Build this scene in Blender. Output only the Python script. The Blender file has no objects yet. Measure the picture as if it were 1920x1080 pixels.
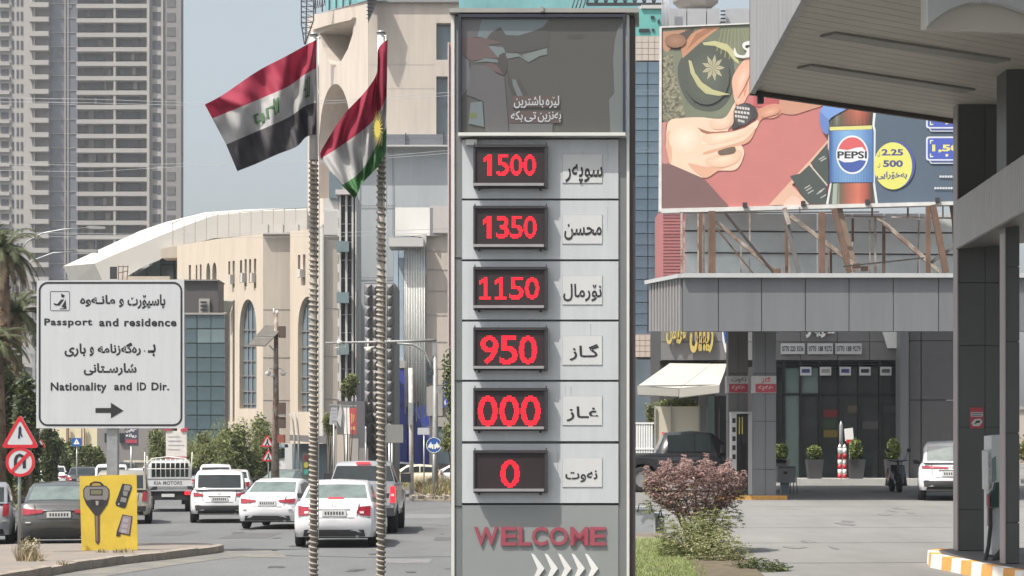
import bpy, math, random
from mathutils import Vector, geometry
sc = bpy.context.scene
R = math.radians
F, H, ZC = 4000.0, 850.0, 2.2          # focal length in photo pixels, horizon row, eye height
# ---------------------------------------------------------------- camera
cd = bpy.data.cameras.new('camera'); cam = bpy.data.objects.new('camera', cd); sc.collection.objects.link(cam)
cam.location = (0, 0, ZC); cam.rotation_euler = (R(90), 0, 0)
cd.sensor_width = 36; cd.lens = 36*F/1920; cd.shift_y = (H-540)/1920
cd.clip_start = .5; cd.clip_end = 6000
sc.camera = cam
# ---------------------------------------------------------------- light
SUN_EL, SUN_TX, SUN_TY = R(60), .80, .60       # elevation and the direction the light travels on the ground
wd = bpy.data.worlds.new('World'); sc.world = wd; wd.use_nodes = True
nt = wd.node_tree; bg = nt.nodes['Background']
sky = nt.nodes.new('ShaderNodeTexSky'); sky.sky_type = 'NISHITA'; sky.sun_disc = False
sky.sun_elevation = SUN_EL; sky.sun_rotation = math.atan2(-SUN_TX, -SUN_TY)
sky.altitude = 400; sky.air_density = 1.0; sky.dust_density = 7.0; sky.ozone_density = 1.0
hs = nt.nodes.new('ShaderNodeHueSaturation'); hs.inputs['Saturation'].default_value = .52; hs.inputs['Hue'].default_value = .475; nt.links.new(sky.outputs[0], hs.inputs['Color']); nt.links.new(hs.outputs[0], bg.inputs[0]); bg.inputs[1].default_value = .132
sd = bpy.data.lights.new('sun', 'SUN'); sd.energy = 4.3; sd.angle = R(.5); sd.color = (1, .95, .87)
sun = bpy.data.objects.new('sun', sd); sc.collection.objects.link(sun)
ldir = Vector((SUN_TX*math.cos(SUN_EL), SUN_TY*math.cos(SUN_EL), -math.sin(SUN_EL)))
sun.rotation_euler = ldir.to_track_quat('-Z', 'Y').to_euler()
sc.view_settings.view_transform = 'Standard'; sc.view_settings.look = 'None'
sc.view_settings.exposure = .62; sc.view_settings.gamma = 1; sc.view_settings.use_curve_mapping = False
sc.cycles.volume_step_rate = 4; sc.cycles.max_bounces = 6; sc.cycles.volume_bounces = 0
# ---------------------------------------------------------------- helpers
def W(px, py, Y): return Vector(((px-960)*Y/F, Y, ZC+(H-py)*Y/F))
def X(px, Y): return (px-960)*Y/F
def Z(py, Y): return ZC+(H-py)*Y/F
def lin(c):
    return tuple((v/255/12.92 if v/255 <= .04045 else ((v/255+.055)/1.055)**2.4) for v in c)
_m = {}
def mat(name, col, rough=.7, metal=0, vary=.12, scale=3.0, bump=0.0, emit=0, coat=0, alpha=1, spec=.45, col2=None, stretch=None, transl=0):
    if name in _m: return _m[name]
    m = bpy.data.materials.new(name); m.use_nodes = True; _m[name] = m
    n = m.node_tree.nodes; l = m.node_tree.links; b = n['Principled BSDF']
    b.inputs['Roughness'].default_value = rough; b.inputs['Metallic'].default_value = metal
    b.inputs['Specular IOR Level'].default_value = spec; b.inputs['Coat Weight'].default_value = coat
    b.inputs['Coat Roughness'].default_value = .06
    c = tuple(col)+(1,)
    if vary or col2:
        tc = n.new('ShaderNodeTexCoord'); tx = n.new('ShaderNodeTexNoise'); tx.inputs['Scale'].default_value = scale
        tx.inputs['Detail'].default_value = 6; tx.inputs['Roughness'].default_value = .65
        src = tc.outputs['Object']
        if stretch:
            mp = n.new('ShaderNodeMapping'); mp.inputs['Scale'].default_value = stretch; l.new(src, mp.inputs[0]); src = mp.outputs[0]
        l.new(src, tx.inputs['Vector'])
        cr = n.new('ShaderNodeValToRGB'); e = cr.color_ramp.elements
        if col2: e[0].color = tuple(col2)+(1,); e[1].color = c; e[0].position = .4; e[1].position = .6
        else:
            e[0].color = tuple(v*(1-vary) for v in col)+(1,); e[1].color = tuple(min(1, v*(1+vary)) for v in col)+(1,)
            e[0].position = .3; e[1].position = .7
        l.new(tx.outputs[0], cr.inputs[0]); l.new(cr.outputs[0], b.inputs['Base Color'])
        if bump:
            bp = n.new('ShaderNodeBump'); bp.inputs['Strength'].default_value = bump; bp.inputs['Distance'].default_value = .05
            l.new(tx.outputs[0], bp.inputs['Height']); l.new(bp.outputs[0], b.inputs['Normal'])
    else: b.inputs['Base Color'].default_value = c
    if emit: b.inputs['Emission Color'].default_value = c; b.inputs['Emission Strength'].default_value = emit
    if transl:
        tr = n.new('ShaderNodeBsdfTranslucent'); tr.inputs[0].default_value = c; mx = n.new('ShaderNodeMixShader'); mx.inputs[0].default_value = transl
        if vary or col2: l.new(cr.outputs[0], tr.inputs[0])
        l.new(b.outputs[0], mx.inputs[1]); l.new(tr.outputs[0], mx.inputs[2]); l.new(mx.outputs[0], n['Material Output'].inputs[0])
    return m
def pmat(c, rough=.6, k=1.0, emit=0):                    # a printed colour
    c = tuple(int(v) for v in c); k = k*.74 if not emit else k
    return mat('print_%d_%d_%d_%s_%s' % (c+(k, emit)), tuple(min(.85, (v*.86+.14*sum(lin(c))/3)*k) for v in lin(c)), rough, vary=.04, scale=1.5, emit=emit)
def link(o, parent=None):
    sc.collection.objects.link(o)
    if parent: o.parent = parent
    return o
def origin(p):
    v = Vector((0, 0, 0))
    while p: v += p.location; p = p.parent
    return v
def tag(o, label=None, cat=None, group=None, kind=None):
    if label: o['label'] = label
    if cat: o['category'] = cat
    if group: o['group'] = group
    if kind: o['kind'] = kind
    return o
def thing(name, label, cat, loc=(0, 0, 0), group=None):
    o = bpy.data.objects.new(name, None); o.location = loc; o.empty_display_size = .3; link(o)
    return tag(o, label, cat, group)
class MB:
    def __init__(s): s.v = []; s.f = []; s.m = []; s.sm = []
    def poly(s, pts, mi=0, smooth=False):
        k = len(s.v); s.v += [Vector(p) for p in pts]; s.f.append(tuple(range(k, k+len(pts)))); s.m.append(mi); s.sm.append(smooth)
    def mesh(s, vs, fs, mi=0, smooth=False):
        k = len(s.v); s.v += [Vector(p) for p in vs]
        for f in fs: s.f.append(tuple(i+k for i in f)); s.m.append(mi); s.sm.append(smooth)
    def box(s, x0, x1, y0, y1, z0, z1, mi=0):
        s.mesh([(x, y, z) for x in (x0, x1) for y in (y0, y1) for z in (z0, z1)],
               [(0, 1, 3, 2), (4, 6, 7, 5), (0, 4, 5, 1), (2, 3, 7, 6), (0, 2, 6, 4), (1, 5, 7, 3)], mi)
    def prism(s, a, b, mi=0, smooth=False):              # two matching outlines
        n = len(a); s.mesh(list(a)+list(b), [tuple(range(n)), tuple(range(2*n-1, n-1, -1))], mi)
        s.mesh(list(a)+list(b), [(i, i+n, (i+1) % n+n, (i+1) % n) for i in range(n)], mi, smooth)
    def tube(s, path, r, n=8, mi=0, smooth=True, caps=True):
        path = [Vector(p) for p in path]; rs = r if isinstance(r, (list, tuple)) else [r]*len(path)
        k = len(s.v); up = Vector((0, 0, 1)); prev = None
        for i, p in enumerate(path):
            d = (path[min(i+1, len(path)-1)]-path[max(i-1, 0)]).normalized()
            if prev is None: a = d.cross(up if abs(d.z) < .9 else Vector((1, 0, 0))).normalized()
            else: a = (prev-d*prev.dot(d)).normalized()
            prev = a; b = d.cross(a)
            for j in range(n):
                t = 2*math.pi*j/n+math.pi/n; s.v.append(p+(a*math.cos(t)+b*math.sin(t))*rs[i])
        for i in range(len(path)-1):
            for j in range(n):
                s.f.append((k+i*n+j, k+i*n+(j+1) % n, k+(i+1)*n+(j+1) % n, k+(i+1)*n+j)); s.m.append(mi); s.sm.append(smooth)
        if caps:
            s.f += [tuple(range(k, k+n))[::-1], tuple(range(k+(len(path)-1)*n, k+len(path)*n))]; s.m += [mi]*2; s.sm += [False]*2
    def bar(s, a, b, w, mi=0): s.tube([a, b], w*.7071, 4, mi, False)
    def build(s, name, mats, parent=None, loc=None, kind=None):
        if not isinstance(mats, (list, tuple)): mats = [mats]
        me = bpy.data.meshes.new(name); o0 = origin(parent)+(Vector(loc) if loc else Vector((0, 0, 0)))
        me.from_pydata([tuple(p-o0) for p in s.v], [], s.f)
        for m in mats: me.materials.append(m)
        me.polygons.foreach_set('material_index', s.m); me.polygons.foreach_set('use_smooth', s.sm); me.update()
        o = bpy.data.objects.new(name, me); link(o, parent)
        if loc: o.location = loc
        if kind: o['kind'] = kind
        return o
class PL:                                                # a vertical plane through two picture columns at given distances
    def __init__(s, px0, Y0, px1, Y1):
        s.a = Vector((X(px0, Y0), Y0)); s.d = Vector((X(px1, Y1), Y1))-s.a
        if s.d.x < 0: s.a = s.a+s.d; s.d = -s.d
        n = Vector((s.d.y, -s.d.x)).normalized()
        s.n = Vector((n.x, n.y, 0)); s.u = Vector((s.d.x, s.d.y, 0)).normalized()
    def at(s, px, py, off=0):
        k = (px-960)/F; t = (k*s.a.y-s.a.x)/(s.d.x-k*s.d.y); Y = s.a.y+t*s.d.y
        return Vector((k*Y, Y, ZC+(H-py)*Y/F))+s.n*off
    def prism(s, mb, pts, o0, o1, mi=0): mb.prism([s.at(x, y, o1) for x, y in pts], [s.at(x, y, o0) for x, y in pts], mi)
    def rect(s, mb, x0, y0, x1, y1, o0, o1, mi=0): s.prism(mb, [(x0, y0), (x1, y0), (x1, y1), (x0, y1)], o0, o1, mi)
    def wall(s, mb, outline, holes, o0, o1, mi=0, mi2=None):   # slab with real openings
        loops = [[s.at(x, y, o1) for x, y in lp] for lp in [outline]+holes]
        flat = [p for lp in loops for p in lp]
        l2 = [[Vector(((p-loops[0][0]).dot(s.u), p.z, 0)) for p in lp] for lp in loops]
        mb.mesh(flat, geometry.tessellate_polygon(l2), mi)
        for k, lp in enumerate(loops):
            bk = [p+s.n*(o0-o1) for p in lp]; n = len(lp)
            mb.mesh(lp+bk, [(i, (i+1) % n, (i+1) % n+n, i+n) for i in range(n)], mi if k == 0 or mi2 is None else mi2)
def FP(Y): return PL(0, Y, 1920, Y)
def ell(cx, cy, rx, ry, n=24, a0=0, a1=360):
    k = n if a1-a0 >= 360 else n+1
    return [(cx+rx*math.cos(R(a0+(a1-a0)*i/n)), cy+ry*math.sin(R(a0+(a1-a0)*i/n))) for i in range(k)]
def arch(cx, y0, y1, w, rise, n=10):                     # pointed-round arch opening, top y0, bottom y1
    return [(cx-w, y1)]+[(cx-w*math.cos(math.pi*i/n), y0+rise-rise*math.sin(math.pi*i/n)**.8) for i in range(n+1)]+[(cx+w, y1)]
_bx = {}
def bpiece(name, c, size, m, parent, label=None):        # a box piece, mesh data shared between equal boxes
    k = (tuple(round(v, 3) for v in size), m.name)
    if k not in _bx:
        mb = MB(); a, b, d = (v/2 for v in size); mb.box(-a, a, -b, b, -d, d); t_ = mb.build(name, m); _bx[k] = t_.data; bpy.data.objects.remove(t_)
    o = bpy.data.objects.new(name, _bx[k]); link(o, parent); o.location = Vector(c)-origin(parent)
    if label: o['label'] = label
    return o
def pxbox(name, x0, y0, x1, y1, Y, d, m, parent, q=0):   # upright box piece facing the camera: front at Y, depth d
    a = W(x0, y1, Y); b = W(x1, y0, Y); sx, sz = b.x-a.x, b.z-a.z
    if q: sx = round(sx/q)*q; sz = round(sz/q)*q
    return bpiece(name, ((a.x+b.x)/2, Y+d/2, (a.z+b.z)/2), (sx, d, sz), m, parent)
def copy_tree(o, parent=None, loc=None):
    c = o.copy(); link(c, parent)
    for ch in o.children: copy_tree(ch, c)
    if loc is not None: c.location = loc
    return c
# ---------------------------------------------------------------- lettering
AR = {'ا': (0xFE8D, 2), 'ب': (0xFE8F, 4), 'پ': (0xFB56, 4), 'ت': (0xFE95, 4), 'ح': (0xFEA1, 4), 'خ': (0xFEA5, 4), 'د': (0xFEA9, 2), 'ر': (0xFEAD, 2), 'ز': (0xFEAF, 2),
      'س': (0xFEB1, 4), 'ش': (0xFEB5, 4), 'غ': (0xFECD, 4), 'ف': (0xFED1, 4), 'ک': (0xFB8E, 4), 'گ': (0xFB92, 4), 'ل': (0xFEDD, 4), 'م': (0xFEE1, 4), 'ن': (0xFEE5, 4),
      'و': (0xFEED, 2), 'ۆ': (0xFBD9, 2), 'ی': (0xFBFC, 4), 'ە': (0xFEE9, 2), 'ه': (0xFEE9, 4), 'ـ': (0x640, 1)}
def shape(s):
    out = []
    for i, ch in enumerate(s):
        if ch not in AR: out.append(ch); continue
        b, n = AR[ch]; pr = i > 0 and s[i-1] in AR and (AR[s[i-1]][1] == 4 or s[i-1] == 'ـ'); nx = i+1 < len(s) and s[i+1] in AR and (n == 4 or ch == 'ـ')
        if ch == 'ـ': out.append('ـ')
        elif n == 2: out.append(chr(b+(1 if pr else 0)))
        else: out.append(chr(b+(3 if pr and nx else 1 if pr else 2 if nx else 0)))
    return ''.join(reversed(out))
_tx = {}
def tmesh(s, bold, spacing=1.0):
    k = (s, bold, spacing)
    if k not in _tx:
        c = bpy.data.curves.new('t', 'FONT'); c.body = shape(s) if any(ch in AR for ch in s) else s
        c.resolution_u = 3; c.offset = bold; c.space_character = spacing; c.space_word = 1.15
        o = bpy.data.objects.new('t', c); sc.collection.objects.link(o); bpy.context.view_layer.update()
        me = bpy.data.meshes.new_from_object(o.evaluated_get(bpy.context.evaluated_depsgraph_get()))
        v = [tuple(p.co)[:2] for p in me.vertices]; f = [tuple(p.vertices) for p in me.polygons]
        bpy.data.objects.remove(o); bpy.data.curves.remove(c); bpy.data.meshes.remove(me)
        x0 = min(p[0] for p in v); x1 = max(p[0] for p in v); y0 = min(p[1] for p in v); y1 = max(p[1] for p in v)
        _tx[k] = ([((p[0]-x0)/(x1-x0), (p[1]-y0)/(y1-y0)) for p in v], f)
    return _tx[k]
def letters(mb, s, rect, pl, off, bold=.02, mi=0, spacing=1.0, deep=0, rot=0):
    v, f = tmesh(s, bold, spacing); x0, y0, x1, y1 = rect; cx, cy = (x0+x1)/2, (y0+y1)/2; ca, sa = math.cos(R(rot)), math.sin(R(rot))
    q = []
    for u, w in v:
        a, b = (u-.5)*(x1-x0), (.5-w)*(y1-y0); q.append((cx+a*ca-b*sa, cy+a*sa+b*ca))
    mb.mesh([pl.at(x, y, off) for x, y in q], f, mi)
    if deep:
        cnt = {}
        for t in f:
            for i in range(len(t)): e = (t[i], t[(i+1) % len(t)]); cnt[tuple(sorted(e))] = cnt.get(tuple(sorted(e)), 0)+1
        for (a, b), c in cnt.items():
            if c == 1: mb.poly([pl.at(*q[a], off), pl.at(*q[b], off), pl.at(*q[b], off-deep), pl.at(*q[a], off-deep)], mi)
def word(name, s, rect, pl, off, m, parent, **k):
    mb = MB(); letters(mb, s, rect, pl, off, **k); return mb.build(name, m, parent)
def zyard(Y): return .45+.015*(Y-30)
HAZE = .00028
# common materials
M_white = mat('white_paint', (.74, .74, .72), .45, vary=.05)
M_black = mat('black_print', (.02, .02, .022), .5, vary=0)
M_red = mat('red_sign_film', (.5, .02, .03), .4, vary=.08)
M_steel = mat('galvanised_steel', (.34, .35, .35), .45, .6, vary=.15, scale=5)
M_dark = mat('dark_metal', (.03, .03, .033), .5, vary=.1)
M_rubber = mat('rubber', (.02, .02, .02), .85, vary=.1)
M_glassd = mat('dark_glass', (.02, .03, .035), .08, vary=0, spec=.8)
M_chrome = mat('chrome', (.7, .7, .72), .15, 1, vary=0)
# ================================================================ THE SETTING
g = MB(); S = 1500
g.poly([(-S, -200, 0), (S, -200, 0), (S, 1500, 0), (-S, 1500, 0)])
m_asph = mat('asphalt', (.112, .116, .118), .85, vary=.2, scale=.3, bump=.25, stretch=(1, .25, 1))
n_ = m_asph.node_tree.nodes; l_ = m_asph.node_tree.links       # fine aggregate on top of the broad wear
tx = n_.new('ShaderNodeTexNoise'); tx.inputs['Scale'].default_value = 14; tx.inputs['Detail'].default_value = 8
mr = n_.new('ShaderNodeMapRange'); mr.inputs['From Min'].default_value = .3; mr.inputs['From Max'].default_value = .7; mr.inputs['To Min'].default_value = .82; mr.inputs['To Max'].default_value = 1.15
tc = n_.new('ShaderNodeTexCoord'); l_.new(tc.outputs['Object'], tx.inputs['Vector']); l_.new(tx.outputs[0], mr.inputs[0])
vm = n_.new('ShaderNodeVectorMath'); vm.operation = 'SCALE'; bs = n_['Principled BSDF']
l_.new(bs.inputs['Base Color'].links[0].from_socket, vm.inputs[0]); l_.new(mr.outputs[0], vm.inputs['Scale']); l_.new(vm.outputs[0], bs.inputs['Base Color'])
g.build('road', m_asph, kind='structure')
# dark lines laid on the road as painted cast shadows of the poles
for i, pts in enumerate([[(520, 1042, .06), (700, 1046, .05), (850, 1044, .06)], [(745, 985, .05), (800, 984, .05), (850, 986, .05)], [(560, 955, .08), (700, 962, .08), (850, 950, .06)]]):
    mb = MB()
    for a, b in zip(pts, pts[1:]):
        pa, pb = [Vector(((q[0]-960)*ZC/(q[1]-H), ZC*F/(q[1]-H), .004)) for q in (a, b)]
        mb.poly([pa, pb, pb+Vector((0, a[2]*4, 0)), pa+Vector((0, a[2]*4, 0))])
    mb.build('road_shadow_line', mat('pole_shadow_line', (.07, .07, .07), .7, vary=.2, scale=6), kind='structure')
# repair patches, oil stains and a manhole cover in the road
rp_ = random.Random(17)
def rpt(px, py, z=.0035): Y = ZC*F/(py-H); return Vector(((px-960)*Y/F, Y, z))
for i, (px, py, w, l, c) in enumerate(((470, 1004, 1.2, 4, .085), (800, 968, 1.6, 5, .15), (330, 1000, .9, 3, .09), (760, 1052, 1.0, 1.6, .145), (250, 940, 1.4, 6, .09), (840, 1010, .7, 2.2, .08))):
    mb = MB(); p = rpt(px, py); mb.poly([p+Vector((a*w*rp_.uniform(.9, 1.1), b*l*rp_.uniform(.9, 1.1), .0003*i)) for a, b in ((-.5, -.5), (.5, -.5), (.52, .5), (-.48, .5))]); mb.build('road_patch', mat('patch_%d' % int(c*1000), (c, c*1.02, c*1.03), .9, vary=.2, scale=2), kind='structure')
for i in range(16):
    px, py = rp_.uniform(430, 845), rp_.uniform(985, 1075); p = rpt(px, py, .006); r_ = rp_.uniform(.06, .22); mb = MB(); mb.poly([p+Vector((r_*rp_.uniform(.6, 1.2)*math.cos(k*.52), r_*2.2*rp_.uniform(.6, 1.2)*math.sin(k*.52), 0)) for k in range(12)]); mb.build('oil_stain', mat('oil_stain', (.06, .06, .06), .6, vary=.3, scale=5), kind='structure')
# pale dust drifted along the kerb
mb = MB(); rnd = random.Random(3)
edge = [(-60, 1100), (60, 1084), (180, 1066), (300, 1047), (380, 1036), (430, 1030), (520, 1032)]
for a, b in zip(edge, edge[1:]):
    def gp(px, py, o): Y = ZC*F/(py-H); return Vector(((px-960)*Y/F, Y-o, .006))
    mb.poly([gp(a[0], a[1], .0), gp(b[0], b[1], .0), gp(b[0]+30, b[1]+10, 1.0), gp(a[0]+30, a[1]+10, 1.0)])
mb.build('dusty_ground', mat('dust', (.17, .16, .135), .95, vary=.2, scale=1.2, col2=(.12, .12, .115)), kind='structure')
# forecourt of the filling station: gently sloping raised sheet
yd = MB()
def yp(px, Y, dz=0): return Vector((X(px, Y), Y, zyard(Y)+dz))
ys = [14, 30, 60, 78, 100, 150]
L_ = [Vector((X(1085, y), y, zyard(y))) for y in ys]; R_ = [Vector((X(2900, y), y, zyard(y))) for y in ys]
for i in range(len(ys)-1):
    yd.poly([L_[i], R_[i], R_[i+1], L_[i+1]]); yd.poly([L_[i], L_[i+1], L_[i+1]+Vector((0, 0, -3)), L_[i]+Vector((0, 0, -3))])
yd.poly([L_[0], R_[0], R_[0]+Vector((0, 0, -2)), L_[0]+Vector((0, 0, -2))])
def ystain(px, Y, rx, ry, c):
    mb = MB(); mb.poly([Vector((X(px, Y)+rx*rp_.uniform(.6, 1.2)*math.cos(k*.45), Y+ry*rp_.uniform(.6, 1.2)*math.sin(k*.45), zyard(Y+ry*math.sin(k*.45))+.006)) for k in range(14)]); mb.build('oil_stain', mat('yard_stain_%d' % int(c*1000), (c, c, c*.97), .75, vary=.3, scale=3), kind='structure')
m_yard = mat('forecourt_concrete', (.165, .163, .156), .85, vary=.17, scale=.45, bump=.1, stretch=(1, .3, 1))
yd.build('forecourt', m_yard, kind='structure')
for _ in range(9): ystain(rp_.uniform(1420, 1740), rp_.uniform(35, 58), rp_.uniform(.05, .22), rp_.uniform(.15, .7), rp_.choice((.135, .14, .145)))
mj = mat('slab_joint', (.09, .088, .084), .9, vary=.2)
for k, Yj in enumerate((33, 38.5, 44, 49.5, 55)):
    mb = MB(); a, b = X(1330, Yj), X(2300, Yj); mb.poly([(a, Yj, zyard(Yj)+.004), (b, Yj+.4, zyard(Yj+.4)+.004), (b, Yj+.45, zyard(Yj+.45)+.004), (a, Yj+.05, zyard(Yj+.05)+.004)]); mb.build('slab_joint', mj, kind='structure')
# ================================================================ PRICE PYLON
TY = 25.5
tp = PL(848, TY+.07, 1190, TY-.07)
m_tl = mat('pale_cladding', (.42, .44, .455), .45, vary=.07, scale=1.5, stretch=(4, 1, .35))
m_tg = mat('grey_cladding', (.21, .225, .225), .45, vary=.05, scale=2)
m_tf = mat('frame_aluminium', (.17, .175, .175), .4, .3, vary=.06)
m_ts = mat('dark_side_cladding', (.045, .035, .038), .4, vary=.05)
m_al = mat('bright_edge_trim', (.6, .6, .56), .4, .3, vary=.05)
tot = thing('price_pylon', 'tall grey fuel price pylon with a screen, six red price displays and WELCOME', 'price sign', (X(1015, TY), TY+.3, zyard(TY)))
zb = H+(ZC-zyard(TY))*F/TY
mb = MB(); tp.rect(mb, 862, 26, 1165, zb, -.62, -.075); mb.build('core', m_tg, tot)
mb = MB(); tp.rect(mb, 852, 28, 866, zb, -.4, -.02); tp.rect(mb, 1160, 258, 1175, zb, -.4, -.02); mb.build('frame_post', m_tf, tot)
mb = MB(); tp.rect(mb, 846, 28, 852, zb, -.45, .0); tp.rect(mb, 1175, 28, 1180, zb, -.3, .01); mb.build('edge_trim', m_al, tot)
mb = MB(); tp.rect(mb, 1180.5, 32, 1191, zb, -.62, -.03); mb.build('side_cladding', m_ts, tot)
for y in (482, 712, 948): mb = MB(); tp.rect(mb, 852.5, y, 865, y+2.5, -.03, -.012); mb.build('joint_strip', M_dark, tot)
mb = MB(); tp.rect(mb, 844, 19, 1198, 27, -.75, .12); tp.rect(mb, 1015, 16, 1020, 26, .121, .14); mb.build('top_cap', mat('cap_metal', (.25, .25, .23), .5, vary=.1), tot)
# screen
mb = MB(); tp.rect(mb, 861, 30, 1173, 36, -.07, .12); tp.rect(mb, 861, 36, 866, 252, -.07, .12); tp.rect(mb, 1168, 36, 1173, 252, -.07, .12)
tp.rect(mb, 861, 252, 1173, 258, -.07, .16, 1)
fr = mb.build('screen_frame', [mat('black_bezel', (.025, .028, .04), .4, vary=.1), m_al], tot)
def s4(pts): return [(860+x/4.697, 30+y/4.697) for x, y in pts]
mb = MB(); tp.rect(mb, 866, 36, 1168, 252, -.05, .06); scr = mb.build('screen', pmat((112, 110, 105), .35, .4, .2), tot)
scol = [((130, 128, 136), [(30, 45), (205, 45), (170, 190), (110, 200), (30, 195)]), ((152, 176, 184), [(205, 42), (795, 42), (745, 105), (640, 150), (530, 182), (420, 175), (370, 105), (290, 155), (250, 208), (170, 190)]),
 ((100, 98, 96), [(370, 105), (420, 176), (530, 184), (640, 152), (800, 80), (800, 280), (640, 320), (430, 335), (390, 260), (290, 200), (290, 155)]),
 ((142, 110, 112), [(30, 195), (240, 205), (390, 245), (260, 265), (350, 380), (260, 378), (120, 405), (30, 335)]), ((160, 182, 186), [(262, 270), (395, 285), (415, 330), (350, 375)]),
 ((162, 180, 182), [(415, 335), (520, 338), (620, 400), (610, 412), (540, 365), (430, 385)]), ((152, 172, 176), [(130, 420), (240, 380), (345, 390), (350, 420), (240, 410)]),
 ((166, 186, 180), [(560, 352), (780, 290), (784, 348), (720, 360), (618, 416)]), ((88, 84, 84), [(400, 330), (425, 390), (430, 480), (405, 533), (350, 440), (358, 355)]),
 ((138, 104, 106), [(240, 430), (300, 420), (370, 480), (400, 530), (350, 510), (290, 480)]), ((126, 126, 130), [(115, 440), (250, 440), (345, 520), (405, 545), (445, 1035), (240, 1035), (225, 760), (170, 740), (70, 700)]),
 ((138, 140, 150), [(30, 350), (90, 400), (110, 520), (90, 640), (30, 720)]), ((86, 84, 84), [(432, 480), (455, 560), (490, 650), (520, 715), (480, 712), (440, 610)]), ((92, 90, 90), [(530, 560), (570, 620), (620, 715), (575, 715), (520, 600)]),
 ((148, 165, 170), [(475, 565), (505, 570), (570, 715), (520, 712), (480, 620)]), ((148, 172, 178), [(110, 770), (212, 760), (228, 985), (90, 955)]), ((146, 166, 96), [(98, 862), (165, 858), (166, 910), (96, 912)]),
 ((146, 160, 164), [(1400, 130), (1450, 60), (1450, 1035), (1335, 1035), (1325, 745), (1372, 690), (1360, 380), (1378, 220)]), ((134, 136, 138), [(450, 955), (830, 955), (830, 1035), (450, 1035)]),
 ((126, 100, 98), [(475, 712), (890, 712), (890, 812), (475, 812)]), ((124, 98, 96), [(445, 845), (905, 845), (905, 950), (445, 950)]), ((88, 88, 86), [(955, 176), (1100, 176), (1100, 184), (955, 184)])]
for i, (c, p) in enumerate(scol):
    c = tuple(c[j]*.62+(112, 110, 105)[j]*.38 for j in range(3))
    mb = MB(); q = s4(p); mb.mesh([tp.at(x, y, .0615+.0006*i) for x, y in q], geometry.tessellate_polygon([[Vector((x, y, 0)) for x, y in q]])); mb.build('screen_image', pmat(c, .35, .42, .24), scr)
mwt = pmat((196, 204, 204), .35, .5, .4)
mb = MB()
for w_, r_ in (('لیرە', (770, 712, 888, 822)), ('باشترین', (490, 712, 752, 822)), ('بەنزین', (700, 850, 905, 945)), ('تی', (583, 855, 685, 942)), ('بکە', (463, 845, 568, 942))):
    q = s4([(r_[0], r_[1]), (r_[2], r_[3])]); letters(mb, w_, (q[0][0], q[0][1], q[1][0], q[1][1]), tp, .079, bold=.012)
v_ = s4([(828, 722), (838, 740), (848, 722), (843, 722), (838, 731), (833, 722)]); mb.mesh([tp.at(x, y, .079) for x, y in v_], [(0, 1, 4, 5), (1, 2, 3, 4)])
mb.build('lettering', mwt, scr)
m_led = mat('lit_red_led', (.95, .012, .03), .5, vary=0, emit=.6)
m_ledbg = mat('led_panel_black', (.02, .012, .014), .5, vary=.25, scale=1.5)
m_box = mat('display_housing', (.032, .03, .033), .45, vary=.1)
m_ledge = mat('ledge_metal', (.3, .29, .29), .4, .3, vary=.1)
def inside(px, py, v, f):
    for t in f:
        c = False; n = len(t)
        for i in range(n):
            a = v[t[i]]; b = v[t[(i+1) % n]]
            if (a[1] > py) != (b[1] > py) and px < (b[0]-a[0])*(py-a[1])/(b[1]-a[1])+a[0]: c = not c
        if c: return True
    return False
rows = [(262, 372, '1500', 'سوپەر', (906, 1007, 292, 332), (1060, 308, 1130, 345)), (376, 486, '1350', 'محسن', (905, 1008, 407, 449), (1058, 420, 1128, 450)),
        (490, 599, '1150', 'نۆرمال', (898, 1013, 521, 563), (1056, 532, 1128, 565)), (603, 712, '950', 'گـاز', (901, 1009, 630, 684), (1068, 645, 1123, 676)),
        (716, 827, '000', 'غـاز', (896, 1016, 742, 800), (1062, 762, 1122, 790)), (832, 943, '0', 'نەوت', (938, 977, 862, 914), (1060, 882, 1120, 904))]
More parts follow.
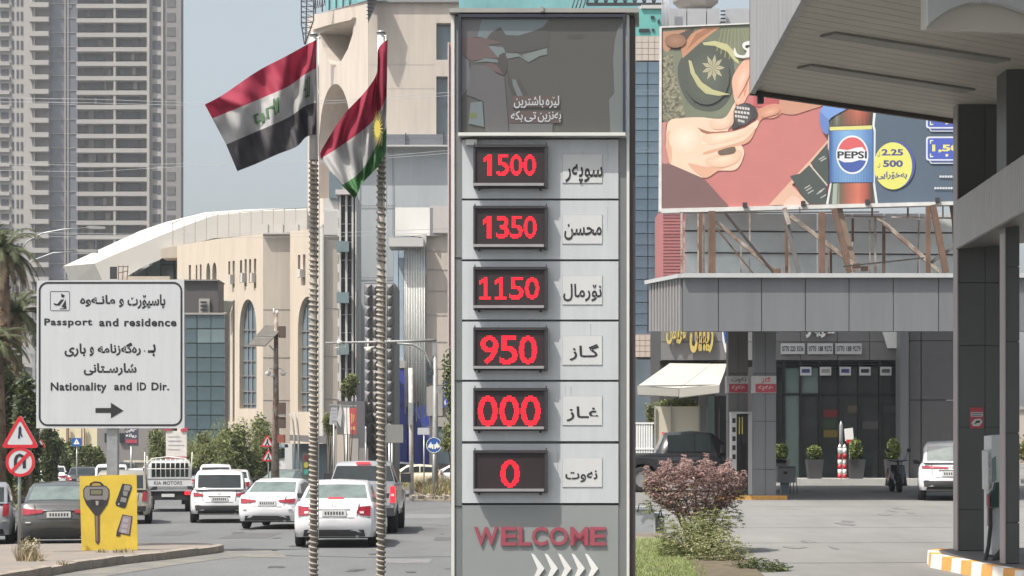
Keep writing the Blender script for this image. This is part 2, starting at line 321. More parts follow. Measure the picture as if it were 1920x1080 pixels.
for i, (y0, y1, dg, ar, dr, tr) in enumerate(rows):
    if i: tp0 = y0
    mb = MB(); tp.rect(mb, 866.5, y0, 1159.5, y1, -.07, 0); pn = mb.build('price_panel', m_tl, tot)
    by0 = y0+12; by1 = y0+92
    mb = MB(); tp.rect(mb, 889, by0, 1027, by1, .0, .105); tp.rect(mb, 889, by0, 1027, by0+5, .105, .135); tp.rect(mb, 889, by0+5, 893, by1-8, .105, .13); tp.rect(mb, 1022, by0+5, 1027, by1, .105, .13)
    bx = mb.build('display_box', m_box, tot)
    mb = MB(); tp.rect(mb, 894, by0+6, 1021, by1-9, .106, .111); mb.build('led_matrix', m_ledbg, bx)
    mb = MB(); tp.rect(mb, 890, by1-8, 1021, by1-3, .106, .15); mb.build('ledge', m_ledge, bx)
    mb = MB()
    for q in (897, 1012): tp.rect(mb, q, by1+.2, q+4, by1+4, .02, .1)
    for q in (891, 1024): tp.rect(mb, q, by0-4, q+2, by0-.2, .1, .12)
    mb.build('bracket', M_dark, bx)
    n = len(dg); cw = (dr[1]-dr[0])/n; pt = 1.62
    for k, ch in enumerate(dg):
        v, f = tmesh(ch, .014) if ch != '1' else ([(.36, 0), (.86, 0), (.86, 1), (.5, 1), (0, .82), (0, .62), (.36, .72)], [(0, 1, 2, 3, 4, 5, 6)]) if dg != '1150' else ([(0, 0), (1, 0), (1, .16), (.72, .16), (.72, 1), (.45, 1), (.02, .84), (.02, .68), (.36, .74), (.36, .16), (0, .16)], [tuple(range(11))]); mb = MB(); x0 = dr[0]+k*cw+cw*.03; wd_ = cw*.94
        if ch == '1': wd_ *= .80; x0 += cw*.05
        nx = int(wd_/pt); ny = int((dr[3]-dr[2])/2.8)
        for a in range(nx):
            for b in range(ny):
                u = (a+.5)/nx; w_ = 1-(b+.5)/ny
                if inside(u, w_, v, f):
                    cx, cy = x0+(a+.5)*wd_/nx, dr[2]+(b+.5)*(dr[3]-dr[2])/ny; hx = wd_/nx*.47; hy = (dr[3]-dr[2])/ny*.36
                    mb.poly([tp.at(cx+p*hx, cy+q*hy, .114) for p, q in ((-1, -1), (1, -1), (1, 1), (-1, 1))])
        mb.build('led_digit', m_led, bx)
    mb = MB(); tp.rect(mb, 1055, y0+27, 1129, y0+81, .001, .008); np_ = mb.build('name_plate', mat('plate_white', (.47, .48, .475), .45, vary=.03), tot)
    mb = MB(); tp.rect(mb, 1054.3, y0+26.3, 1129.7, y0+81.6, .0005, .004); mb.build('plate_edge', mat('plate_edge_grey', (.3, .3, .3), .5, vary=0), np_)
    word('lettering', ar, tr, tp, .012, M_black, np_, bold=.016)
mb = MB(); tp.wall(mb, [(866.5, 947), (1159.5, 947), (1159.5, zb), (866.5, zb)], [], -.07, -.012); mb.build('welcome_panel', mat('welcome_cladding', (.21, .225, .22), .4, vary=.04), tot)
mb = MB(); tp.rect(mb, 866.5, 944, 1159.5, 947, -.07, -.05); mb.build('panel_gap', M_dark, tot)
for ch, a, b in (('W', 889, 934), ('E', 939, 969), ('L', 972, 996), ('C', 997, 1026), ('O', 1030, 1065), ('M', 1069, 1103), ('E', 1106, 1136)):
    word('letter', ch, (a, 988, b, 1023), tp, .012, mat('dusty_red_letter', (.26, .055, .075), .5, vary=.12, scale=6), tot, bold=.022, deep=.02)
for k in range(5):
    x = 996+k*25.2; mb = MB(); tp.prism(mb, [(x, 1038), (x+6, 1040), (x+25, 1066), (x+6, 1092), (x, 1094), (x+12, 1066)], -.011, .008)
    mb.build('chevron', mat('chevron_white', (.6, .6, .58), .5, vary=.06), tot)
for i in range(26):                                      # dust runs and small scratches on the panels
    rq = random.Random(i); x = rq.uniform(870, 1150); r0 = rows[rq.randrange(6)]; y = r0[0]+rq.uniform(3, 40); mb = MB(); tp.prism(mb, [(x, y), (x+rq.uniform(.8, 2.4), y), (x+rq.uniform(.4, 1.2), min(r0[1]-3, y+rq.uniform(12, 60))), (x+.2, min(r0[1]-3, y+rq.uniform(12, 60)))], .0004, .0009); mb.build('dust_run', mat('dust_run', (.33, .335, .33), .7, vary=.1, scale=5), tot)
mb = MB(); tp.rect(mb, 874, 262.5, 895, 273, .001, .06); mb.build('sensor', m_al, tot)
mb = MB()
for k in range(4):
    a = (1068+k*7, 16); mb.tube([tp.at(a[0], a[1], -.3), tp.at(a[0]+8, -12, -.3)], .008, 5)
mb.build('cable', M_dark, tot)
# ================================================================ FLAGPOLES AND FLAGS
m_rope = mat('rope_light_tube', (.27, .24, .20), .6, vary=.5, scale=1.3)
m_pole = mat('painted_pole', (.55, .55, .53), .45, vary=.06)
m_poled = mat('pole_under_tube', (.22, .20, .17), .6, vary=.2, scale=8)
def flagpole(px, ytop, yr, lab):
    Yp = 30; x = X(px, Yp); zt = Z(ytop, Yp); zr = Z(yr, Yp); z0 = zyard(Yp)-.05 if px > 1000 else 0
    t = thing('flagpole', lab, 'flagpole', (x, Yp, z0), 'flagpoles beside the price pylon')
    mb = MB(); mb.tube([(x, Yp, zr), (x, Yp, zt)], [.062, .050], 14); mb.build('upper_pole', m_pole, t)
    mb = MB(); mb.tube([(x, Yp, z0), (x, Yp, zr+.05)], .05, 14); mb.build('lower_pole', m_poled, t)
    rr = random.Random(int(px)); mb = MB(); path = []; n = int((zr-z0)/.072); ph = 0; z = zr
    while z > z0:
        pitch = (.058+.03*rr.random()) if rr.random() > .04 else .13
        for k in range(10):
            a = 2*math.pi*k/10; path.append((x+.057*math.cos(a), Yp+.057*math.sin(a), z-pitch*k/10))
        z -= pitch
    mb.tube(path, .0165, 5); mb.build('rope_light', m_rope, t)
    mb = MB(); mb.tube([(x, Yp, zt), (x, Yp, zt+.03)], [.07, .05], 12); mb.tube([(x, Yp-.02, zt-.05), (x+.1, Yp-.06, zt-.05)], .012, 6); mb.build('pulley_cap', M_steel, t)
    xo = X(px+9, Yp-.1); mb = MB(); mb.tube([(xo, Yp-.1, zt-.05), (xo+.01, Yp-.1, zt-2.5), (xo, Yp-.1, z0+1)], .007, 5); mb.build('halyard', m_pole, t)
flagpole(588, 66, 300, 'rope wrapped flagpole carrying the red white and black flag')
flagpole(714.5, 62, 296, 'rope wrapped flagpole carrying the flag with the yellow sun')
def interp(pts, u):
    n = len(pts)-1; i = min(int(u*n), n-1); t = u*n-i
    p0 = pts[max(i-1, 0)]; p1 = pts[i]; p2 = pts[i+1]; p3 = pts[min(i+2, n)]
    return tuple(.5*((2*p1[k])+(-p0[k]+p2[k])*t+(2*p0[k]-5*p1[k]+4*p2[k]-p3[k])*t*t+(-p0[k]+3*p1[k]-3*p2[k]+p3[k])*t**3) for k in (0, 1))
def flag(name, lab, curves, mats, Yf, fold, deco):
    nu = 48; nv = 9; mb = MB(); P = []
    def pt(u, v):
        k = min(int(v), 2); t = v-k; a = interp(curves[k], u); b = interp(curves[k+1], u)
        x, y = a[0]*(1-t)+b[0]*t, a[1]*(1-t)+b[1]*t
        return W(x, y, Yf+fold(u, v))
    for r in range(3):
        for i in range(nu):
            for j in range(nv):
                c = [pt((i+a)/nu, r+(j+b)/nv) for a, b in ((0, 0), (1, 0), (1, 1), (0, 1))]
                mb.poly(c, r, True)
    # weld for smooth shading
    key = {}; nvs = []; mp = []
    for v in mb.v:
        k = (round(v.x, 4), round(v.y, 4), round(v.z, 4))
        if k not in key: key[k] = len(nvs); nvs.append(v)
        mp.append(key[k])
    fs = []; ms = []
    for f, m in zip(mb.f, mb.m):
        g_ = []
        for i in f:
            if mp[i] not in g_: g_.append(mp[i])
        if len(g_) > 2: fs.append(tuple(g_)); ms.append(m)
    mb.v = nvs; mb.f = fs; mb.m = ms; mb.sm = [True]*len(fs)
    t = thing(name, lab, 'flag', pt(0, 0))
    mb.build('cloth', mats, t); deco(t, pt)
clo = lambda n, c: mat(n, c, .8, vary=.08, scale=4, transl=.25)
c_red, c_white, c_black, c_green = clo('flag_red', (.27, .022, .05)), clo('flag_white', (.37, .365, .36)), clo('flag_black', (.055, .052, .056)), clo('flag_green', (.045, .14, .045))
def iq(t, pt):
    mb = MB(); e = .03
    def g2(x, y, w, h):      # one stroke on the white band, in band units
        q = [pt(a, b)+Vector((0, -e, 0)) for a, b in ((x, y), (x+w, y), (x+w, y+h), (x, y+h))]; mb.poly(q)
    for x, y, w, h in ((.50, 1.22, .02, .5), (.53, 1.2, .02, .52), (.53, 1.68, .1, .09), (.60, 1.42, .02, .3), (.55, 1.40, .07, .08), (.64, 1.5, .03, .28), (.655, 1.7, .06, .08), (.70, 1.45, .02, .3), (.68, 1.44, .04, .08), (.12, 1.15, .015, .62), (.145, 1.15, .015, .62), (.17, 1.2, .015, .55), (.12, 1.7, .06, .07), (.18, 1.45, .03, .07)): g2(x, y, w, h)
    mb.build('lettering', clo('flag_letter_green', (.07, .15, .07)), t)
flag('national_flag', 'red, white and black striped flag with green lettering blowing left', [
    [(594, 74), (582, 80), (535, 106), (482, 134), (419, 177), (384, 196)],
    [(593, 128), (572, 139), (542, 161), (500, 180), (450, 201), (398, 222)],
    [(593, 192), (570, 200), (543, 219), (506, 236), (466, 253), (424, 271)],
    [(593, 252), (574, 257), (556, 275), (521, 289), (483, 306), (445, 321)]],
    [c_red, c_white, c_black], 29.85, lambda u, v: -.05-.20*math.sin(u*9+v*.9)*min(1, u*3)-.10*math.sin(u*21-v*2.2)-.045*math.sin(u*47+v*3)-.25*u, iq)
def ks(t, pt):
    mb = MB(); c = W(707.5, 241, 29.62); cx = Vector((-.005, 0, 0))
    mb.mesh([c]+[c+Vector((.042*math.cos(R(a)), 0, .12*math.sin(R(a)))) for a in range(0, 360, 20)], [(0, i+1, (i+1) % 18+1) for i in range(18)])
    for k in range(21):
        a = 2*math.pi*k/21; a1, a2 = a-.09, a+.09
        mb.poly([c+Vector((.04*math.cos(a1), 0, .115*math.sin(a1))), c+Vector((.082*math.cos(a)+.01, -.01, .27*math.sin(a))), c+Vector((.04*math.cos(a2), 0, .115*math.sin(a2)))])
    mb.build('sun_emblem', clo('flag_yellow', (.75, .62, .12)), t)
flag('regional_flag', 'red, white and green striped flag with a yellow sun hanging from its pole', [
    [(727, 74), (709, 92), (707, 135), (686, 170), (641, 220), (600, 286)],
    [(725, 180), (712, 208), (694, 232), (664, 256), (632, 278), (601, 298)],
    [(725, 238), (708, 268), (693, 297), (676, 322), (656, 338), (641, 347)],
    [(724, 285), (712, 308), (694, 328), (678, 345), (671, 362), (665, 373)]],
    [c_red, c_white, c_green], 29.85, lambda u, v: -.05-.12*math.sin(u*12+v*1.6)-.07*math.sin(u*27-v*2.4)-.03*math.sin(u*55+v*2)-.1*u, ks)
# ================================================================ DIRECTION SIGN AND SMALL SIGNS, LEFT
SY = 47; sp = FP(SY)
m_sign = mat('sign_sheet_white', (.47, .485, .495), .4, vary=.05, scale=1.2, stretch=(4, 1, .4))
t = thing('direction_sign', 'large white road sign reading Passport and residence on a square post', 'road sign', (X(210, SY), SY, .15))
mb = MB(); sp.prism(mb, [(69, 526), (345, 524), (346, 803), (68, 803)], -.05, 0); bd = mb.build('sign_board', m_sign, t)
def rring(x0, y0, x1, y1, r, w):
    def rr(x0, y0, x1, y1, r):
        o = []
        for cx, cy, a in ((x1-r, y0+r, -90), (x1-r, y1-r, 0), (x0+r, y1-r, 90), (x0+r, y0+r, 180)):
            for k in range(7): o.append((cx+r*math.cos(R(a+15*k)), cy+r*math.sin(R(a+15*k))))
        return o
    return rr(x0, y0, x1, y1, r), rr(x0+w, y0+w, x1-w, y1-w, r-w)
a, b = rring(72.5, 528.5, 342, 799, 17, 3.6)
mb = MB(); n = len(a); mb.mesh([sp.at(*p, .004) for p in a+b], [(i, (i+1) % n, (i+1) % n+n, i+n) for i in range(n)]); mb.build('border', M_black, bd)
mb = MB()
letters(mb, 'پاسپۆرت', (239, 552, 310, 581), sp, .005, bold=.03); letters(mb, 'و', (223, 560, 232, 576), sp, .005, bold=.03); letters(mb, 'مانـەوە', (150, 553, 216, 575), sp, .005, bold=.03)
letters(mb, 'Passport', (83, 597, 173, 614), sp, .005, bold=.03, spacing=1.12); letters(mb, 'and', (186, 597, 222, 612), sp, .005, bold=.03, spacing=1.12); letters(mb, 'residence', (233, 597, 331, 612), sp, .005, bold=.03, spacing=1.1)
letters(mb, 'بـ', (277, 645, 292, 668), sp, .005, bold=.03); mb.poly([sp.at(x, y, .005) for x, y in ell(271, 658, 1.3, 1.3, 8)]); letters(mb, 'رەگەزنامە', (183, 642, 264, 667), sp, .005, bold=.03); letters(mb, 'و', (168, 650, 176, 668), sp, .005, bold=.03); letters(mb, 'باری', (121, 644, 161, 669), sp, .005, bold=.03)
letters(mb, 'شارسـتانی', (157, 681, 256, 704), sp, .005, bold=.03)
letters(mb, 'Nationality', (95, 717, 200, 737), sp, .005, bold=.03, spacing=1.1); letters(mb, 'and', (214, 717, 247, 732), sp, .005, bold=.03, spacing=1.1); letters(mb, 'ID', (257, 717, 274, 732), sp, .005, bold=.03, spacing=1.1); letters(mb, 'Dir.', (284, 717, 317, 732), sp, .005, bold=.03, spacing=1.1)
mb.build('lettering', M_black, bd)
mb = MB(); sp.prism(mb, [(179, 765), (208, 765), (208, 755), (231.5, 770), (208, 784), (208, 774), (179, 774)], .001, .005); mb.build('arrow', M_black, bd)
mb = MB(); a, b = rring(94, 546, 131, 583, 3, 1); n = len(a); mb.mesh([sp.at(*p, .004) for p in a+b], [(i, (i+1) % n, (i+1) % n+n, i+n) for i in range(n)])
q = lambda l: [(60+x/6.353, 510+y/6.353) for x, y in l]
for l in ([(345, 258), (390, 275), (380, 305), (350, 300)], [(256, 368), (300, 382), (345, 330), (382, 325), (330, 400), (285, 400), (262, 388)], [(350, 415), (400, 330), (412, 440), (330, 443), (332, 433), (395, 432)]): sp.prism(mb, q(l), .001, .005)
mb.build('officer_symbol', M_black, bd)
mb = MB(); mb.box(X(199, SY), X(219, SY), SY+.06, SY+.3, .15, Z(540, SY)); mb.build('post', M_steel, t)
mb = MB()
for y in (575, 660, 745): mb.box(X(80, SY), X(334, SY), SY+.051, SY+.058, Z(y+4, SY), Z(y, SY))
mb.build('back_rail', M_steel, t)
# yellow key board
KY = 45; kp = PL(150, KY, 257, KY+.1)
t = thing('key_advert_board', 'yellow standing board with pictures of car keys on the kerb island', 'advert board', (X(203, KY), KY, .15))
mb = MB(); kp.prism(mb, [(149, 893), (205, 891), (256, 890), (258, 1031), (153, 1033)], -.04, 0); kb = mb.build('board', mat('yellow_board', (.60, .43, .05), .55, vary=.12, scale=2.2), t)
kq = lambda l: [(x/3.375, 760+y/3.375) for x, y in l]
def kdec(name, l, c, o): mb = MB(); kp.prism(mb, kq(l), .001, o); mb.build(name, pmat(c, .5, .8), kb)
kdec('key_ring_hole', [(562, 520), (570, 492), (600, 480), (635, 484), (655, 500), (660, 520)], (70, 62, 60), .004)
kdec('key_ring_hole', [(578, 512), (584, 498), (602, 492), (632, 495), (643, 512)], (215, 180, 60), .006)
kdec('key_head', [(527, 530), (545, 508), (670, 508), (692, 532), (692, 580), (680, 625), (630, 697), (600, 697), (545, 625), (527, 580)], (70, 66, 66), .008)
kdec('key_head_face', [(533, 534), (548, 515), (668, 515), (686, 536), (686, 578), (674, 600), (548, 600), (533, 578)], (158, 152, 152), .010)
kdec('key_blade', [(598, 697), (632, 697), (632, 865), (618, 882), (604, 865)], (112, 84, 68), .006); kdec('key_blade_groove', [(604, 700), (618, 700), (618, 860), (610, 858)], (165, 140, 115), .008)
kdec('key_button', [(568, 530), (650, 530), (650, 570), (568, 570)], (60, 60, 52), .012); kdec('key_button', [(575, 536), (643, 536), (643, 564), (575, 564)], (145, 142, 110), .014)
kdec('key_button', [(572, 596), (655, 596), (648, 635), (580, 635)], (60, 58, 60), .012); kdec('key_button_mark', [(605, 605), (625, 605), (622, 632), (608, 632)], (190, 185, 180), .014)
kdec('remote', [(775, 495), (830, 503), (835, 520), (795, 645), (780, 650), (735, 635), (730, 620)], (62, 64, 70), .008)
for l in ([(788, 503), (828, 510), (820, 542), (782, 536)], [(778, 540), (812, 547), (803, 576), (780, 570)], [(768, 580), (803, 588), (796, 616), (760, 608)]): kdec('remote_button', l, (165, 165, 160), .012)
kdec('remote_ring', [(748, 618), (758, 620), (755, 632), (745, 630)], (200, 198, 190), .013)
kdec('fob', [(775, 690), (838, 702), (822, 825), (765, 812), (760, 830), (735, 828), (738, 800)], (78, 68, 80), .008); kdec('fob_face', [(780, 697), (832, 707), (817, 817), (750, 800)], (178, 160, 172), .012)
for k in range(3): y = 715+k*34; kdec('fob_button', [(782-k*6, y), (816-k*6, y+5), (811-k*6, y+28), (777-k*6, y+23)], (200, 190, 195), .015)
mb = MB()
for x in (160, 248): mb.bar(kp.at(x, 895, -.08), kp.at(x, 1036, -.3), .03)
mb.build('rear_prop', M_steel, t)
# standing stones that hold the board down
# warning triangle, no u-turn
def tri(cx, cy, s, c=.0): return [(cx, cy-s), (cx+s*.9, cy+s*.6), (cx-s*.9, cy+s*.6)]
def rtri(cx, cy, s, r=.1):
    o = []; P = tri(cx, cy, s)
    for i in range(3):
        p, a, b = P[i], P[i-1], P[(i+1) % 3]
        for t_ in (0, 1, 2):
            w = [(r, 0), (r*.28, r*.28), (0, r)][t_]; o.append((p[0]+(a[0]-p[0])*w[0]+(b[0]-p[0])*w[1], p[1]+(a[1]-p[1])*w[0]+(b[1]-p[1])*w[1]))
    return o
def ring(mb, a, b, pl, off, mi=0): n = len(a); mb.mesh([pl.at(*p, off) for p in a+b], [(i, (i+1) % n, (i+1) % n+n, i+n) for i in range(n)], mi)
def plate(name, pts, inner, Y, base, symbol, par):
    pl = FP(Y); mb = MB(); pl.prism(mb, pts, -.03, 0); s = mb.build(name, base, par)
    if inner: mb = MB(); ring(mb, pts, inner, pl, .004); mb.build('border', M_red, s)
    for n_, l, m in symbol: mb = MB(); pl.prism(mb, l, .001, .006); mb.build(n_, m, s)
    return s
GY = 44
t = thing('road_sign_post', 'post with a red merge triangle above a no U-turn disc', 'road sign', (X(36, GY), GY, .1))
plate('warning_triangle', rtri(37.5, 816, 40), [(37.5+(x-37.5)*.72, 818+(y-818)*.72) for x, y in rtri(37.5, 816, 40)], GY, m_sign,
      [('merge_arrow', [(35, 802), (38, 798), (40, 803), (40, 812), (43, 819), (40, 819), (38, 814), (37, 822), (33.5, 822), (34.5, 812)], mat('sign_navy', (.02, .02, .05), .5, vary=0))], t)
c = ell(38, 866.5, 27.5, 27.5, 32)
s = plate('no_u_turn_disc', c, [(38+(x-38)*.8, 866.5+(y-866.5)*.8) for x, y in c], GY, m_sign, [], t)
pl = FP(GY); mb = MB(); pl.prism(mb, [(26, 878), (26, 862), (29, 854), (37, 850), (45, 854), (48.5, 862), (48.5, 878), (42.5, 878), (42.5, 863), (40, 857.5), (37, 856), (34, 857.5), (32, 863), (32, 878)], .001, .006); mb.build('u_turn_arrow', M_black, s)
mb = MB(); pl.prism(mb, [(54, 845), (58.5, 850), (22, 888), (18, 884)], .0065, .009); mb.build('slash', M_red, s)
mb = MB(); mb.tube([(X(36, GY+.08), GY+.08, .1), (X(37, GY+.08), GY+.08, Z(790, GY))], .035, 8); mb.build('post', M_steel, t)
def ped(cx, cy, s): return [('walker', [(cx-s*.05, cy-s*.45), (cx+s*.1, cy-s*.45), (cx+s*.12, cy-s*.05), (cx+s*.3, cy+s*.35), (cx+s*.18, cy+s*.4), (cx, cy+s*.1), (cx-s*.2, cy+s*.4), (cx-s*.32, cy+s*.35), (cx-s*.1, cy)], M_black)]
def smallsign(name, lab, Y, px, plates, ybase, grp=None, r=.03, z0=0):
    t = thing(name, lab, 'road sign', (X(px, Y), Y, z0), grp); ytop = 900
    for kind, cx, cy, s in plates:
        if kind == 'tri': p = rtri(cx, cy, s); plate('warning_triangle', p, [(cx+(x-cx)*.7, cy+(y-cy)*.7) for x, y in p], Y, m_sign, ped(cx, cy+s*.05, s), t)
        elif kind == 'blue': plate('sign_plate', [(cx-s, cy-s*.9), (cx+s, cy-s*.9), (cx+s, cy+s*.9), (cx-s, cy+s*.9)], None, Y, mat('sign_blue', (.02, .09, .32), .4, vary=.05), [('white_triangle', tri(cx, cy, s*.75), M_white)]+[(n, l, mat('sign_navy', (.02, .02, .05))) for n, l, m in ped(cx, cy, s*.6)], t)
        elif kind == 'disc':
            p = ell(cx, cy, s, s, 28); q = plate('direction_disc', p, [(cx+(x-cx)*.93, cy+(y-cy)*.93) for x, y in p], Y, mat('sign_blue', (.02, .09, .32), .4, vary=.05), [], t)
            for d in (-1, 1): mb = MB(); FP(Y).prism(mb, [(cx+d*s*.05, cy-s*.1), (cx+d*s*.28, cy-s*.1), (cx+d*s*.35, cy-s*.45), (cx+d*s*.85, cy+s*.3), (cx+d*s*.55, cy+s*.32), (cx+d*s*.5, cy+s*.45), (cx+d*s*.28, cy+s*.3), (cx+d*s*.22, cy+s*.55), (cx+d*s*.05, cy+s*.5)], .001, .006); mb.build('arrow', M_white, q)
            mb = MB(); ring(mb, p, [(cx+(x-cx)*.93, cy+(y-cy)*.93) for x, y in p], FP(Y), .008); mb.build('white_rim', M_white, q)
        ytop = min(ytop, cy-s*.5)
    mb = MB(); mb.tube([(X(px, Y), Y+.07, z0), (X(px, Y), Y+.07, Z(ytop, Y))], r, 8); mb.build('post', M_steel, t)
smallsign('road_sign_post', 'small pedestrian warning triangle partly behind the big merge triangle', 78, 70, [('tri', 71, 829, 17)], 930)
smallsign('road_sign_post', 'small blue square crossing sign in front of the round green trees', 105, 143.5, [('blue', 143.5, 829, 8.5)], 900)
smallsign('road_sign_post', 'two red triangles stacked on one thin post by the tall willow hedge', 95, 503, [('tri', 501, 829, 14.5), ('tri', 503, 856, 14.5)], 920)
t = None
mb = MB()
# ---------------------------------------------------------------- median island with kerb stones
def onz(px, py, z): Y = (ZC-z)*F/(py-H); return Vector((X(px, Y), Y, z))
front = [(-90, 1092), (30, 1073), (130, 1056), (220, 1044), (300, 1036), (360, 1029), (395, 1025), (408, 1022)]
back = [(-90, 1024), (30, 1020), (130, 1019), (220, 1018), (300, 1018), (360, 1018), (395, 1019), (408, 1022)]
FRp = [onz(x, y, .15) for x, y in front]; BKp = [onz(x, y, .15) for x, y in back]
mb = MB()
mb.mesh(FRp+BKp, [(i, i+1, i+1+8, i+8) for i in range(7)]); 
for i in range(7): mb.poly([BKp[i], BKp[i+1], BKp[i+1]-Vector((0, 0, .15)), BKp[i]-Vector((0, 0, .15))])
isl = mb.build('median_island', mat('island_paving', (.21, .175, .145), .9, vary=.18, scale=1.6, col2=(.17, .155, .14)), kind='structure')
def along(P, step):
    out = []; 
    for a, b in zip(P, P[1:]):
        n = max(1, round((b-a).length/step))
        for k in range(n): out.append((a.lerp(b, k/n), a.lerp(b, (k+1)/n)))
    return out
rk = random.Random(5)
for a, b in along(FRp, .75):
    d = (b-a).normalized(); nn = Vector((d.y, -d.x, 0)); a = a+d*.008; b = b-d*.008; j = rk.uniform(-.01, .015)
    mb = MB(); mb.prism([a+Vector((0, 0, .03+j)), b+Vector((0, 0, .03+j)), b+nn*.14+Vector((0, 0, .01+j)), a+nn*.14+Vector((0, 0, .01+j))], [v+Vector((0, 0, -.25)) for v in (a, b, b+nn*.15, a+nn*.15)])
    mb.build('kerb_stone', mat('kerb_concrete', (.25, .215, .18), .85, vary=.2, scale=3), isl)
# ================================================================ FAR TOWER
rt_ = random.Random(4)
m_con = mat('pale_concrete', (.31, .295, .275), .8, vary=.08, scale=.15); m_con2 = mat('grey_concrete', (.20, .19, .185), .8, vary=.08, scale=.15)
m_twin = mat('tower_window', (.06, .06, .068), .3, vary=.25, scale=.12); m_twin2 = mat('dim_tower_opening', (.09, .09, .09), .7, vary=.35, scale=.1); m_curt = mat('curtain_glass', (.12, .13, .15), .25, vary=.2, scale=.06)
T = thing('residential_tower', 'very tall unfinished pale residential tower at the left, beyond the road sign', 'tower', (X(170, 480), 480, 0))
zt_ = Z(-420, 480); sh_ = [(X(-170, 480), 483), (X(340, 480), 483), (X(337, 516), 516), (X(-170, 480), 516)]; mb = MB(); mb.prism([Vector((x, y, 0)) for x, y in sh_], [Vector((x, y, zt_)) for x, y in sh_]); mb.build('shell', m_con2, T)
def tbox(name, x0, y0, x1, y1, m, Y=480.0, d=3.0): mb = MB(); mb.box(X(x0, 480), X(x1, 480), Y, Y+d, Z(y1, 480), Z(y0, 480)); return mb.build(name, m, T)
tbox('pier', 46, -420, 60, 850, m_con, 480.5, 2.5); tbox('pier', 276, -420, 281, 850, m_con, 479.4, 3.5); tbox('wall', 281, -420, 305, 850, m_con, 480.6, 2.3); tbox('wall', 305, -420, 338, 850, m_con2, 481, 1.9)
tbox('curtain_wall', 91, -420, 143, 850, m_curt, 481.5, 1.4); tbox('pier', 62, -420, 65, 850, m_con, 480.2, 2.7); tbox('wall', 65, -420, 91, 850, m_con2, 481.2, 1.7)
for x in (119, 124.5): tbox('mullion', x, -420, x+1.8, 850, m_con, 481.2, .29)
for x in (212.5,): tbox('pier', x, -420, x+4, 850, m_con, 480.1, 2.8)
tbox('wall', -170, -420, 46, 850, m_con, 480.8, 2.1)
for k in range(-4, 31):
    y = 7+27.1*k; full = k < 21
    pxbox('balcony_parapet', 143, y, 276, y+8, 480, 3, m_con, T); pxbox('balcony_slab', 54, y-3, 91, y+6, 479.2, 2, m_con, T)
    pxbox('floor_band', -60, y, 18, y+7, 480.1, .7, m_con, T)
    if not full: continue
    for a, b, m in ((157, 195, m_twin), (220, 262, m_twin)): pxbox('balcony_opening', a, y+10, b, y+25.5, 482.6, .39, m, T)
    for _ in range(3):
        if rt_.random() < .55: a = rt_.uniform(158, 250); w_ = rt_.uniform(3, 10); pxbox('site_screen', a, y+rt_.uniform(9, 15), a+w_, y+25.4, 482.3, .25, rt_.choice((m_con, m_con2, m_curt)), T)
    if rt_.random() < .5: a = rt_.uniform(92, 130); pxbox('curtain_blind', a, y+2, a+rt_.uniform(5, 12), y+rt_.uniform(8, 20), 481.35, .14, rt_.choice((m_con2, m_curt, m_twin2)), T)
    if k > 6: pxbox('inner_pier', 166, y+8, 176, y+27, 482.2, .38, m_con2, T)
    if k > -2: pxbox('window', 286, y-12, 301, y+4, 480.5, .2, m_twin, T); pxbox('window', 313, y-10, 329, y+6, 480.9, .2, m_twin2, T)
    for a, b in ((21.5, 26), (31, 35), (38.5, 43)): pxbox('narrow_window', a, y-12, b, y+4, 480.7, .2, m_twin, T)
    pxbox('window', 2, y-13, 16, y-.5, 480.7, .2, m_twin, T); pxbox('spandrel', 91, y-1, 143, y, 481.3, .19, m_con, T)
# ================================================================ MALL WITH ARCHES
m_stone = mat('beige_stone', (.44, .38, .31), .8, vary=.08, scale=.7, bump=.03, stretch=(2, 2, .3)); m_stonew = mat('pale_stone', (.44, .395, .34), .8, vary=.1, scale=.8, stretch=(2.5, 2.5, .25))
m_roofw = mat('white_roof_sheet', (.44, .425, .395), .7, vary=.05, scale=.5); m_glass = mat('blue_grey_glass', (.12, .165, .19), .12, vary=.25, scale=.25, spec=.8)
A_ = thing('shopping_mall', 'beige stone mall with pointed arch windows and a sweeping white roof', 'building', (X(493, 140), 140, 0))
PA = PL(330, 150, 493, 140); PB = PL(493, 139.9, 544, 140.2); PC = PL(543.5, 139.6, 603, 135.8); PD = PL(604, 134.5, 638, 134.8)
def slot(a, b, y0, y1): return [(a, y0), (b, y0), (b, y1), (a, y1)]
hA = [slot(354, 358, 497, 600), slot(367, 370, 497, 600), slot(374.6, 378, 496, 600), arch(390.5, 493, 600, 3.7, 20), arch(402, 492, 600, 4, 20), slot(428, 431.7, 490, 531), slot(436, 440, 489, 539),
      slot(449.6, 454, 488, 531), slot(458.5, 462.6, 486, 537), slot(467, 471, 486, 531), slot(476, 480.4, 485, 540), slot(427, 431, 563, 790), slot(436, 440, 563, 790), arch(465, 561, 766, 16, 68, 16)]
mb = MB(); PA.wall(mb, [(332, 461), (410, 447.5), (493, 438), (493, 871), (332, 868)], hA, -.34, 0); mb.build('wall', m_stone, A_)
mb = MB(); PB.rect(mb, 493.2, 440, 544, 871, -3, 0); mb.build('pilaster', m_stonew, A_)
mb = MB(); PC.wall(mb, [(544, 434), (603, 428), (603, 872), (544, 871)], [slot(558.5, 563, 478, 521), slot(568, 572.6, 477, 535), arch(577, 556, 772, 18.5, 72, 16)], -.34, 0); mb.build('wall', m_stone, A_)
mb = MB(); PD.rect(mb, 606, 425, 637.5, 873, -3, 0); mb.build('pilaster', m_stonew, A_); mb = MB(); PD.rect(mb, 603.5, 425, 606, 873, -1, .25); mb.build('corner_strip', m_roofw, A_)
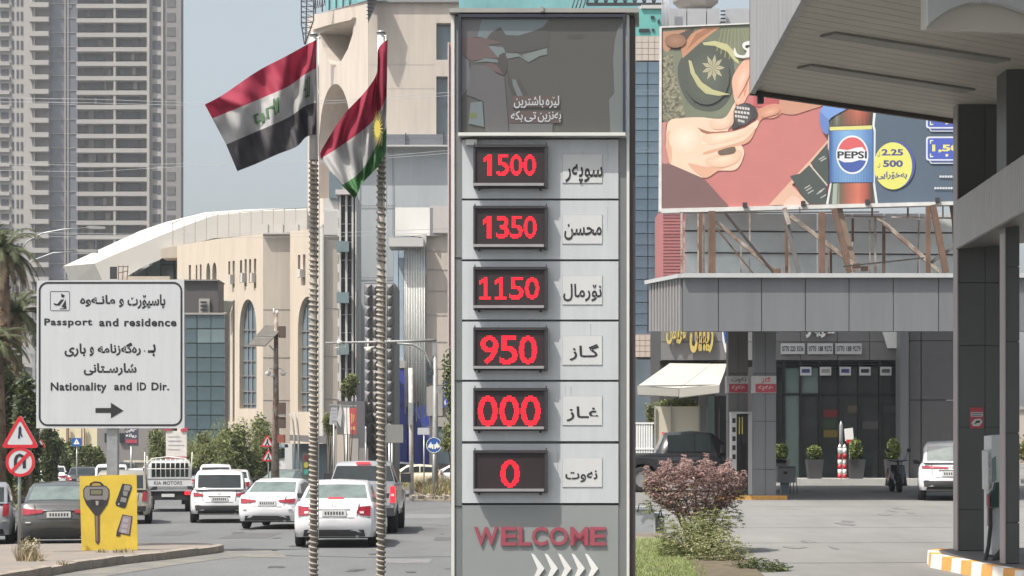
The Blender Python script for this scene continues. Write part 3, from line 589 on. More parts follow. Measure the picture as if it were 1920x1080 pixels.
mb = MB(); PB.rect(mb, 492.5, 437, 545, 440, -3, .3); mb.build('coping', m_roofw, A_); mb = MB(); PD.rect(mb, 603, 421, 638.5, 425, -3, .3, 0); mb.build('coping', m_roofw, A_)
for y in (600, 690, 770): mb = MB(); PB.rect(mb, 493.5, y-20, 543.7, y-19.3, .0, .02); PD.rect(mb, 606.5, y-22, 637, y-21.3, .0, .02); mb.build('joint', m_con2, A_)
# glass behind the openings, glazing bars
def backglass(pl, x0, y0, x1, y1, name='glazing'): mb = MB(); pl.rect(mb, x0, y0, x1, y1, -.44, -.36); return mb.build(name, m_glass, A_)
for a in ((345, 485, 412, 600), (422, 480, 486, 545), (422, 555, 444, 795), (446, 550, 485, 772)): backglass(PA, *a)
for a in ((554, 470, 577, 545), (556, 550, 598, 780)): backglass(PC, *a)
def gl(pl, x0, y0, x1, y1, w=None): mb = MB(); pl.rect(mb, x0, y0, x1, y1, -.35, -.27); mb.build('glazing_bar', m_con2, A_)
for y in (618, 648, 676, 704, 733, 757): gl(PA, 449, y, 481, y+1.6); gl(PC, 558, y+2, 596, y+3.6)
for x in (457, 465, 473): gl(PA, x, 575, x+.8, 766)
for x in (567, 577, 587): gl(PC, x, 575, x+.9, 772)
# white shade fins hanging in slots
for x, y in ((437, 515), (459.5, 512), (477.5, 512)): mb = MB(); PA.rect(mb, x-1.5, y, x+1.8, y+18, -.7, .3); mb.build('shade_box', m_roofw, A_)
mb = MB(); PC.rect(mb, 565, 505, 570, 520, -.6, .3); mb.build('shade_box', m_roofw, A_)
for x, y in ((427, 585), (436, 585), (427, 655)): mb = MB(); PA.prism(mb, [(x-4, y), (x+3, y-22), (x+4, y-20), (x-2, y+1)], .1, .9); mb.build('open_vent', mat('vent_flap', (.3, .32, .3), .4, vary=.1), A_)
# body behind so the block has depth
mb = MB(); mb.prism([PA.at(332, 870, -1.25), PB.at(493, 870, -3), PC.at(603, 870, -1.25), PD.at(638, 870, -3), Vector((X(640, 175), 175, PA.at(332, 870).z)), Vector((X(332, 185), 185, PA.at(332, 870).z))],
                    [PA.at(332, 466, -1.25), PB.at(493, 443, -3), PC.at(603, 434, -1.25), PD.at(638, 430, -3), Vector((X(640, 175), 175, 17.5)), Vector((X(332, 185), 185, 16.5))]); mb.build('block', m_stonew, A_)
C1 = [(177, 494), (215, 477), (260, 459), (300, 442), (345, 424), (400, 404), (480, 396), (575, 393)]
C2 = [(119, 499), (160, 480), (212, 456), (262, 433), (312, 416), (385, 398), (472, 392), (575, 390)]
C3 = [(194, 530), (232, 522), (268, 500), (300, 487), (322, 468), (400, 447), (480, 440), (575, 433)]
s_ = [[W(*C1[i], 152), W(*C2[i], 162), W(C2[i][0]+14, C3[i][1]+2, 162), W(*C3[i], 152)] for i in range(8)]
mb = MB(); vs = [p for r in s_ for p in r]; fs = [(0, 1, 2, 3), (31, 30, 29, 28)]
for i in range(7):
    for j in range(4): fs.append((i*4+j, (i+1)*4+j, (i+1)*4+(j+1) % 4, i*4+(j+1) % 4))
mb.mesh(vs, fs); mb.build('sweeping_roof', m_roofw, A_)
for k in range(13):
    x = 322+k*21; yb = 460-(x-322)*.17 if x < 410 else 445-(x-410)*.085
    yt = yb-(45 if x > 330 else 42); mb = MB(); mb.box(X(x, 150), X(x+1.3, 150), 150.3, 150.36, Z(yb, 150), Z(yt, 150)); mb.build('railing_post', mat('railing_tan', (.35, .3, .25), .6), A_)
mb = MB(); mb.tube([W(322, 419, 150.3), W(345, 410, 150.3), W(410, 400, 150.3), W(500, 393, 150.3), W(575, 390, 150.3)], .03, 5); mb.build('handrail', M_steel, A_)
for x in (485, 513, 542): mb = MB(); mb.box(X(x, 146), X(x+17, 146), 146, 147, Z(438, 146), Z(420, 146)); mb.build('rooftop_unit', m_roofw, A_)
mb = MB(); G2 = FP(156); G2.prism(mb, [(236, 525), (345, 525), (345, 466), (322, 466), (300, 487)], -.5, 0); mb.build('clerestory_glass', m_glass, A_)
for x in (250, 275, 301, 326): mb = MB(); FP(155.8).rect(mb, x, 486 if x > 290 else 505, x+1.6, 523, 0, .12); mb.build('mullion', M_dark, A_)
mb = MB(); FP(155.8).rect(mb, 300, 496, 345, 497.5, 0, .1); mb.build('transom', M_dark, A_)
mb = MB(); FP(151).prism(mb, [(301, 467), (322, 462), (344, 461), (344, 483), (304, 484), (301, 478)], -2, 0); FP(151).rect(mb, 228, 518, 318, 530, -2, 0); mb.build('parapet', m_stone, A_)
rg = thing('rooftop_sign_frame', 'small rooftop frame with a dark panel on the mall behind the road sign', 'frame', W(222, 525, 149))
mb = MB(); FP(149).rect(mb, 206, 500, 219, 523, -.1, 0); mb.build('panel', M_dark, rg)
mb = MB()
for a, b in (((222, 525), (222, 498)), ((238, 525), (240, 498)), ((222, 500), (240, 500)), ((222, 512), (240, 508)), ((230, 525), (231, 498))): mb.bar(W(*a, 149), W(*b, 149), .06)
mb.build('lattice', mat('rusty_steel', (.22, .12, .08), .8, vary=.3, scale=4), rg)
# dark block and teal glass block in front
D_ = thing('dark_block', 'dark grey windowless block standing behind the teal glass building', 'building', (X(376, 127), 127, 0))
mb = MB(); mb.box(X(343, 127), X(409, 127), 127, 129.5, 0, Z(527, 127)); mb.build('wall', mat('charcoal_cladding', (.075, .07, .07), .6, vary=.06), D_)
mb = MB(); mb.box(X(342, 127), X(410, 127), 126.8, 129.7, Z(527, 127), Z(524.5, 127)); mb.build('coping', m_con2, D_)
mb = MB(); FP(126.9).rect(mb, 373, 560, 393, 590, -.05, .05); v_ = mb.build('vent', m_con, D_)
for y in (565, 572, 579): mb = MB(); FP(126.8).rect(mb, 376, y, 388, y+3.5, 0, .05); mb.build('louvre', M_dark, v_)
G_ = thing('glass_office', 'narrow teal glass office building beside the big road sign', 'building', (X(384, 122), 122, 0))
mb = MB(); mb.box(X(347, 122), X(421, 122), 122.1, 123.6, 0, Z(589, 122)); mb.build('core', m_con2, G_)
mb = MB(); mb.box(X(346, 122), X(422, 122), 121.9, 123.7, Z(590, 122), Z(586.5, 122)); mb.build('coping', m_con, G_)
m_teal = mat('teal_glass', (.075, .115, .13), .1, vary=.25, scale=.5, spec=.8); m_teal2 = mat('pale_teal_glass', (.14, .19, .20), .12, vary=.2, scale=.6, spec=.8)
for r in range(10):
    y = 590.5+27*r
    for a, b in ((347.3, 368.7), (370.3, 395), (396, 420.8)): pxbox('pane', a, y, b, y+25, 121.98, .1, m_teal2 if r == 1 and a > 360 else m_teal, G_)
# ================================================================ BEIGE HIGH BLOCK WITH ROUND CORNER
m_bt = mat('beige_tile', (.44, .39, .34), .75, vary=.09, scale=.8, stretch=(2.5, 2.5, .25)); m_sh = mat('grey_render_recess_shade', (.33, .305, .31), .8, vary=.05)
B_ = thing('beige_tower', 'tall beige block with a pointed oval recess and a rounded arch behind the flags', 'building', (X(690, 162.4), 162.4, 0))  # this block, metal wall, piped and low shops: distances scaled up about the camera
PE = PL(577, 172.2, 690, 162.4); PFl = FP(161.84)
mb = MB(); PE.wall(mb, [(577, 36), (588, 30), (640, 14), (690, 0), (690, -60), (577, -60)][:4]+[(690, 860), (577, 860)], [[(600, 62), (620, 50), (665, 38), (661, 65), (652, 92), (640, 114), (626, 128), (613, 112), (605, 88)], arch(629, 157, 372, 31, 140, 18)], -2.5, 0, 0); mb.build('wall', m_bt, B_)
mb = MB(); PE.rect(mb, 580, 30, 688, 380, -2.7, -2.52); mb.build('recess_wall', m_sh, B_)  # back wall in a darker grey, recess shade partly put into its colour
mb = MB(); PE.prism(mb, [(587, 30), (588, 49), (594, 56), (620, 48), (664, 38), (668, 33), (664, 14)], -.2, .3); mb.build('balcony', m_bt, B_)
for k in range(6): x = 596+k*13; mb = MB(); PE.rect(mb, x, 0-k*2, x+.8, 26-k*3, .2, .28); mb.build('railing_post', M_dark, B_)
mb = MB(); PE.prism(mb, [(612, -40), (612, 20), (668, 6), (668, -40)], .1, .13); PE.prism(mb, [(668.5, -40), (668.5, 6), (690, 1), (690, -40)], .1, .13); mb.build('glass_railing', mat('turquoise_glass', (.16, .35, .36), .15, vary=.2, scale=.4), B_)
mb = MB(); PFl.wall(mb, [(690.5, 6), (860, 6), (860, 256), (690.5, 256)], [slot(818, 845, 43, 112), slot(818, 845, 143, 252)], -1, 0); mb.build('wall', m_bt, B_)
mb = MB(); PFl.rect(mb, 690.5, 2, 860, 5.8, -1, .3); mb.build('coping', m_con2, B_)
for a in ((816, 41, 847, 114), (816, 141, 847, 254)): mb = MB(); PFl.rect(mb, *a, -.8, -.7); mb.build('window', m_glass, B_)
for y in (145, 190): mb = MB(); PFl.rect(mb, 691, y-24, 816, y-23.4, 0, .01); mb.build('joint', m_sh, B_)
mb = MB(); PFl.rect(mb, 712, -60, 1200, 1.5, -14, -3); mb.build('upper_glazing', mat('turquoise_glass', (.1, .3, .3)), B_)
mb = MB(); PFl.rect(mb, 690.6, 256.3, 860, 860, -6, -.4); PFl.rect(mb, 690.6, 6.3, 860, 255.7, -6, -1.1); PE.rect(mb, 577.5, 40, 689.5, 860, -7, -2.9); mb.build('block', m_sh, B_)
gb = mat('grey_balustrade', (.14, .15, .17), .4, vary=.1)
for y0, y1 in ((252, 259), (260, 266), (266.8, 272)): mb = MB(); FP(158.48).rect(mb, 722, y0, 842, y1, 0, .06); mb.build('balustrade_panel', gb, B_)
for x in (760, 831): mb = MB(); FP(158.34).rect(mb, x, 249, x+2, 272, 0, .1); mb.build('post', M_dark, B_)
# stair lattice hanging on the corner and lattice mast
mb = MB(); Yk = 166.6
for a, b in (((565, -20), (565, 45)), ((588, -20), (588, 38)), ((565, 45), (571, 83)), ((588, 38), (572, 83)), ((576, -20), (573, 83))): mb.bar(W(*a, Yk), W(*b, Yk), .09)
for i in range(9):
    y = -18+10*i; x0 = 565 if y < 45 else 565+(y-45)*.16; x1 = 587-(max(0, y-38))*.33; mb.bar(W(x0, y, Yk), W(x1, y, Yk), .06); mb.bar(W(x0, y, Yk), W(x1, y+10, Yk), .04)
for i in range(5): mb.bar(W(589+i*4.5, -20, Yk), W(592+i*4.5, 17-i*1.5, Yk), .05); mb.bar(W(593+i*4.5, -20, Yk), W(589+i*4.5, 17-i*1.5, Yk), .05)
t = thing('lattice_mast', 'black lattice mast tapering down the left corner of the tall beige block', 'mast', W(572, 83, Yk)); mb.build('lattice', M_dark, t)
mb = MB(); Yk = 160.3; mb.prism([W(688, -30, Yk), W(712, -30, Yk), W(704, 12, Yk), (W(690, 44, Yk))], [W(688, -30, Yk+1), W(712, -30, Yk+1), W(704, 12, Yk+1), W(690, 44, Yk+1)])
t = thing('hanging_stair', 'dark wedge shaped metal stair housing on the beige block corner', 'stair', W(690, 44, Yk)); mb.build('housing', mat('mesh_grey', (.13, .13, .14), .6, vary=.2), t)
for k in range(7): mb = MB(); FP(Yk).rect(mb, 687, -8+k*7, 706-k*2.3, -7+k*7, 0, .15); mb.build('tread', M_dark, t)
# ================================================================ BLUE GREY METAL WALL, STRIPED SHAFT, STUDDED BLOCK
m_bg = mat('blue_grey_sheet', (.33, .355, .37), .5, vary=.08, scale=.5, stretch=(2, 2, .3)); m_wh = mat('white_cladding', (.43, .425, .41), .6, vary=.05, scale=.6)
C_ = thing('metal_clad_block', 'plain blue grey metal wall between the flagpoles and the pylon', 'building', (X(750, 158.2), 158.2, 0))
mb = MB(); mb.box(X(664, 158.2), X(855, 158.2), 158.76, 163.8, 0, Z(276, 158.76)); mb.build('wall', m_bg, C_); mb = MB(); FP(158.2).rect(mb, 640, 273, 850, 276, -1.5, .4); mb.build('ledge', m_wh, C_)
for y in (385, 520, 650): mb = MB(); FP(158.69).rect(mb, 665, y, 740, y+1, 0, .02); mb.build('joint', m_con2, C_)
mb = MB(); FP(158.69).rect(mb, 736, 280, 737, 440, 0, .02); FP(158.62).rect(mb, 669.5, 300, 671, 700, 0, .05); mb.build('joint', m_con2, C_)
S_ = thing('striped_lift_shaft', 'lift shaft with white uprights and dark glass stripes beside the first flagpole', 'lift shaft', (X(650, 110), 110, 0))
mb = MB(); mb.box(X(634, 110), X(668, 110), 110.3, 113.3, 0, Z(366, 110)); mb.build('core', mat('shaft_dark', (.05, .055, .065), .3, vary=.3, scale=.5), S_)
for a, b in ((636, 639.5), (647.5, 651.5), (659.5, 663), (666, 668.5)): mb = MB(); FP(110).rect(mb, a, 366, b, 860, -.28, .1); mb.build('upright', m_wh, S_)
mb = MB(); FP(110).rect(mb, 630, 357, 664, 366, -3, .4); mb.build('cap', m_wh, S_)
for k in range(14): y = 385+k*34; mb = MB(); FP(110.2).rect(mb, 640, y, 659.5, y+1.6, -.1, .02); FP(110.25).rect(mb, 633, y+8, 636, y+24, -.04, .05); mb.build('glass_joint', m_wh, S_)
for y in (452, 548, 645): mb = MB(); FP(109.2).rect(mb, 631, y, 654, y+20, -.6, 0); mb.build('glass_balcony', m_teal2, S_)
mb = MB(); FP(120).rect(mb, 617, 322, 640, 372, -1, 0); w_ = thing('corner_bay', 'small blue grey window bay on a white base above the mall corner', 'bay window', W(628, 425, 120)); mb.build('window', m_glass, w_)
mb = MB(); FP(120.2).rect(mb, 606, 372, 640, 395, -1, 0); FP(119.5).rect(mb, 607, 395, 637, 440, -3, 0); mb.build('base', m_wh, w_)
K_ = thing('studded_block', 'dark grey block clad with rows of protruding pyramid studs', 'building', (X(705, 108), 108, 0))
m_st = mat('stud_grey', (.20, .20, .205), .45, vary=.06)
mb = MB(); mb.box(X(683, 108), X(740, 108), 108, 112.8, 0, Z(531, 108)); mb.build('wall', mat('stud_wall', (.13, .13, .13), .6, vary=.1), K_)
w = 13.2*108/F; h = 20*108/F; mb = MB(); mb.mesh([(-w/2, 0, h*.5), (w/2, 0, h*.5), (w*.35, 0, -h*.3), (-w*.35, 0, -h*.3), (0, -.42, h*.12), (0, -.1, -h*.5)], [(0, 1, 4), (0, 4, 3), (1, 2, 4), (3, 4, 5), (2, 5, 4), (3, 5, 2)])
so = mb.build('pyramid_stud', m_st); sdat = so.data; bpy.data.objects.remove(so)
for r in range(16):
    for c in range(4):
        x = 690+c*13.4; p = W(x, 543+r*20, 108)-Vector((0, .005, 0)); o = bpy.data.objects.new('pyramid_stud', sdat); link(o, K_); o.location = p-origin(K_)
# ================================================================ WHITE SHOP WITH VERTICAL PIPES
V_ = thing('piped_shop', 'white fronted shop with vertical white pipes and cobalt blue glass below', 'building', (X(780, 147), 147, 0))
PV = PL(741, 149.8, 806, 145.88)
mb = MB(); PV.rect(mb, 741, 389, 806, 442, -4, 0); mb.build('upper_wall', m_wh, V_)
mb = MB(); FP(146.02).rect(mb, 806.3, 386, 850, 437, -4, 0); mb.build('upper_wall', mat('pinkish_render', (.42, .39, .375), .7, vary=.04), V_)
mb = MB(); FP(144.9).rect(mb, 729, 446, 794, 462, -3, 0); FP(145.04).prism(mb, [(778, 441), (799, 438), (799, 455), (795, 462), (794.2, 446)], -3, -.0); mb.build('canopy', m_wh, V_)
mb = MB(); FP(146.44).rect(mb, 799, 437.3, 850, 722, -4, 0); mb.build('stone_wall', m_bt, V_)
for y in (470, 505, 545, 590, 640, 690): mb = MB(); FP(146.41).rect(mb, 800, y, 849, y+.8, -.01, .01); mb.build('joint', m_sh, V_)
mb = MB(); mb.box(X(737, 148.4), X(800, 148.4), 148.68, 154, 0, Z(463, 148.4)); mb.build('glass_core', m_glass, V_)
m_lb = mat('pale_blue_glass', (.36, .44, .52), .3, vary=.1, scale=.5)
for a, b in ((738, 746.5), (748, 757)): mb = MB(); FP(148.26).rect(mb, a, 464, b, 688, -.2, 0); mb.build('glass_strip', m_lb, V_)
mb = MB(); FP(148.12).rect(mb, 736, 676, 762, 690, -.3, .2); mb.build('sill', m_wh, V_)
m_cob = mat('cobalt_panel', (.06, .085, .36), .3, vary=.15, scale=.6)
for i, y in enumerate((692, 722.5, 762, 800, 838)):
    for a, b in ((741, 763), (765, 775), (777, 788), (790, 812)):
        if a > 763 and y < 760: continue
        pxbox('cobalt_pane', a, y, b, y+(28.5 if i == 0 else 36.5), 147.98, .15, m_cob, V_)
mp_ = mat('white_pipe', (.62, .62, .59), .5, vary=.05); rp = random.Random(7)
for k in range(13):
    x = 759.5+k*3.05; yb = 800+rp.uniform(-50, 30); mb = MB(); mb.tube([W(x, 463, 145.88), W(x, yb, 145.88)], .04, 6); mb.build('pipe', mp_, V_)
for y in (510, 540, 640, 680): mb = MB(); mb.tube([W(757, y, 146.02), W(798, y, 146.02)], .02, 5); mb.build('pipe_bracket', mp_, V_)
for y in (678, 692, 706):
    for x in (801, 809): pxbox('window_pane', x, y, x+7, y+12, 146.3, .1, m_glass, V_)
L2 = thing('low_shop', 'low beige shop with a blue Arabic name board beside the pylon', 'building', (X(830, 140), 140, 0))
mb = MB(); mb.box(X(805, 140), X(870, 140), 140, 145.6, 0, Z(723, 140)); mb.build('wall', m_sh, L2); mb = MB(); FP(139.86).rect(mb, 812, 782, 870, 800, 0, .3); FP(139.86).rect(mb, 800, 725, 830, 780, 0, .1); mb.build('awning_board', m_con, L2)
mb = MB(); FP(139.44).rect(mb, 831, 712, 870, 764, -.2, 0); nb = mb.build('name_board', m_cob, L2); word('lettering', 'دنیا', (833, 716, 868, 736), FP(139.44), .02, M_white, nb); word('lettering', 'زانین', (833, 740, 868, 760), FP(139.44), .02, M_white, nb)
mb = MB(); FP(139.79).rect(mb, 815, 802, 868, 870, 0, .1); mb.build('shop_window', m_glass, L2)
# ================================================================ GLASS BLOCK BEHIND THE PYLON
E_ = thing('glass_block_behind_pylon', 'blue glass block edged in dusty pink cladding directly behind the pylon', 'building', (X(1040, 96), 96, 0))
m_pink = mat('dusty_pink_cladding', (.38, .15, .15), .6, vary=.06, scale=.5); m_pinkl = mat('faded_pink_cladding', (.48, .22, .22), .6, vary=.06, scale=.5)
mb = MB(); mb.box(X(854, 96), X(1240, 96), 96.2, 108, 0, Z(66, 96)); mb.build('core', m_con2, E_)
mb = MB(); FP(95.8).rect(mb, 842, 80, 854, 700, -3, 0); mb.build('pink_strip', m_pinkl, E_)
mb = MB(); FP(95.8).rect(mb, 839.5, 80, 841.7, 700, -3, .1); mb.build('edge_strip', m_wh, E_)
for r in range(24):
    y = 116+r*21.5
    if y > 612: break
    for c in range(7): pxbox('wide_pane', 856+c*47.6, y, 856+c*47.6+46, y+20.3, 96.05, .12, mat('slate_blue_glass', (.10, .15, .19), .12, vary=.3, scale=.3, spec=.8), E_)
    for c in range(2): pxbox('pane', 1190+c*25.5, y, 1214+c*25.5, y+20.3, 96.05, .12, mat('slate_blue_glass', (.10, .15, .19), .12, vary=.3, scale=.3, spec=.8), E_)
for r in range(4):
    for c in range(4): pxbox('tile', 1192+c*12, 68+r*11.5, 1203.3+c*12, 78.8+r*11.5, 96.05, .12, m_bt, E_)
for r in range(4):
    for c in range(5): pxbox('tile', 1190+c*10, 628+r*10.5, 1199.4+c*10, 637.7+r*10.5, 95.9, .2, m_bt, E_)
mb = MB(); FP(95.7).rect(mb, 1190, 625, 1241, 672, -.4, -.35); mb.build('tile_bed', m_con2, E_)
mb = MB(); FP(95.9).rect(mb, 1188, 674, 1260, 860, -.2, 0); mb.build('shop_glazing', m_glass, E_)
P_ = thing('pink_wall_block', 'dusty pink clad wall seen under the left end of the billboard', 'building', (X(1260, 90), 90, 0))
mb = MB(); mb.box(X(1243, 90), X(1292, 90), 90, 95, 0, Z(385, 90)); mb.build('wall', m_pink, P_)
for k in range(22): mb = MB(); FP(90).rect(mb, 1243.5, 390+k*6, 1282, 390.7+k*6, 0, .015); mb.build('joint', mat('pink_joint', (.25, .1, .1), .7), P_)
U_ = thing('rooftop_plant', 'grey rooftop plant enclosure showing above the billboard', 'building', (X(1330, 100), 100, 0))
for a, b in ((1256, 1287), (1288.5, 1324), (1325.5, 1349), (1362, 1420)): mb = MB(); FP(100).rect(mb, a, 16, b, 70, -5, 0); mb.build('panel', mat('plant_panel', (.36, .37, .38), .5, vary=.06), U_)
mb = MB(); FP(100.5).rect(mb, 1250, 60, 1420, 860, -8, 0); mb.build('block', m_con2, U_)
for k in range(5): mb = MB(); FP(99.9).rect(mb, 1351, 20+k*7, 1360, 22+k*7, 0, .1); mb.build('rung', M_dark, U_)
for k in range(6): mb = MB(); mb.tube([W(1241+k*2.6, 60, 99.5), W(1241+k*2.6, -30, 99.5)], .02, 5); mb.build('cable', m_wh, U_)
mb = MB(); n = 16
cyl = [Vector((X(1304, 103)+1.1*math.cos(2*math.pi*i/n), 103+1.1*math.sin(2*math.pi*i/n), 0)) for i in range(n)]
zz = [Z(15, 103), Z(5, 103), Z(-60, 103)]; rr_ = [.72, 1, 1.0]; vs = []
for z, r_ in zip(zz, rr_): vs += [Vector((X(1304, 103)+(p.x-X(1304, 103))*r_, 103+(p.y-103)*r_, z)) for p in cyl]
mb.mesh(vs, [(i+j*n, (i+1) % n+j*n, (i+1) % n+(j+1)*n, i+(j+1)*n) for j in range(2) for i in range(n)]+[tuple(range(n))]); t = thing('water_tank', 'round bottomed water tank on the roof above the billboard', 'tank', (X(1304, 103), 103, zz[0])); mb.build('tank_shell', mat('tank_plastic', (.3, .27, .24), .6, vary=.2), t)
mb = MB(); FP(108).rect(mb, 1190, 17, 1241, 110, -6, 0); t = thing('turquoise_block', 'turquoise rooftop screen wall with small dark openings beside the pylon top', 'building', W(1215, 850, 108)); mb.build('wall', mat('turquoise_paint', (.12, .36, .33), .5, vary=.08, scale=.6), t)
mb = MB(); FP(108).rect(mb, 1202, 10, 1241, 16.5, -6, .1); mb.build('coping', m_wh, t)
for a in ((1220, 30, 1227, 35), (1233, 37, 1237, 44), (1198, 54, 1218, 60), (1222, 54, 1227, 58)): mb = MB(); FP(107.98).rect(mb, *a, 0, .04); mb.build('opening', M_dark, t)
mb = MB()
for k in range(8): x = 1100+k*18; mb.bar(W(x, 8, 109), W(x+9, -22, 109), .1); mb.bar(W(x+9, -22, 109), W(x+18, 8, 109), .1)
mb.bar(W(1100, 8, 109), W(1242, 8, 109), .14); t = thing('crane_jib', 'dark steel crane truss crossing the top of the picture behind the pylon', 'crane', W(1170, 8, 109)); mb.build('truss', M_dark, t)
# ================================================================ LEFT BACKDROP
def block(name, lab, x0, x1, ytop, Y, d, m, cat='building'):
    t = thing(name, lab, cat, (X((x0+x1)/2, Y), Y, 0)); mb = MB(); mb.box(X(x0, Y), X(x1, Y), Y, Y+d, 0, Z(ytop, Y)); mb.build('wall', m, t)
    mb = MB(); mb.box(X(x0, Y)-.15, X(x1, Y)+.15, Y-.15, Y+d+.15, Z(ytop, Y), Z(ytop, Y)+.25); mb.build('coping', m_con2, t); return t
t = block('cream_house', 'cream house wall with brown posts under the road sign', 104, 182, 792, 175, 12, mat('cream_render', (.62, .56, .38), .8, vary=.06), 'house')
for x in (125, 128, 153, 158): mb = MB(); FP(174.8).rect(mb, x, 796, x+1.5, 850, 0, .15); mb.build('post', mat('brown_post', (.16, .07, .06), .7), t)
t = block('grey_house', 'low grey building behind the round trees and the dark poster', 182, 300, 790, 172, 12, m_con2, 'house')
for x in (196, 224): pxbox('window', x, 812, x+14, 830, 171.8, .15, M_glassd, t)
for x0, x1, yt, Y, m in ((-230, 40, 690, 260, m_con), (40, 110, 742, 250, m_bt)):
    t = block('distant_house', 'pale distant building behind the palms, %s one' % ('left' if x0 < 0 else 'right hand'), x0, x1, yt, Y, 20, m)
    for r in range(5):
        for c in range(int((x1-x0)/26)): pxbox('window', x0+8+c*26, yt+14+r*28, x0+20+c*26, yt+29+r*28, Y-.1, .2, M_glassd, t)
t = thing('slatted_hoarding', 'cream slatted hoarding running behind the pickup truck', 'fence', (X(290, 130), 130, 0))
for k in range(22): pxbox('slat', 232+k*5.6, 863, 237.2+k*5.6, 912, 130, .08, mat('cream_slat', (.52, .48, .38), .7, vary=.08), t)
mb = MB(); FP(129.9).rect(mb, 232, 866, 355, 868, -.3, 0); mb.build('rail', m_con, t)
Yp = 112; t = thing('poster_board', 'dark poster with white Arabic writing and a red band under the sign', 'poster', W(246, 905, Yp)); pp = FP(Yp)
mb = MB(); pp.rect(mb, 234, 800, 259, 836, -.1, 0); pb = mb.build('panel', mat('poster_dark', (.06, .06, .085), .5), t); word('lettering', 'ئەفین', (236, 802, 256, 811), pp, .02, M_white, pb); word('lettering', 'روانە', (236, 813, 256, 821), pp, .02, M_white, pb)
mb = MB(); pp.rect(mb, 236, 824, 257, 831, .005, .02); mb.build('red_band', mat('poster_red', (.35, .05, .08)), pb); mb = MB(); mb.tube([W(246, 836, Yp+.05), W(246, 912, Yp+.05)], .05, 6); mb.build('post', M_steel, t)
Yp = 108; t = thing('poster_board', 'tall white printed poster with a red base line beside the pickup truck', 'poster', W(331, 912, Yp)); pp = FP(Yp)
mb = MB(); pp.rect(mb, 311, 808, 350, 862, -.12, 0); pb = mb.build('panel', mat('poster_white', (.55, .52, .48), .5), t)
mb = MB(); pp.rect(mb, 311.5, 856, 349.5, 860, .004, .02); pp.prism(mb, [(338, 805), (352, 800), (352, 809), (340, 810)], .004, .05); pp.prism(mb, [(308, 804), (322, 804), (321, 807), (310, 808)], .004, .05); mb.build('red_print', mat('poster_red', (.35, .05, .08)), pb)
mb = MB()
for y in (818, 826, 834, 842): pp.rect(mb, 315, y, 345-(y % 3)*4, y+1.5, .004, .012)
mb.build('print_lines', mat('print_grey', (.3, .3, .34)), pb)
mb = MB()
for x in (313, 348): mb.tube([W(x, 862, Yp+.05), W(x, 915, Yp+.05)], .05, 6)
mb.build('post', M_steel, t)
# ================================================================ BILLBOARD
BPL = PL(1240, 75, 1790, 72.7)
BB = thing('billboard', 'huge soft drink billboard with hands, a bottle and a yellow circle above the filling station', 'billboard', (X(1515, 74), 74, 7))
mb = MB(); BPL.prism(mb, [(1241, 53), (1960, 23), (1960, 374), (1241, 392)], -.25, 0); bf = mb.build('panel', pmat((202, 118, 112), k=1.0), BB)
mb = MB(); BPL.prism(mb, [(1236, 392), (1960, 374), (1960, 380), (1241, 400)], -.3, .12); BPL.prism(mb, [(1237, 50), (1241, 50), (1241, 395), (1235, 398)], -.3, .05); BPL.prism(mb, [(1241, 50), (1960, 20), (1960, 22.5), (1241, 52.5)], -.3, .05); mb.build('frame', mat('billboard_frame', (.5, .5, .48), .5, vary=.15, scale=2), BB)
for x in (1398, 1507, 1627, 1758): mb = MB(); BPL.rect(mb, x-4, 385-(x-1240)*.025, x+4, 394-(x-1240)*.025, .12, .25); mb.build('clamp', M_dark, BB)
_bl = [0]
def bp(pts, c, name='print', k=1.0, tf=None):
    if tf == 3: pts = [(1230+x/3, 40+y/3) for x, y in pts]
    if tf == 4: pts = [(1500+x/4.8, 180+y/4.8) for x, y in pts]
    _bl[0] += 1; o = .003+.0003*_bl[0]
    mb = MB(); mb.mesh([BPL.at(x, y, o) for x, y in pts], geometry.tessellate_polygon([[Vector((x, y, 0)) for x, y in pts]]))
    return mb.build(name, pmat(c, k=k) if isinstance(c, tuple) else c, bf)
def sm(pts, n=6):                                  # smooth closed outline through the points
    o = []; m = len(pts)
    for i in range(m):
        p0, p1, p2, p3 = pts[i-1], pts[i], pts[(i+1) % m], pts[(i+2) % m]
        for k in range(n):
            t = k/n; o.append(tuple(.5*(2*p1[c]+(-p0[c]+p2[c])*t+(2*p0[c]-5*p1[c]+4*p2[c]-p3[c])*t*t+(-p0[c]+3*p1[c]-3*p2[c]+p3[c])*t**3) for c in (0, 1)))
    return o
bp([(35, 40), (545, 18), (545, 190), (460, 250), (432, 330), (455, 460), (385, 548), (250, 545), (150, 545), (60, 566), (35, 566)], mat('print_olive', lin((104, 110, 92)), .6, vary=.2, scale=.5), 'dish_print', tf=3)
bp(sm([(130, 230), (250, 120), (400, 130), (440, 250), (430, 400), (350, 500), (220, 490), (140, 380)]), (84, 90, 80), tf=3)
bp([(35, 190), (95, 190), (95, 240), (135, 400), (165, 535), (60, 564), (35, 566)], mat('print_speckle', lin((140, 136, 112)), .6, vary=0, scale=9, col2=lin((70, 72, 62))), 'cloth_print', tf=3)
bp([(35, 60), (170, 45), (110, 130), (60, 175), (35, 150)], (186, 138, 104), tf=3); bp([(130, 70), (215, 35), (205, 95), (145, 165), (75, 165)], (86, 76, 70), tf=3)
bp([(200, 70), (260, 35), (365, 30), (260, 110), (150, 208), (140, 150)], (196, 140, 100), tf=3); bp([(225, 70), (290, 40), (335, 38), (240, 100), (170, 165)], (168, 112, 76), tf=3)
for k in range(9): bp([(372+k*18, 40), (377+k*18, 38), (330+k*26+8, 190+k*8), (324+k*26+8, 188+k*8)][:4] if k < 6 else [(372+k*18, 40), (377+k*18, 38), (420+k*14, 110), (416+k*14, 110)], (150, 150, 100), 'line_print', tf=3)
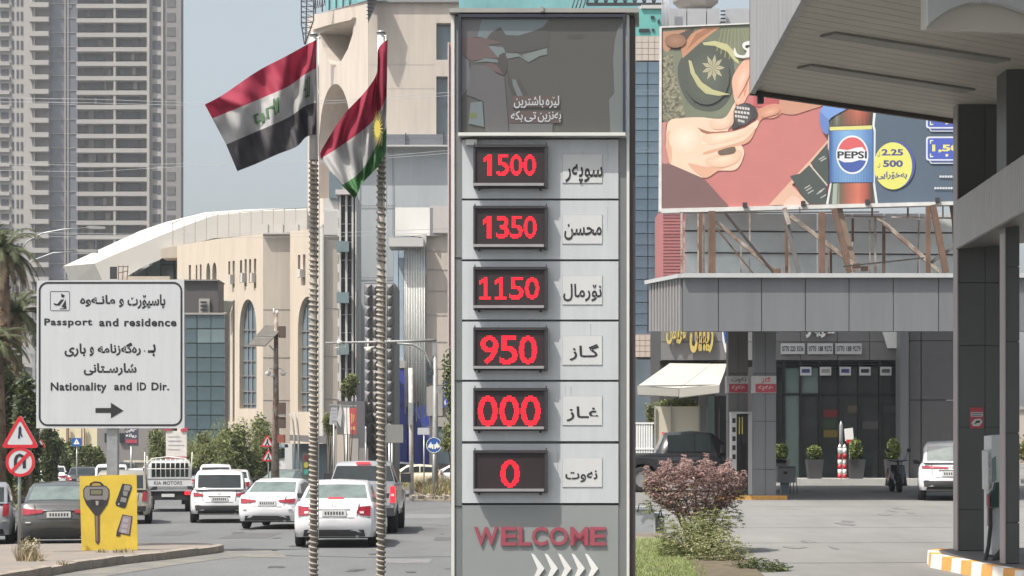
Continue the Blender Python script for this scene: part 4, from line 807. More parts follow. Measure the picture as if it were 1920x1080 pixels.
for k in range(8): bp([(210+k*22, 470-k*4), (213+k*22, 470-k*4), (260+k*24, 390+k*2), (257+k*24, 388+k*2)], (58, 64, 56), 'line_print', tf=3)
bp([(262, 120), (330, 110), (400, 128), (455, 185), (468, 240), (442, 225), (400, 170), (330, 138), (270, 134)], (196, 194, 136), 'crescent_print', tf=3)
bp([(183, 218), (200, 225), (220, 290), (260, 345), (320, 385), (418, 412), (350, 420), (280, 408), (235, 365), (195, 290)], (196, 194, 136), 'crescent_print', tf=3)
for a in range(0, 360, 40): bp([(322, 262), (322+38*math.cos(R(a-16)), 262+42*math.sin(R(a-16))), (322+66*math.cos(R(a)), 262+76*math.sin(R(a))), (322+38*math.cos(R(a+16)), 262+42*math.sin(R(a+16)))], (188, 182, 146), 'petal_print', tf=3)
bp(ell(322, 262, 20, 24, 10), (150, 140, 100), tf=3); bp(sm([(330, 340), (370, 345), (360, 368), (340, 360)], 3), (188, 182, 146), tf=3)
bp(sm([(500, 215), (545, 195), (548, 300), (540, 372), (515, 420), (490, 462), (452, 465), (434, 400), (430, 320), (470, 250)]), (240, 178, 146), 'hand_print', tf=3)
bp(sm([(510, 290), (530, 240), (530, 300), (515, 360), (500, 420), (492, 400), (495, 350)]), (222, 150, 118), 'hand_print', tf=3); bp(sm([(452, 320), (470, 300), (462, 380), (470, 450), (455, 440), (445, 380)]), (250, 200, 172), tf=3)
bp([(548, 400), (600, 380), (700, 395), (712, 455), (600, 482), (545, 478)], (204, 92, 94), 'sleeve_print', tf=3)
for k in range(6): bp([(552, 402+k*13), (704, 399+k*10), (706, 403+k*10), (553, 406+k*13)], (176, 70, 76), 'line_print', tf=3)
bp(sm([(705, 410), (780, 420), (900, 440), (1000, 450), (860, 500), (770, 525), (700, 505)]), (206, 146, 118), 'hand_print', tf=3)
bp(sm([(570, 502), (640, 468), (700, 470), (712, 510), (660, 545), (600, 548), (565, 590), (560, 540)]), (216, 146, 116), 'hand_print', tf=3)
for k in range(3): bp([(640+k*20, 480), (644+k*20, 478), (650+k*20, 535), (645+k*20, 536)], (186, 114, 86), 'line_print', tf=3)
bp(sm([(72, 565), (150, 545), (250, 540), (380, 545), (438, 465), (448, 470), (440, 560), (405, 618), (470, 615), (570, 558), (566, 600), (500, 668), (480, 690), (496, 745), (452, 832), (350, 842), (270, 880), (160, 840), (75, 800), (50, 690)]), (247, 206, 176), 'hand_print', tf=3)
for l, c in (([(215, 590), (300, 620), (400, 618), (420, 632), (330, 640), (260, 625)], (170, 108, 84)), ([(275, 735), (400, 700), (500, 665), (560, 600), (520, 680), (400, 715), (280, 750)], (222, 166, 132)), ([(120, 600), (200, 580), (260, 640), (200, 720), (120, 700)], (252, 222, 196)),
             ([(180, 800), (300, 820), (440, 800), (350, 842), (270, 880)], (226, 170, 136)), ([(240, 690), (330, 660), (430, 640), (420, 660), (320, 690)], (255, 220, 192)), ([(60, 640), (80, 620), (90, 760), (75, 800), (55, 700)], (228, 172, 140))): bp(sm(l), c, 'shading_print', tf=3)
def grad(pts, c0, c1, n=7, tf=3, cx=None, cy=None):          # printed soft shading: nested outlines, tone by tone
    m = len(pts); cx = cx or sum(p[0] for p in pts)/m; cy = cy or sum(p[1] for p in pts)/m
    for k in range(n):
        f = 1-k/n; bp([(cx+(x-cx)*f, cy+(y-cy)*f) for x, y in pts], tuple(c0[i]+(c1[i]-c0[i])*(k/(n-1)) for i in range(3)), 'shading_print', tf=tf)
grad(ell(165, 660, 92, 96, 20), (246, 206, 176), (255, 226, 204)); grad(sm([(270, 640), (420, 622), (540, 590), (500, 640), (380, 680), (290, 690)]), (244, 200, 168), (255, 222, 192), cx=380, cy=648)
grad(sm([(290, 770), (400, 740), (480, 730), (460, 790), (380, 820), (290, 810)]), (238, 190, 158), (252, 214, 184)); grad(sm([(300, 560), (380, 556), (430, 500), (436, 540), (400, 600), (320, 604)]), (240, 192, 162), (252, 212, 184))
grad(sm([(455, 300), (500, 240), (540, 240), (520, 320), (480, 400), (455, 430), (445, 360)]), (238, 176, 146), (250, 202, 174)); grad(sm([(590, 510), (650, 480), (695, 485), (690, 515), (640, 535), (600, 540)]), (214, 146, 116), (232, 172, 142))
grad(sm([(60, 870), (200, 900), (330, 1010), (250, 1040), (60, 1040)]), (126, 92, 90), (142, 106, 102), 5)
grad(ell(285, 310, 130, 160, 24), (84, 90, 80), (98, 106, 92), 5); grad(ell(110, 110, 60, 40, 14), (150, 108, 82), (172, 126, 96), 4)
for a in range(0, 360, 40): bp([(322, 262), (322+38*math.cos(R(a-16)), 262+42*math.sin(R(a-16))), (322+66*math.cos(R(a)), 262+76*math.sin(R(a))), (322+38*math.cos(R(a+16)), 262+42*math.sin(R(a+16)))], (188, 182, 146), 'petal_print', tf=3); bp([(322, 262), (322+30*math.cos(R(a-3)), 262+34*math.sin(R(a-3))), (322+58*math.cos(R(a)), 262+66*math.sin(R(a))), (322+30*math.cos(R(a+3)), 262+34*math.sin(R(a+3)))], (150, 146, 108), 'petal_print', tf=3)
bp([(183, 218), (200, 225), (220, 290), (260, 345), (320, 385), (418, 412), (350, 420), (280, 408), (235, 365), (195, 290)], (190, 188, 132), 'crescent_print', tf=3)
bp(sm([(355, 728), (440, 706), (438, 738), (362, 750)], 4), (112, 96, 78), tf=3)
bp([(35, 570), (60, 565), (50, 690), (78, 832), (35, 815)], (200, 132, 126), 'sleeve_print', tf=3); bp([(35, 800), (80, 803), (270, 885), (410, 1040), (35, 1058)], (126, 92, 90), 'sleeve_print', tf=3)
bp(sm([(440, 500), (470, 468), (520, 462), (562, 490), (568, 540), (500, 575), (430, 610), (438, 560)]), (66, 62, 64), 'cap_print', tf=3); bp(ell(488, 525, 48, 62, 20), (84, 82, 82), 'cap_print', tf=3)
for k, (a, b) in enumerate(((455, 530), (443, 530), (445, 520), (462, 500))): 
    for j in range(5): x = a+(b-a)*j/5; bp([(x, 478+k*24+j*2), (x+(b-a)*.15, 480+k*24+j*2), (x+(b-a)*.15, 494+k*24+j*2), (x, 491+k*24+j*2)], (214, 210, 204), 'cap_lettering', tf=3)
bp(sm([(445, 150), (460, 185), (500, 190), (520, 150), (540, 148), (545, 190), (500, 208), (450, 200), (438, 170)], 4), (228, 226, 220), 'letter_print', tf=3); bp(sm([(490, 125), (520, 112), (545, 115), (545, 135), (510, 135), (505, 150), (540, 160), (520, 172), (490, 150)], 4), (228, 226, 220), 'letter_print', tf=3)
bp([(635, 1035), (900, 745), (1080, 540), (1080, 600), (900, 800), (765, 920), (860, 1030)], (226, 180, 150), 'table_edge_print', tf=3)
bp(sm([(720, 1040), (760, 985), (810, 1000), (830, 1035)]), (240, 190, 170), tf=3)
# right hand print: navy field, cards, bottle
bp([(630, 60), (2208, -50), (2208, 930), (630, 972)], mat('print_navy', lin((74, 88, 102)), .6, vary=.1, scale=.25), 'navy_print', tf=4)
bp([(-90, 722), (0, 700), (85, 622), (240, 810), (238, 972), (70, 972)], (74, 84, 80), 'card_print', tf=4); bp([(95, 605), (250, 425), (260, 790), (246, 798)], (74, 84, 80), 'card_print', tf=4)
bp([(85, 625), (96, 617), (250, 800), (246, 815)], (206, 196, 178), 'card_edge_print', tf=4); bp([(0, 900), (20, 905), (85, 975), (60, 975)], (206, 196, 178), 'card_edge_print', tf=4)
for x, y in ((170, 570), (185, 585), (40, 830), (55, 850), (70, 875), (150, 880), (170, 860), (185, 915)): bp([(x, y), (x+50, y-30), (x+54, y-22), (x+4, y+8)], (190, 192, 186), 'card_lettering', tf=4)
bott = [(250, 35), (440, 50), (690, 90), (672, 270), (682, 310), (676, 780), (702, 975), (235, 975), (272, 780), (252, 270), (240, 200)]
bp(bott, (216, 226, 228), 'bottle_outline_print', tf=4)
bi = [(265, 45), (450, 60), (665, 95), (652, 270), (660, 310), (655, 780), (682, 975), (255, 975), (288, 780), (268, 270), (256, 200)]
bp(bi, (96, 92, 80), 'bottle_print', tf=4)
def gl_(t, st):
    for (a, ca), (b, cb) in zip(st, st[1:]):
        if t <= b: f = (t-a)/(b-a); return tuple(ca[i]+(cb[i]-ca[i])*f for i in range(3))
    return st[-1][1]
dst = [(290, (60, 66, 56)), (330, (150, 160, 140)), (360, (112, 96, 78)), (420, (170, 96, 74)), (520, (216, 116, 84)), (590, (180, 84, 66)), (630, (110, 72, 60)), (655, (70, 66, 58))]
for x0, x1, c in [(x, x+13, gl_(x, dst)) for x in range(290, 650, 12)]:
    bp([(x0, 60), (x1, 75), (x1-8, 268), (x0, 268)], c, 'drink_print', tf=4); bp([(x0, 785), (x1, 785), (x1, 974), (x0, 975)], c, 'drink_print', tf=4)
bp([(300, 790), (340, 790), (330, 974), (290, 975)], (160, 176, 160), 'drink_print', tf=4)
for x0, x1, c in [(262, 662, (70, 116, 178))]+[(x, x+15, gl_(x, [(262, (50, 84, 146)), (300, (96, 148, 206)), (400, (126, 178, 226)), (540, (112, 164, 216)), (620, (84, 132, 190)), (662, (70, 120, 176))])) for x in range(262, 648, 14)]: bp([(x0, 305), (x1, 305), (x1-2, 780), (x0+4, 780)], c, 'label_print', tf=4)
bp([(272, 282), (650, 268), (650, 302), (272, 314)], (222, 218, 120), 'label_edge_print', tf=4)
bp(sm([(250, 40), (450, 66), (482, 76), (440, 110), (330, 170), (262, 225), (250, 345), (205, 318), (182, 240), (180, 150), (205, 100)]), (112, 156, 222), 'ribbon_print', tf=4); bp(sm([(185, 150), (230, 190), (262, 225), (250, 345), (205, 318), (182, 240)]), (92, 132, 200), 'ribbon_print', tf=4)
c0 = (472, 532); bp(ell(*c0, 145, 174, 36), (232, 234, 236), 'emblem_print', tf=4)
bp(ell(*c0, 132, 158, 24, 192, 352)+[(560, 462), (500, 470), (430, 490), (345, 478)], (222, 88, 92), 'emblem_print', tf=4)
bp(ell(*c0, 132, 158, 24, 20, 164)+[(400, 600), (470, 598), (540, 578)], (58, 92, 172), 'emblem_print', tf=4)
def bt(s, x0, y0, x1, y1, c, **k):
    _bl[0] += 1; r = (1500+x0/4.8, 180+y0/4.8, 1500+x1/4.8, 180+y1/4.8); word('lettering', s, r, BPL, .003+.0003*_bl[0], pmat(c), bf, **k)
bt('PEPSI', 338, 500, 604, 566, (44, 52, 60), bold=.03)
bp(ell(868, 622, 168, 212, 36), (76, 84, 160), 'circle_print', tf=4); bp(ell(838, 632, 172, 212, 36), (228, 226, 96), 'circle_print', tf=4)
bt('2.25', 735, 480, 930, 540, (72, 72, 140), bold=.04); bt('500', 748, 580, 928, 643, (72, 72, 140), bold=.04); bt('بەخۆڕایی'.replace('ڕ', 'ر'), 690, 682, 965, 755, (72, 72, 140), bold=.03); bt('ل', 700, 505, 722, 550, (72, 72, 140)); bt('ل', 700, 605, 722, 650, (72, 72, 140))
def rr_(x0, y0, x1, y1, r):
    o = []
    for cx, cy, a in ((x1-r, y0+r, -90), (x1-r, y1-r, 0), (x0+r, y1-r, 90), (x0+r, y0+r, 180)):
        for k in range(5): o.append((cx+r*math.cos(R(a+22.5*k)), cy+r*math.sin(R(a+22.5*k))))
    return o
for y0, y1, s, ty in ((60, 296, '500,000', 150), (368, 585, '1,500,000', 440)):
    bp(rr_(1165, y0+25, 1850, y1+27, 25), (214, 220, 230), 'prize_print', tf=4); bp(rr_(1172, y0+30, 1844, y1+19, 22), (66, 86, 150), 'prize_print', tf=4)
    bp(rr_(1135, y0, 1820, y1, 25), (214, 220, 230), 'prize_print', tf=4); bp(rr_(1150, y0+14, 1806, y1-13, 20), (62, 88, 190), 'prize_print', tf=4)
    bt(s, 1190, ty, 1790, ty+72, (232, 222, 110), bold=.04)
    for q in ([(1170, y0+32), (1200, y0+30), (1200, y0+40), (1180, y0+42), (1180, y0+65), (1170, y0+65)], [(1170, y1-30), (1200, y1-32), (1200, y1-42), (1180, y1-42), (1180, y1-65), (1170, y1-62)], [(1310, ty+88), (1335, ty+84), (1335, ty+104), (1312, ty+112)]): bp(q, (228, 228, 170), 'prize_print', tf=4)
for y, x in ((718, 1258), (822, 1212)):
    for j in range(9): bp([(x+j*24, y+(j % 2)*2), (x+j*24+18, y), (x+j*24+17, y+18), (x+j*24-3, y+20)], (206, 210, 214), 'small_lettering', tf=4)
# truss under the board, old translucent sheets behind it
m_rust = mat('rusted_beam', (.14, .085, .06), .8, vary=.3, scale=1.5); m_old = mat('old_white_beam', (.40, .36, .31), .7, vary=.25, scale=2, col2=(.20, .13, .10)); m_dk = mat('dark_beam', (.045, .035, .03), .6, vary=.2)
t = thing('billboard_truss', 'rusty and white steel beams carrying the billboard over the canopy roof', 'steel frame', W(1515, 512, 73.5))
def tq(x, y): return (1240+x/3.4286, 380+y/3.4286)
def beam(a, b, w, m, Y=73.3): mb = MB(); a, b = tq(*a), tq(*b); mb.bar(W(*a, Y), W(*b, Y), w*Y/F/3.4286); mb.build('beam', m, t)
for a, b, w, m, Y in [((350, 120), (745, 455), 22, m_old, 73.0), ((355, 165), (590, 455), 9, m_rust, 73.6), ((405, 60), (725, 455), 15, m_dk, 72.6), ((790, 35), (820, 140), 26, m_old, 72.7), ((810, 140), (885, 455), 26, mat('grey_beam', (.13, .13, .125), .6), 72.9),
      ((830, 85), (1240, 400), 26, m_old, 73.4), ((1110, 40), (1210, 450), 32, m_rust, 72.6), ((1145, 40), (1250, 440), 32, mat('tan_beam', (.22, .16, .12), .7, vary=.15), 73.7), ((1390, 95), (1790, 445), 26, m_old, 73.4), ((1170, 410), (1690, 355), 9, m_dk, 72.4),
      ((1745, 15), (1830, 450), 36, m_rust, 72.6), ((1735, 385), (1900, 270), 22, mat('grey_beam', (.13, .13, .125), .6), 72.8), ((1870, 10), (1900, 200), 34, m_rust, 73), ((120, 65), (1400, 60), 8, m_dk, 73.2), ((1180, 85), (1440, 92), 8, m_dk, 73.2), ((1480, 92), (1880, 100), 9, m_old, 73.2),
      ((325, 55), (325, 460), 44, m_rust, 72.8), ((250, 70), (250, 455), 22, m_rust, 73.9), ((272, 70), (272, 455), 14, m_old, 73.8), ((236, 65), (236, 455), 9, m_old, 73.6), ((1032, 60), (1032, 455), 38, m_rust, 72.7), ((805, 75), (805, 455), 18, m_rust, 73.9), ((822, 150), (822, 455), 8, m_old, 73.7),
      ((1715, 20), (1715, 455), 28, m_rust, 72.7), ((1430, 110), (1430, 455), 18, m_rust, 74), ((1375, 95), (1375, 455), 14, m_old, 73.9), ((1340, 110), (1340, 455), 8, m_old, 73.9), ((1230, 100), (1230, 250), 14, m_rust, 74), ((1075, 290), (1075, 455), 8, m_old, 73.9), ((1090, 290), (1090, 455), 14, m_rust, 74),
      ((512, 260), (512, 455), 8, m_old, 73.9), ((568, 60), (568, 260), 8, m_old, 74), ((1655, 110), (1650, 455), 9, m_old, 74), ((1585, 20), (1585, 100), 10, m_rust, 73.5), ((1810, 20), (1810, 100), 8, m_old, 73.5), ((890, 30), (890, 70), 8, m_rust, 73.5), ((1355, 20), (1355, 90), 10, m_rust, 73.5),
      ((130, 65), (130, 455), 12, m_old, 73.2), ((146, 120), (146, 455), 7, m_old, 73.0), ((1870, 110), (1885, 455), 7, m_old, 73.5)]: beam(a, b, w, m, Y)
for p in ((1255, 405), (1305, 425), (745, 440)): q = tq(*p); c = W(*q, 72.5); mb = MB(); mb.box(c.x-.12, c.x+.12, 72.45, 72.55, c.z-.08, c.z+.08); mb.build('gusset_plate', m_rust, t)
t2 = thing('old_sheet_screen', 'weathered grey sheets with thin rails standing behind the billboard truss', 'screen', W(1540, 512, 76))
xs = [(155, 345), (348, 565), (570, 795), (800, 1000), (1005, 1225), (1230, 1430), (1435, 1655), (1660, 1900)]
for i, (a, b) in enumerate(xs):
    for j, (c, d) in enumerate(((70, 180), (182, 320), (322, 456))):
        p = tq(a, c); q = tq(b, d); mb = MB(); FP(76).rect(mb, p[0], p[1], q[0], q[1], -.03, .0); mb.build('sheet', mat('old_sheet', (.74, .78, .77), .5, vary=.12, scale=.8, transl=.4), t2)
mb = MB()
for y in (181, 321): mb.bar(W(*tq(150, y), 75.9), W(*tq(1900, y+14), 75.9), .05)
mb.build('rail', m_dk, t2)
p = tq(0, 60); 
# ================================================================ STATION CANOPY AND SHOP (far side)
m_cl = mat('canopy_grey', (.15, .157, .165), .5, vary=.10, scale=.7, stretch=(3, 1, .3)); m_cll = mat('canopy_trim', (.42, .43, .43), .45, vary=.05); m_rib = mat('ribbed_grey', (.22, .215, .215), .5, vary=.05)
Y0 = 58; zb, zt = Z(621, Y0), Z(519, Y0)
CN = thing('station_canopy', 'grey panelled filling station canopy under the billboard', 'canopy', (X(1500, 60), 60, zyard(60)))
SL = PL(1218, 62.5, 1279.5, 58); FF = FP(Y0)
for a, b in ((1281, 1346.3), (1347.7, 1427.3), (1428.7, 1509.3), (1510.7, 1591.3), (1592.7, 1674.3), (1675.7, 1759.3), (1760.7, 1842), (1843.4, 1925), (1926.4, 2008)): mb = MB(); FF.rect(mb, a, 521, b, 621, -.1, 0); mb.build('fascia_panel', m_cl, CN)
mb = MB(); FF.rect(mb, 1280, 521, 2008, 621, -.3, -.11); mb.build('fascia_core', M_dark, CN)
mb = MB(); SL.prism(mb, [(1218.5, 533), (1279.5, 521), (1279.5, 621.5), (1219, 621)], -.2, -.06); mb.build('side_fascia', m_rib, CN)
for k in range(11): x = 1219+k*5.5; mb = MB(); SL.prism(mb, [(x, 533-k*1.08), (x+3, 532.5-k*1.08), (x+3, 621), (x, 621)], -.06, .03); mb.build('rib', m_rib, CN)
mb = MB(); FF.rect(mb, 1279, 513, 2008, 521, -.5, .14); SL.prism(mb, [(1216, 526), (1279, 513.5), (1279, 520.8), (1216, 533)], -.5, .12); mb.build('roof_edge', m_cll, CN)
a = [Vector((X(1284, 58.4), 58.35, 0)), Vector((X(2000, 58.4), 58.35, 0)), Vector((X(2000, 58.4), 71, 0)), Vector((5.0, 71, 0)), Vector((X(1222, 62.5)+.1, 62.6, 0))]
mb = MB(); mb.prism([v+Vector((0, 0, zb+.9)) for v in a], [v+Vector((0, 0, zt-.15)) for v in a]); mb.build('soffit', mat('soffit_grey', (.16, .16, .165), .6), CN)
for nm, x0, x1, Yc in (('canopy_column', 1365.5, 1402.5, 61.5), ('canopy_column', 1415, 1455, 60)):
    t = thing(nm, 'grey clad canopy column, %s one of the pair under the far canopy' % ('left' if x0 < 1400 else 'right'), 'column', (X((x0+x1)/2, Yc), Yc, zyard(Yc)))
    mb = MB(); mb.box(X(x0, Yc)+.02, X(x1, Yc)-.02, Yc+.02, Yc+.6, zyard(Yc), zb+.95); mb.build('core', M_dark, t)
    m = mat('column_dark_clad', (.14, .135, .13), .45, vary=.05) if x0 < 1400 else m_cl; xm = (x0+x1)/2; zz = [zyard(Yc)+.02, Z(880, Yc), Z(790, Yc), Z(700, Yc), zb+.9]
    for z0, z1 in zip(zz, zz[1:]):
        for a, b in ((x0, xm-.35), (xm+.35, x1)): bpiece('cladding_panel', ((X(a, Yc)+X(b, Yc))/2, Yc+.3, (z0+z1)/2), (X(b, Yc)-X(a, Yc), .62, z1-z0-.015), m, t)
    mb = MB(); q = FP(Yc); q.rect(mb, x0-3, 705, x1, 737, -.5, .06); sg = mb.build('sign_box', mat('sign_box_grey', (.42, .42, .41), .5), t)
    mb = MB(); q.rect(mb, x0+1, 720, x1-.5, 736, .06, .075); mb.build('red_band', mat('station_red', (.36, .05, .07), .5, vary=.05), sg)
    word('lettering', 'نەوت' if x0 < 1400 else 'گاز', (x0+5, 707, x1-4, 718) if x0 < 1400 else (x0+12, 707, x1-10, 719), q, .065, mat('sign_text_grey', (.10, .09, .09)) if x0 < 1400 else M_red, sg)
    word('lettering', 'هەیە', (x0+6, 723, x1-6, 732), q, .08, mat('pink_text', (.6, .4, .4), vary=0), sg)
def island(lab, x0, x1, Ya, Yb, z1, cols):
    t = thing('pump_island', lab, 'kerb island', ((x0+x1)/2, Ya, zyard(Ya)))
    return t
t = thing('pump_island', 'low island with an orange painted kerb around the far columns', 'kerb island', (X(1420, 60), 60, zyard(60)))
mb = MB(); mb.box(X(1340, 60), X(1470, 60), 59.9, 63.5, zyard(60)-.1, zyard(60)+.1); mb.build('slab', mat('island_concrete', (.24, .22, .2), .9), t)
for k in range(8): a = 1346+k*16.3; mb = MB(); mb.box(X(a, 59.8), X(a+15.8, 59.8), 59.78, 59.88, zyard(60)-.1, zyard(60)+.115); mb.build('kerb_block', mat('orange_kerb_paint', (.50, .27, .07), .8, vary=.15, scale=3), t)
# far dispenser
def dispenser(lab, x0, x1, Yd, ytop, wht):
    t = thing('fuel_dispenser', lab, 'fuel pump', (X((x0+x1)/2, Yd), Yd, zyard(Yd)+.1)); zz = zyard(Yd)+.1; q = FP(Yd); yb_ = H+(ZC-zz)*F/Yd
    mb = MB(); q.rect(mb, x0, ytop+4, x0+(x1-x0)*.25, yb_, -.5, .02); q.rect(mb, x1-(x1-x0)*.2, ytop+4, x1, yb_, -.5, .02); mb.build('side_panel', wht, t)
    mb = MB(); q.rect(mb, x0+(x1-x0)*.25, ytop+6, x1-(x1-x0)*.2, yb_, -.45, -.05); mb.build('recess', M_dark, t)
    mb = MB(); q.rect(mb, x0-1, ytop, x1+1, ytop+4, -.55, .05); mb.build('head', m_cll, t)
    for k in range(5): mb = MB(); y = ytop+12+k*17; q.rect(mb, x0+2, y, x0+(x1-x0)*.2, y+9, .021, .03); mb.build('label_mark', M_black, t)
    for k in range(2): mb = MB(); x = x0+(x1-x0)*(.36+.14*k); q.rect(mb, x, ytop+10, x+2, ytop+42, -.05, .0); mb.build('nozzle_holster', mat('yellow_plastic', (.5, .42, .1), .5), t)
    mb = MB(); mb.tube([q.at(x0+(x1-x0)*.45, ytop+50, .0), q.at(x0+(x1-x0)*.4, ytop+100, .08), q.at(x0+(x1-x0)*.55, ytop+130, .06), q.at(x0+(x1-x0)*.6, ytop+60, .0)], .025, 6); mb.build('hose', M_rubber, t)
    return t
dispenser('slim white fuel dispenser between the two far canopy columns', 1371, 1411, 61, 772, mat('pump_white', (.5, .5, .5), .5, vary=.05))
# shop
SH = thing('station_shop', 'grey clad shop with dark glazing and gold Arabic lettering behind the far canopy', 'shop', (X(1470, 78), 78, zyard(78)))
SF = FP(78); zs = H+(ZC-zyard(78)-.1)*F/78
m_sc = mat('shop_cladding', (.17, .165, .165), .5, vary=.05, scale=.6)
for r, (y0, y1) in enumerate(((560, 599), (600, 640.5), (641.5, 675))):
    for a, b in ((1240, 1300), (1301, 1365), (1366, 1430), (1431, 1500), (1501, 1570), (1571, 1630), (1631, 1688)): pxbox('cladding_panel', a, y0, b, y1, 78, .2, m_sc, SH)
mb = MB(); SF.rect(mb, 1240, 560, 1800, 676, -6, -.21); SF.rect(mb, 1452, 676, 1800, zs, -6, -2.5); SF.rect(mb, 1240, 676, 1345, 760, -6, -.9); mb.build('body', mat('shop_interior', (.05, .05, .05), .7), SH)
q = FP(77.9); word('lettering', 'ریبین', (1293, 600, 1337, 662), q, .1, mat('gold_letter', (.62, .48, .16), .35, .3, vary=.05), SH, bold=.04, deep=.1); word('lettering', 'فریس', (1249, 600, 1286, 646), q, .1, mat('gold_letter', (.62, .48, .16)), SH, bold=.04, deep=.1)
word('lettering', 'سوپەر', (1511, 604, 1566, 636), q, .1, M_white, SH, bold=.05, deep=.1)
for a, b, s in ((1464, 1508, '0770 220 3536'), (1514, 1561, '0770 188 9272'), (1566, 1615, '0770 188 9279')):
    mb = MB(); q.rect(mb, a, 644, b, 664, -.05, .08); n_ = mb.build('phone_plate', mat('plate_white', (.6, .6, .6)), SH); word('lettering', s, (a+2, 649, b-2, 659), q, .085, M_black, n_, bold=.02)
mb = MB(); q.prism(mb, [(1647, 600), (1682, 600), (1682, 653), (1664, 653)], -.05, .1); mb.build('white_emblem_board', M_white, SH)
mb = MB(); q.prism(mb, [(1353, 600), (1366, 600), (1366, 661), (1360, 661), (1355, 640)], -.05, .1); mb.build('white_emblem_board', M_white, SH)
mb = MB(); q.prism(mb, [(1355, 618), (1360, 618), (1362, 640), (1359, 645)], .1, .11); mb.build('emblem_mark', mat('sign_blue', (.02, .09, .32)), SH)
# glazing: panes with mullions
m_sg = mat('shop_glass', (.035, .042, .042), .06, vary=.3, scale=1.2, spec=.5); m_sgt = mat('shop_glass_green', (.13, .18, .17), .1, vary=.1, scale=.6, spec=.8)
gx = [1455, 1470, 1501, 1537, 1574, 1611, 1650, 1688]
for a, b in zip(gx, gx[1:]):
    for y0, y1 in ((690, 737), (741, 895)):
        mb = MB(); SF.rect(mb, a+2.5, y0, b-2.5, y1, -.12, -.08); mb.build('glass_pane', m_sgt if a in (1470,) or (y0 == 690 and a in (1501, 1470)) else m_sg, SH)
for x in gx: mb = MB(); SF.rect(mb, x-2.2, 677, x+2.2, zs, -.14, .02); mb.build('mullion', mat('mullion_black', (.018, .018, .02), .4, vary=.05), SH)
for y in (677, 682, 687, 737.5): mb = MB(); SF.rect(mb, 1456, y, 1687, y+(3 if y > 700 else 2), -.1, .0); mb.build('transom', mat('mullion_black', (.02, .02, .02)), SH)
for a, c in ((1500, (60, 70, 130)), (1537, (150, 150, 140)), (1574, (60, 60, 130)), (1611, (50, 50, 50)), (1650, (90, 90, 90))):
    mb = MB(); SF.rect(mb, a, 688, a+21, 704, .01, .05); n_ = mb.build('small_sign', mat('plate_white', (.6, .6, .6)), SH); mb = MB(); SF.rect(mb, a+3, 692, a+18, 699, .051, .06); mb.build('sign_mark', pmat(c), n_)
for a, b, y, c in ((1545, 1572, 768, (150, 40, 40)), (1545, 1572, 788, (60, 90, 60)), (1545, 1572, 806, (150, 130, 40)), (1590, 1610, 760, (120, 110, 90)), (1618, 1648, 790, (110, 110, 110)), (1656, 1684, 760, (90, 90, 95))):
    mb = MB(); SF.rect(mb, a, y, b, y+14, -.075, -.06); mb.build('window_poster', pmat(c, k=.6), SH)
for a, x1_, y0, y1 in ((1688.5, 1704, 600, 900), ): mb = MB(); FP(77).rect(mb, a, y0, x1_, y1, -1, 0); mb.build('end_pier', m_cl, SH)
for a, b in ((1705, 1727), (1728, 1802), (1803, 1880)):
    for y0, y1 in ((600, 639), (640, 750), (751, 905)): pxbox('wall_panel', a, y0, b-.8, y1-.8, 77.2, .4, mat('wall_charcoal', (.10, .098, .10), .5, vary=.06), SH)
mb = MB(); mb.box(X(1400, 75.5), X(1900, 75.5), 74.4, 83, zyard(75)-.2, zyard(75)+.18); mb.build('shop_pavement', mat('pavement_pale', (.38, .38, .36), .85, vary=.1, scale=1), SH)
# forecourt dark opening, fence panels, awning
AW = thing('awning', 'cream fabric awning in two panels over the shop entrance', 'awning', W(1270, 682, 77.5))
def aw(pts, name='fabric_panel'): mb = MB(); a = [W(x, y, Y) for x, y, Y in pts]; mb.prism(a, [v+Vector((0, .03, -.03)) for v in a]); mb.build(name, mat('cream_canvas', (.46, .445, .40), .85, vary=.04, scale=1, transl=.15), AW)
aw([(1256, 681, 77.8), (1334, 682, 77.8), (1272.5, 729, 74.5), (1195, 724, 74.5)]); aw([(1335, 682, 77.8), (1364, 682, 77.8), (1349, 722, 74.3), (1273.5, 729, 74.5)])
aw([(1195, 724.5, 74.5), (1272.5, 729.5, 74.5), (1272.5, 743, 74.5), (1196, 740, 74.5)], 'valance'); aw([(1273.5, 729.5, 74.5), (1349, 722.5, 74.3), (1348.5, 736, 74.3), (1273.5, 745, 74.5)], 'valance')
mb = MB(); mb.bar(W(1196, 724, 74.55), W(1349, 722, 74.45), .05); mb.bar(W(1262, 684, 77.8), W(1225, 735, 74.6), .04); mb.build('folding_arm', M_steel, AW)
t = thing('cream_fence', 'tall cream sheet fence in two panels below the awning', 'fence', W(1270, 885, 76)); 
for a, b in ((1228, 1259), (1260, 1312)): pxbox('fence_panel', a, 762, b, 885, 76, .06, mat('cream_sheet', (.56, .52, .42), .7, vary=.05, scale=.8), t)
for x in (1228, 1259, 1311): mb = MB(); mb.bar(W(x, 885, 75.93), W(x, 760, 75.93), .05); mb.build('post', m_con, t)
t = thing('white_gate', 'white slatted gate left of the cream fence, behind the black pickup', 'gate', W(1205, 900, 74))
for k in range(8): pxbox('slat', 1188+k*4.6, 794, 1191.4+k*4.6, 890, 74, .05, M_white, t)
mb = MB(); FP(74).rect(mb, 1187, 792, 1226, 795, -.05, .02); FP(74).rect(mb, 1187, 840, 1226, 843, -.05, .02); mb.build('rail', M_white, t)
t = thing('shop_side_frame', 'dark doorway frame at the right end of the awning', 'doorway', W(1340, 900, 77.5))
for a, b, m in ((1311, 1325, m_sc), (1326, 1340, m_sgt), (1341, 1348, M_dark), (1349, 1364, m_sg)): mb = MB(); FP(77.6).rect(mb, a, 742, b, 900, -.3, 0); mb.build('frame_panel', m, t)
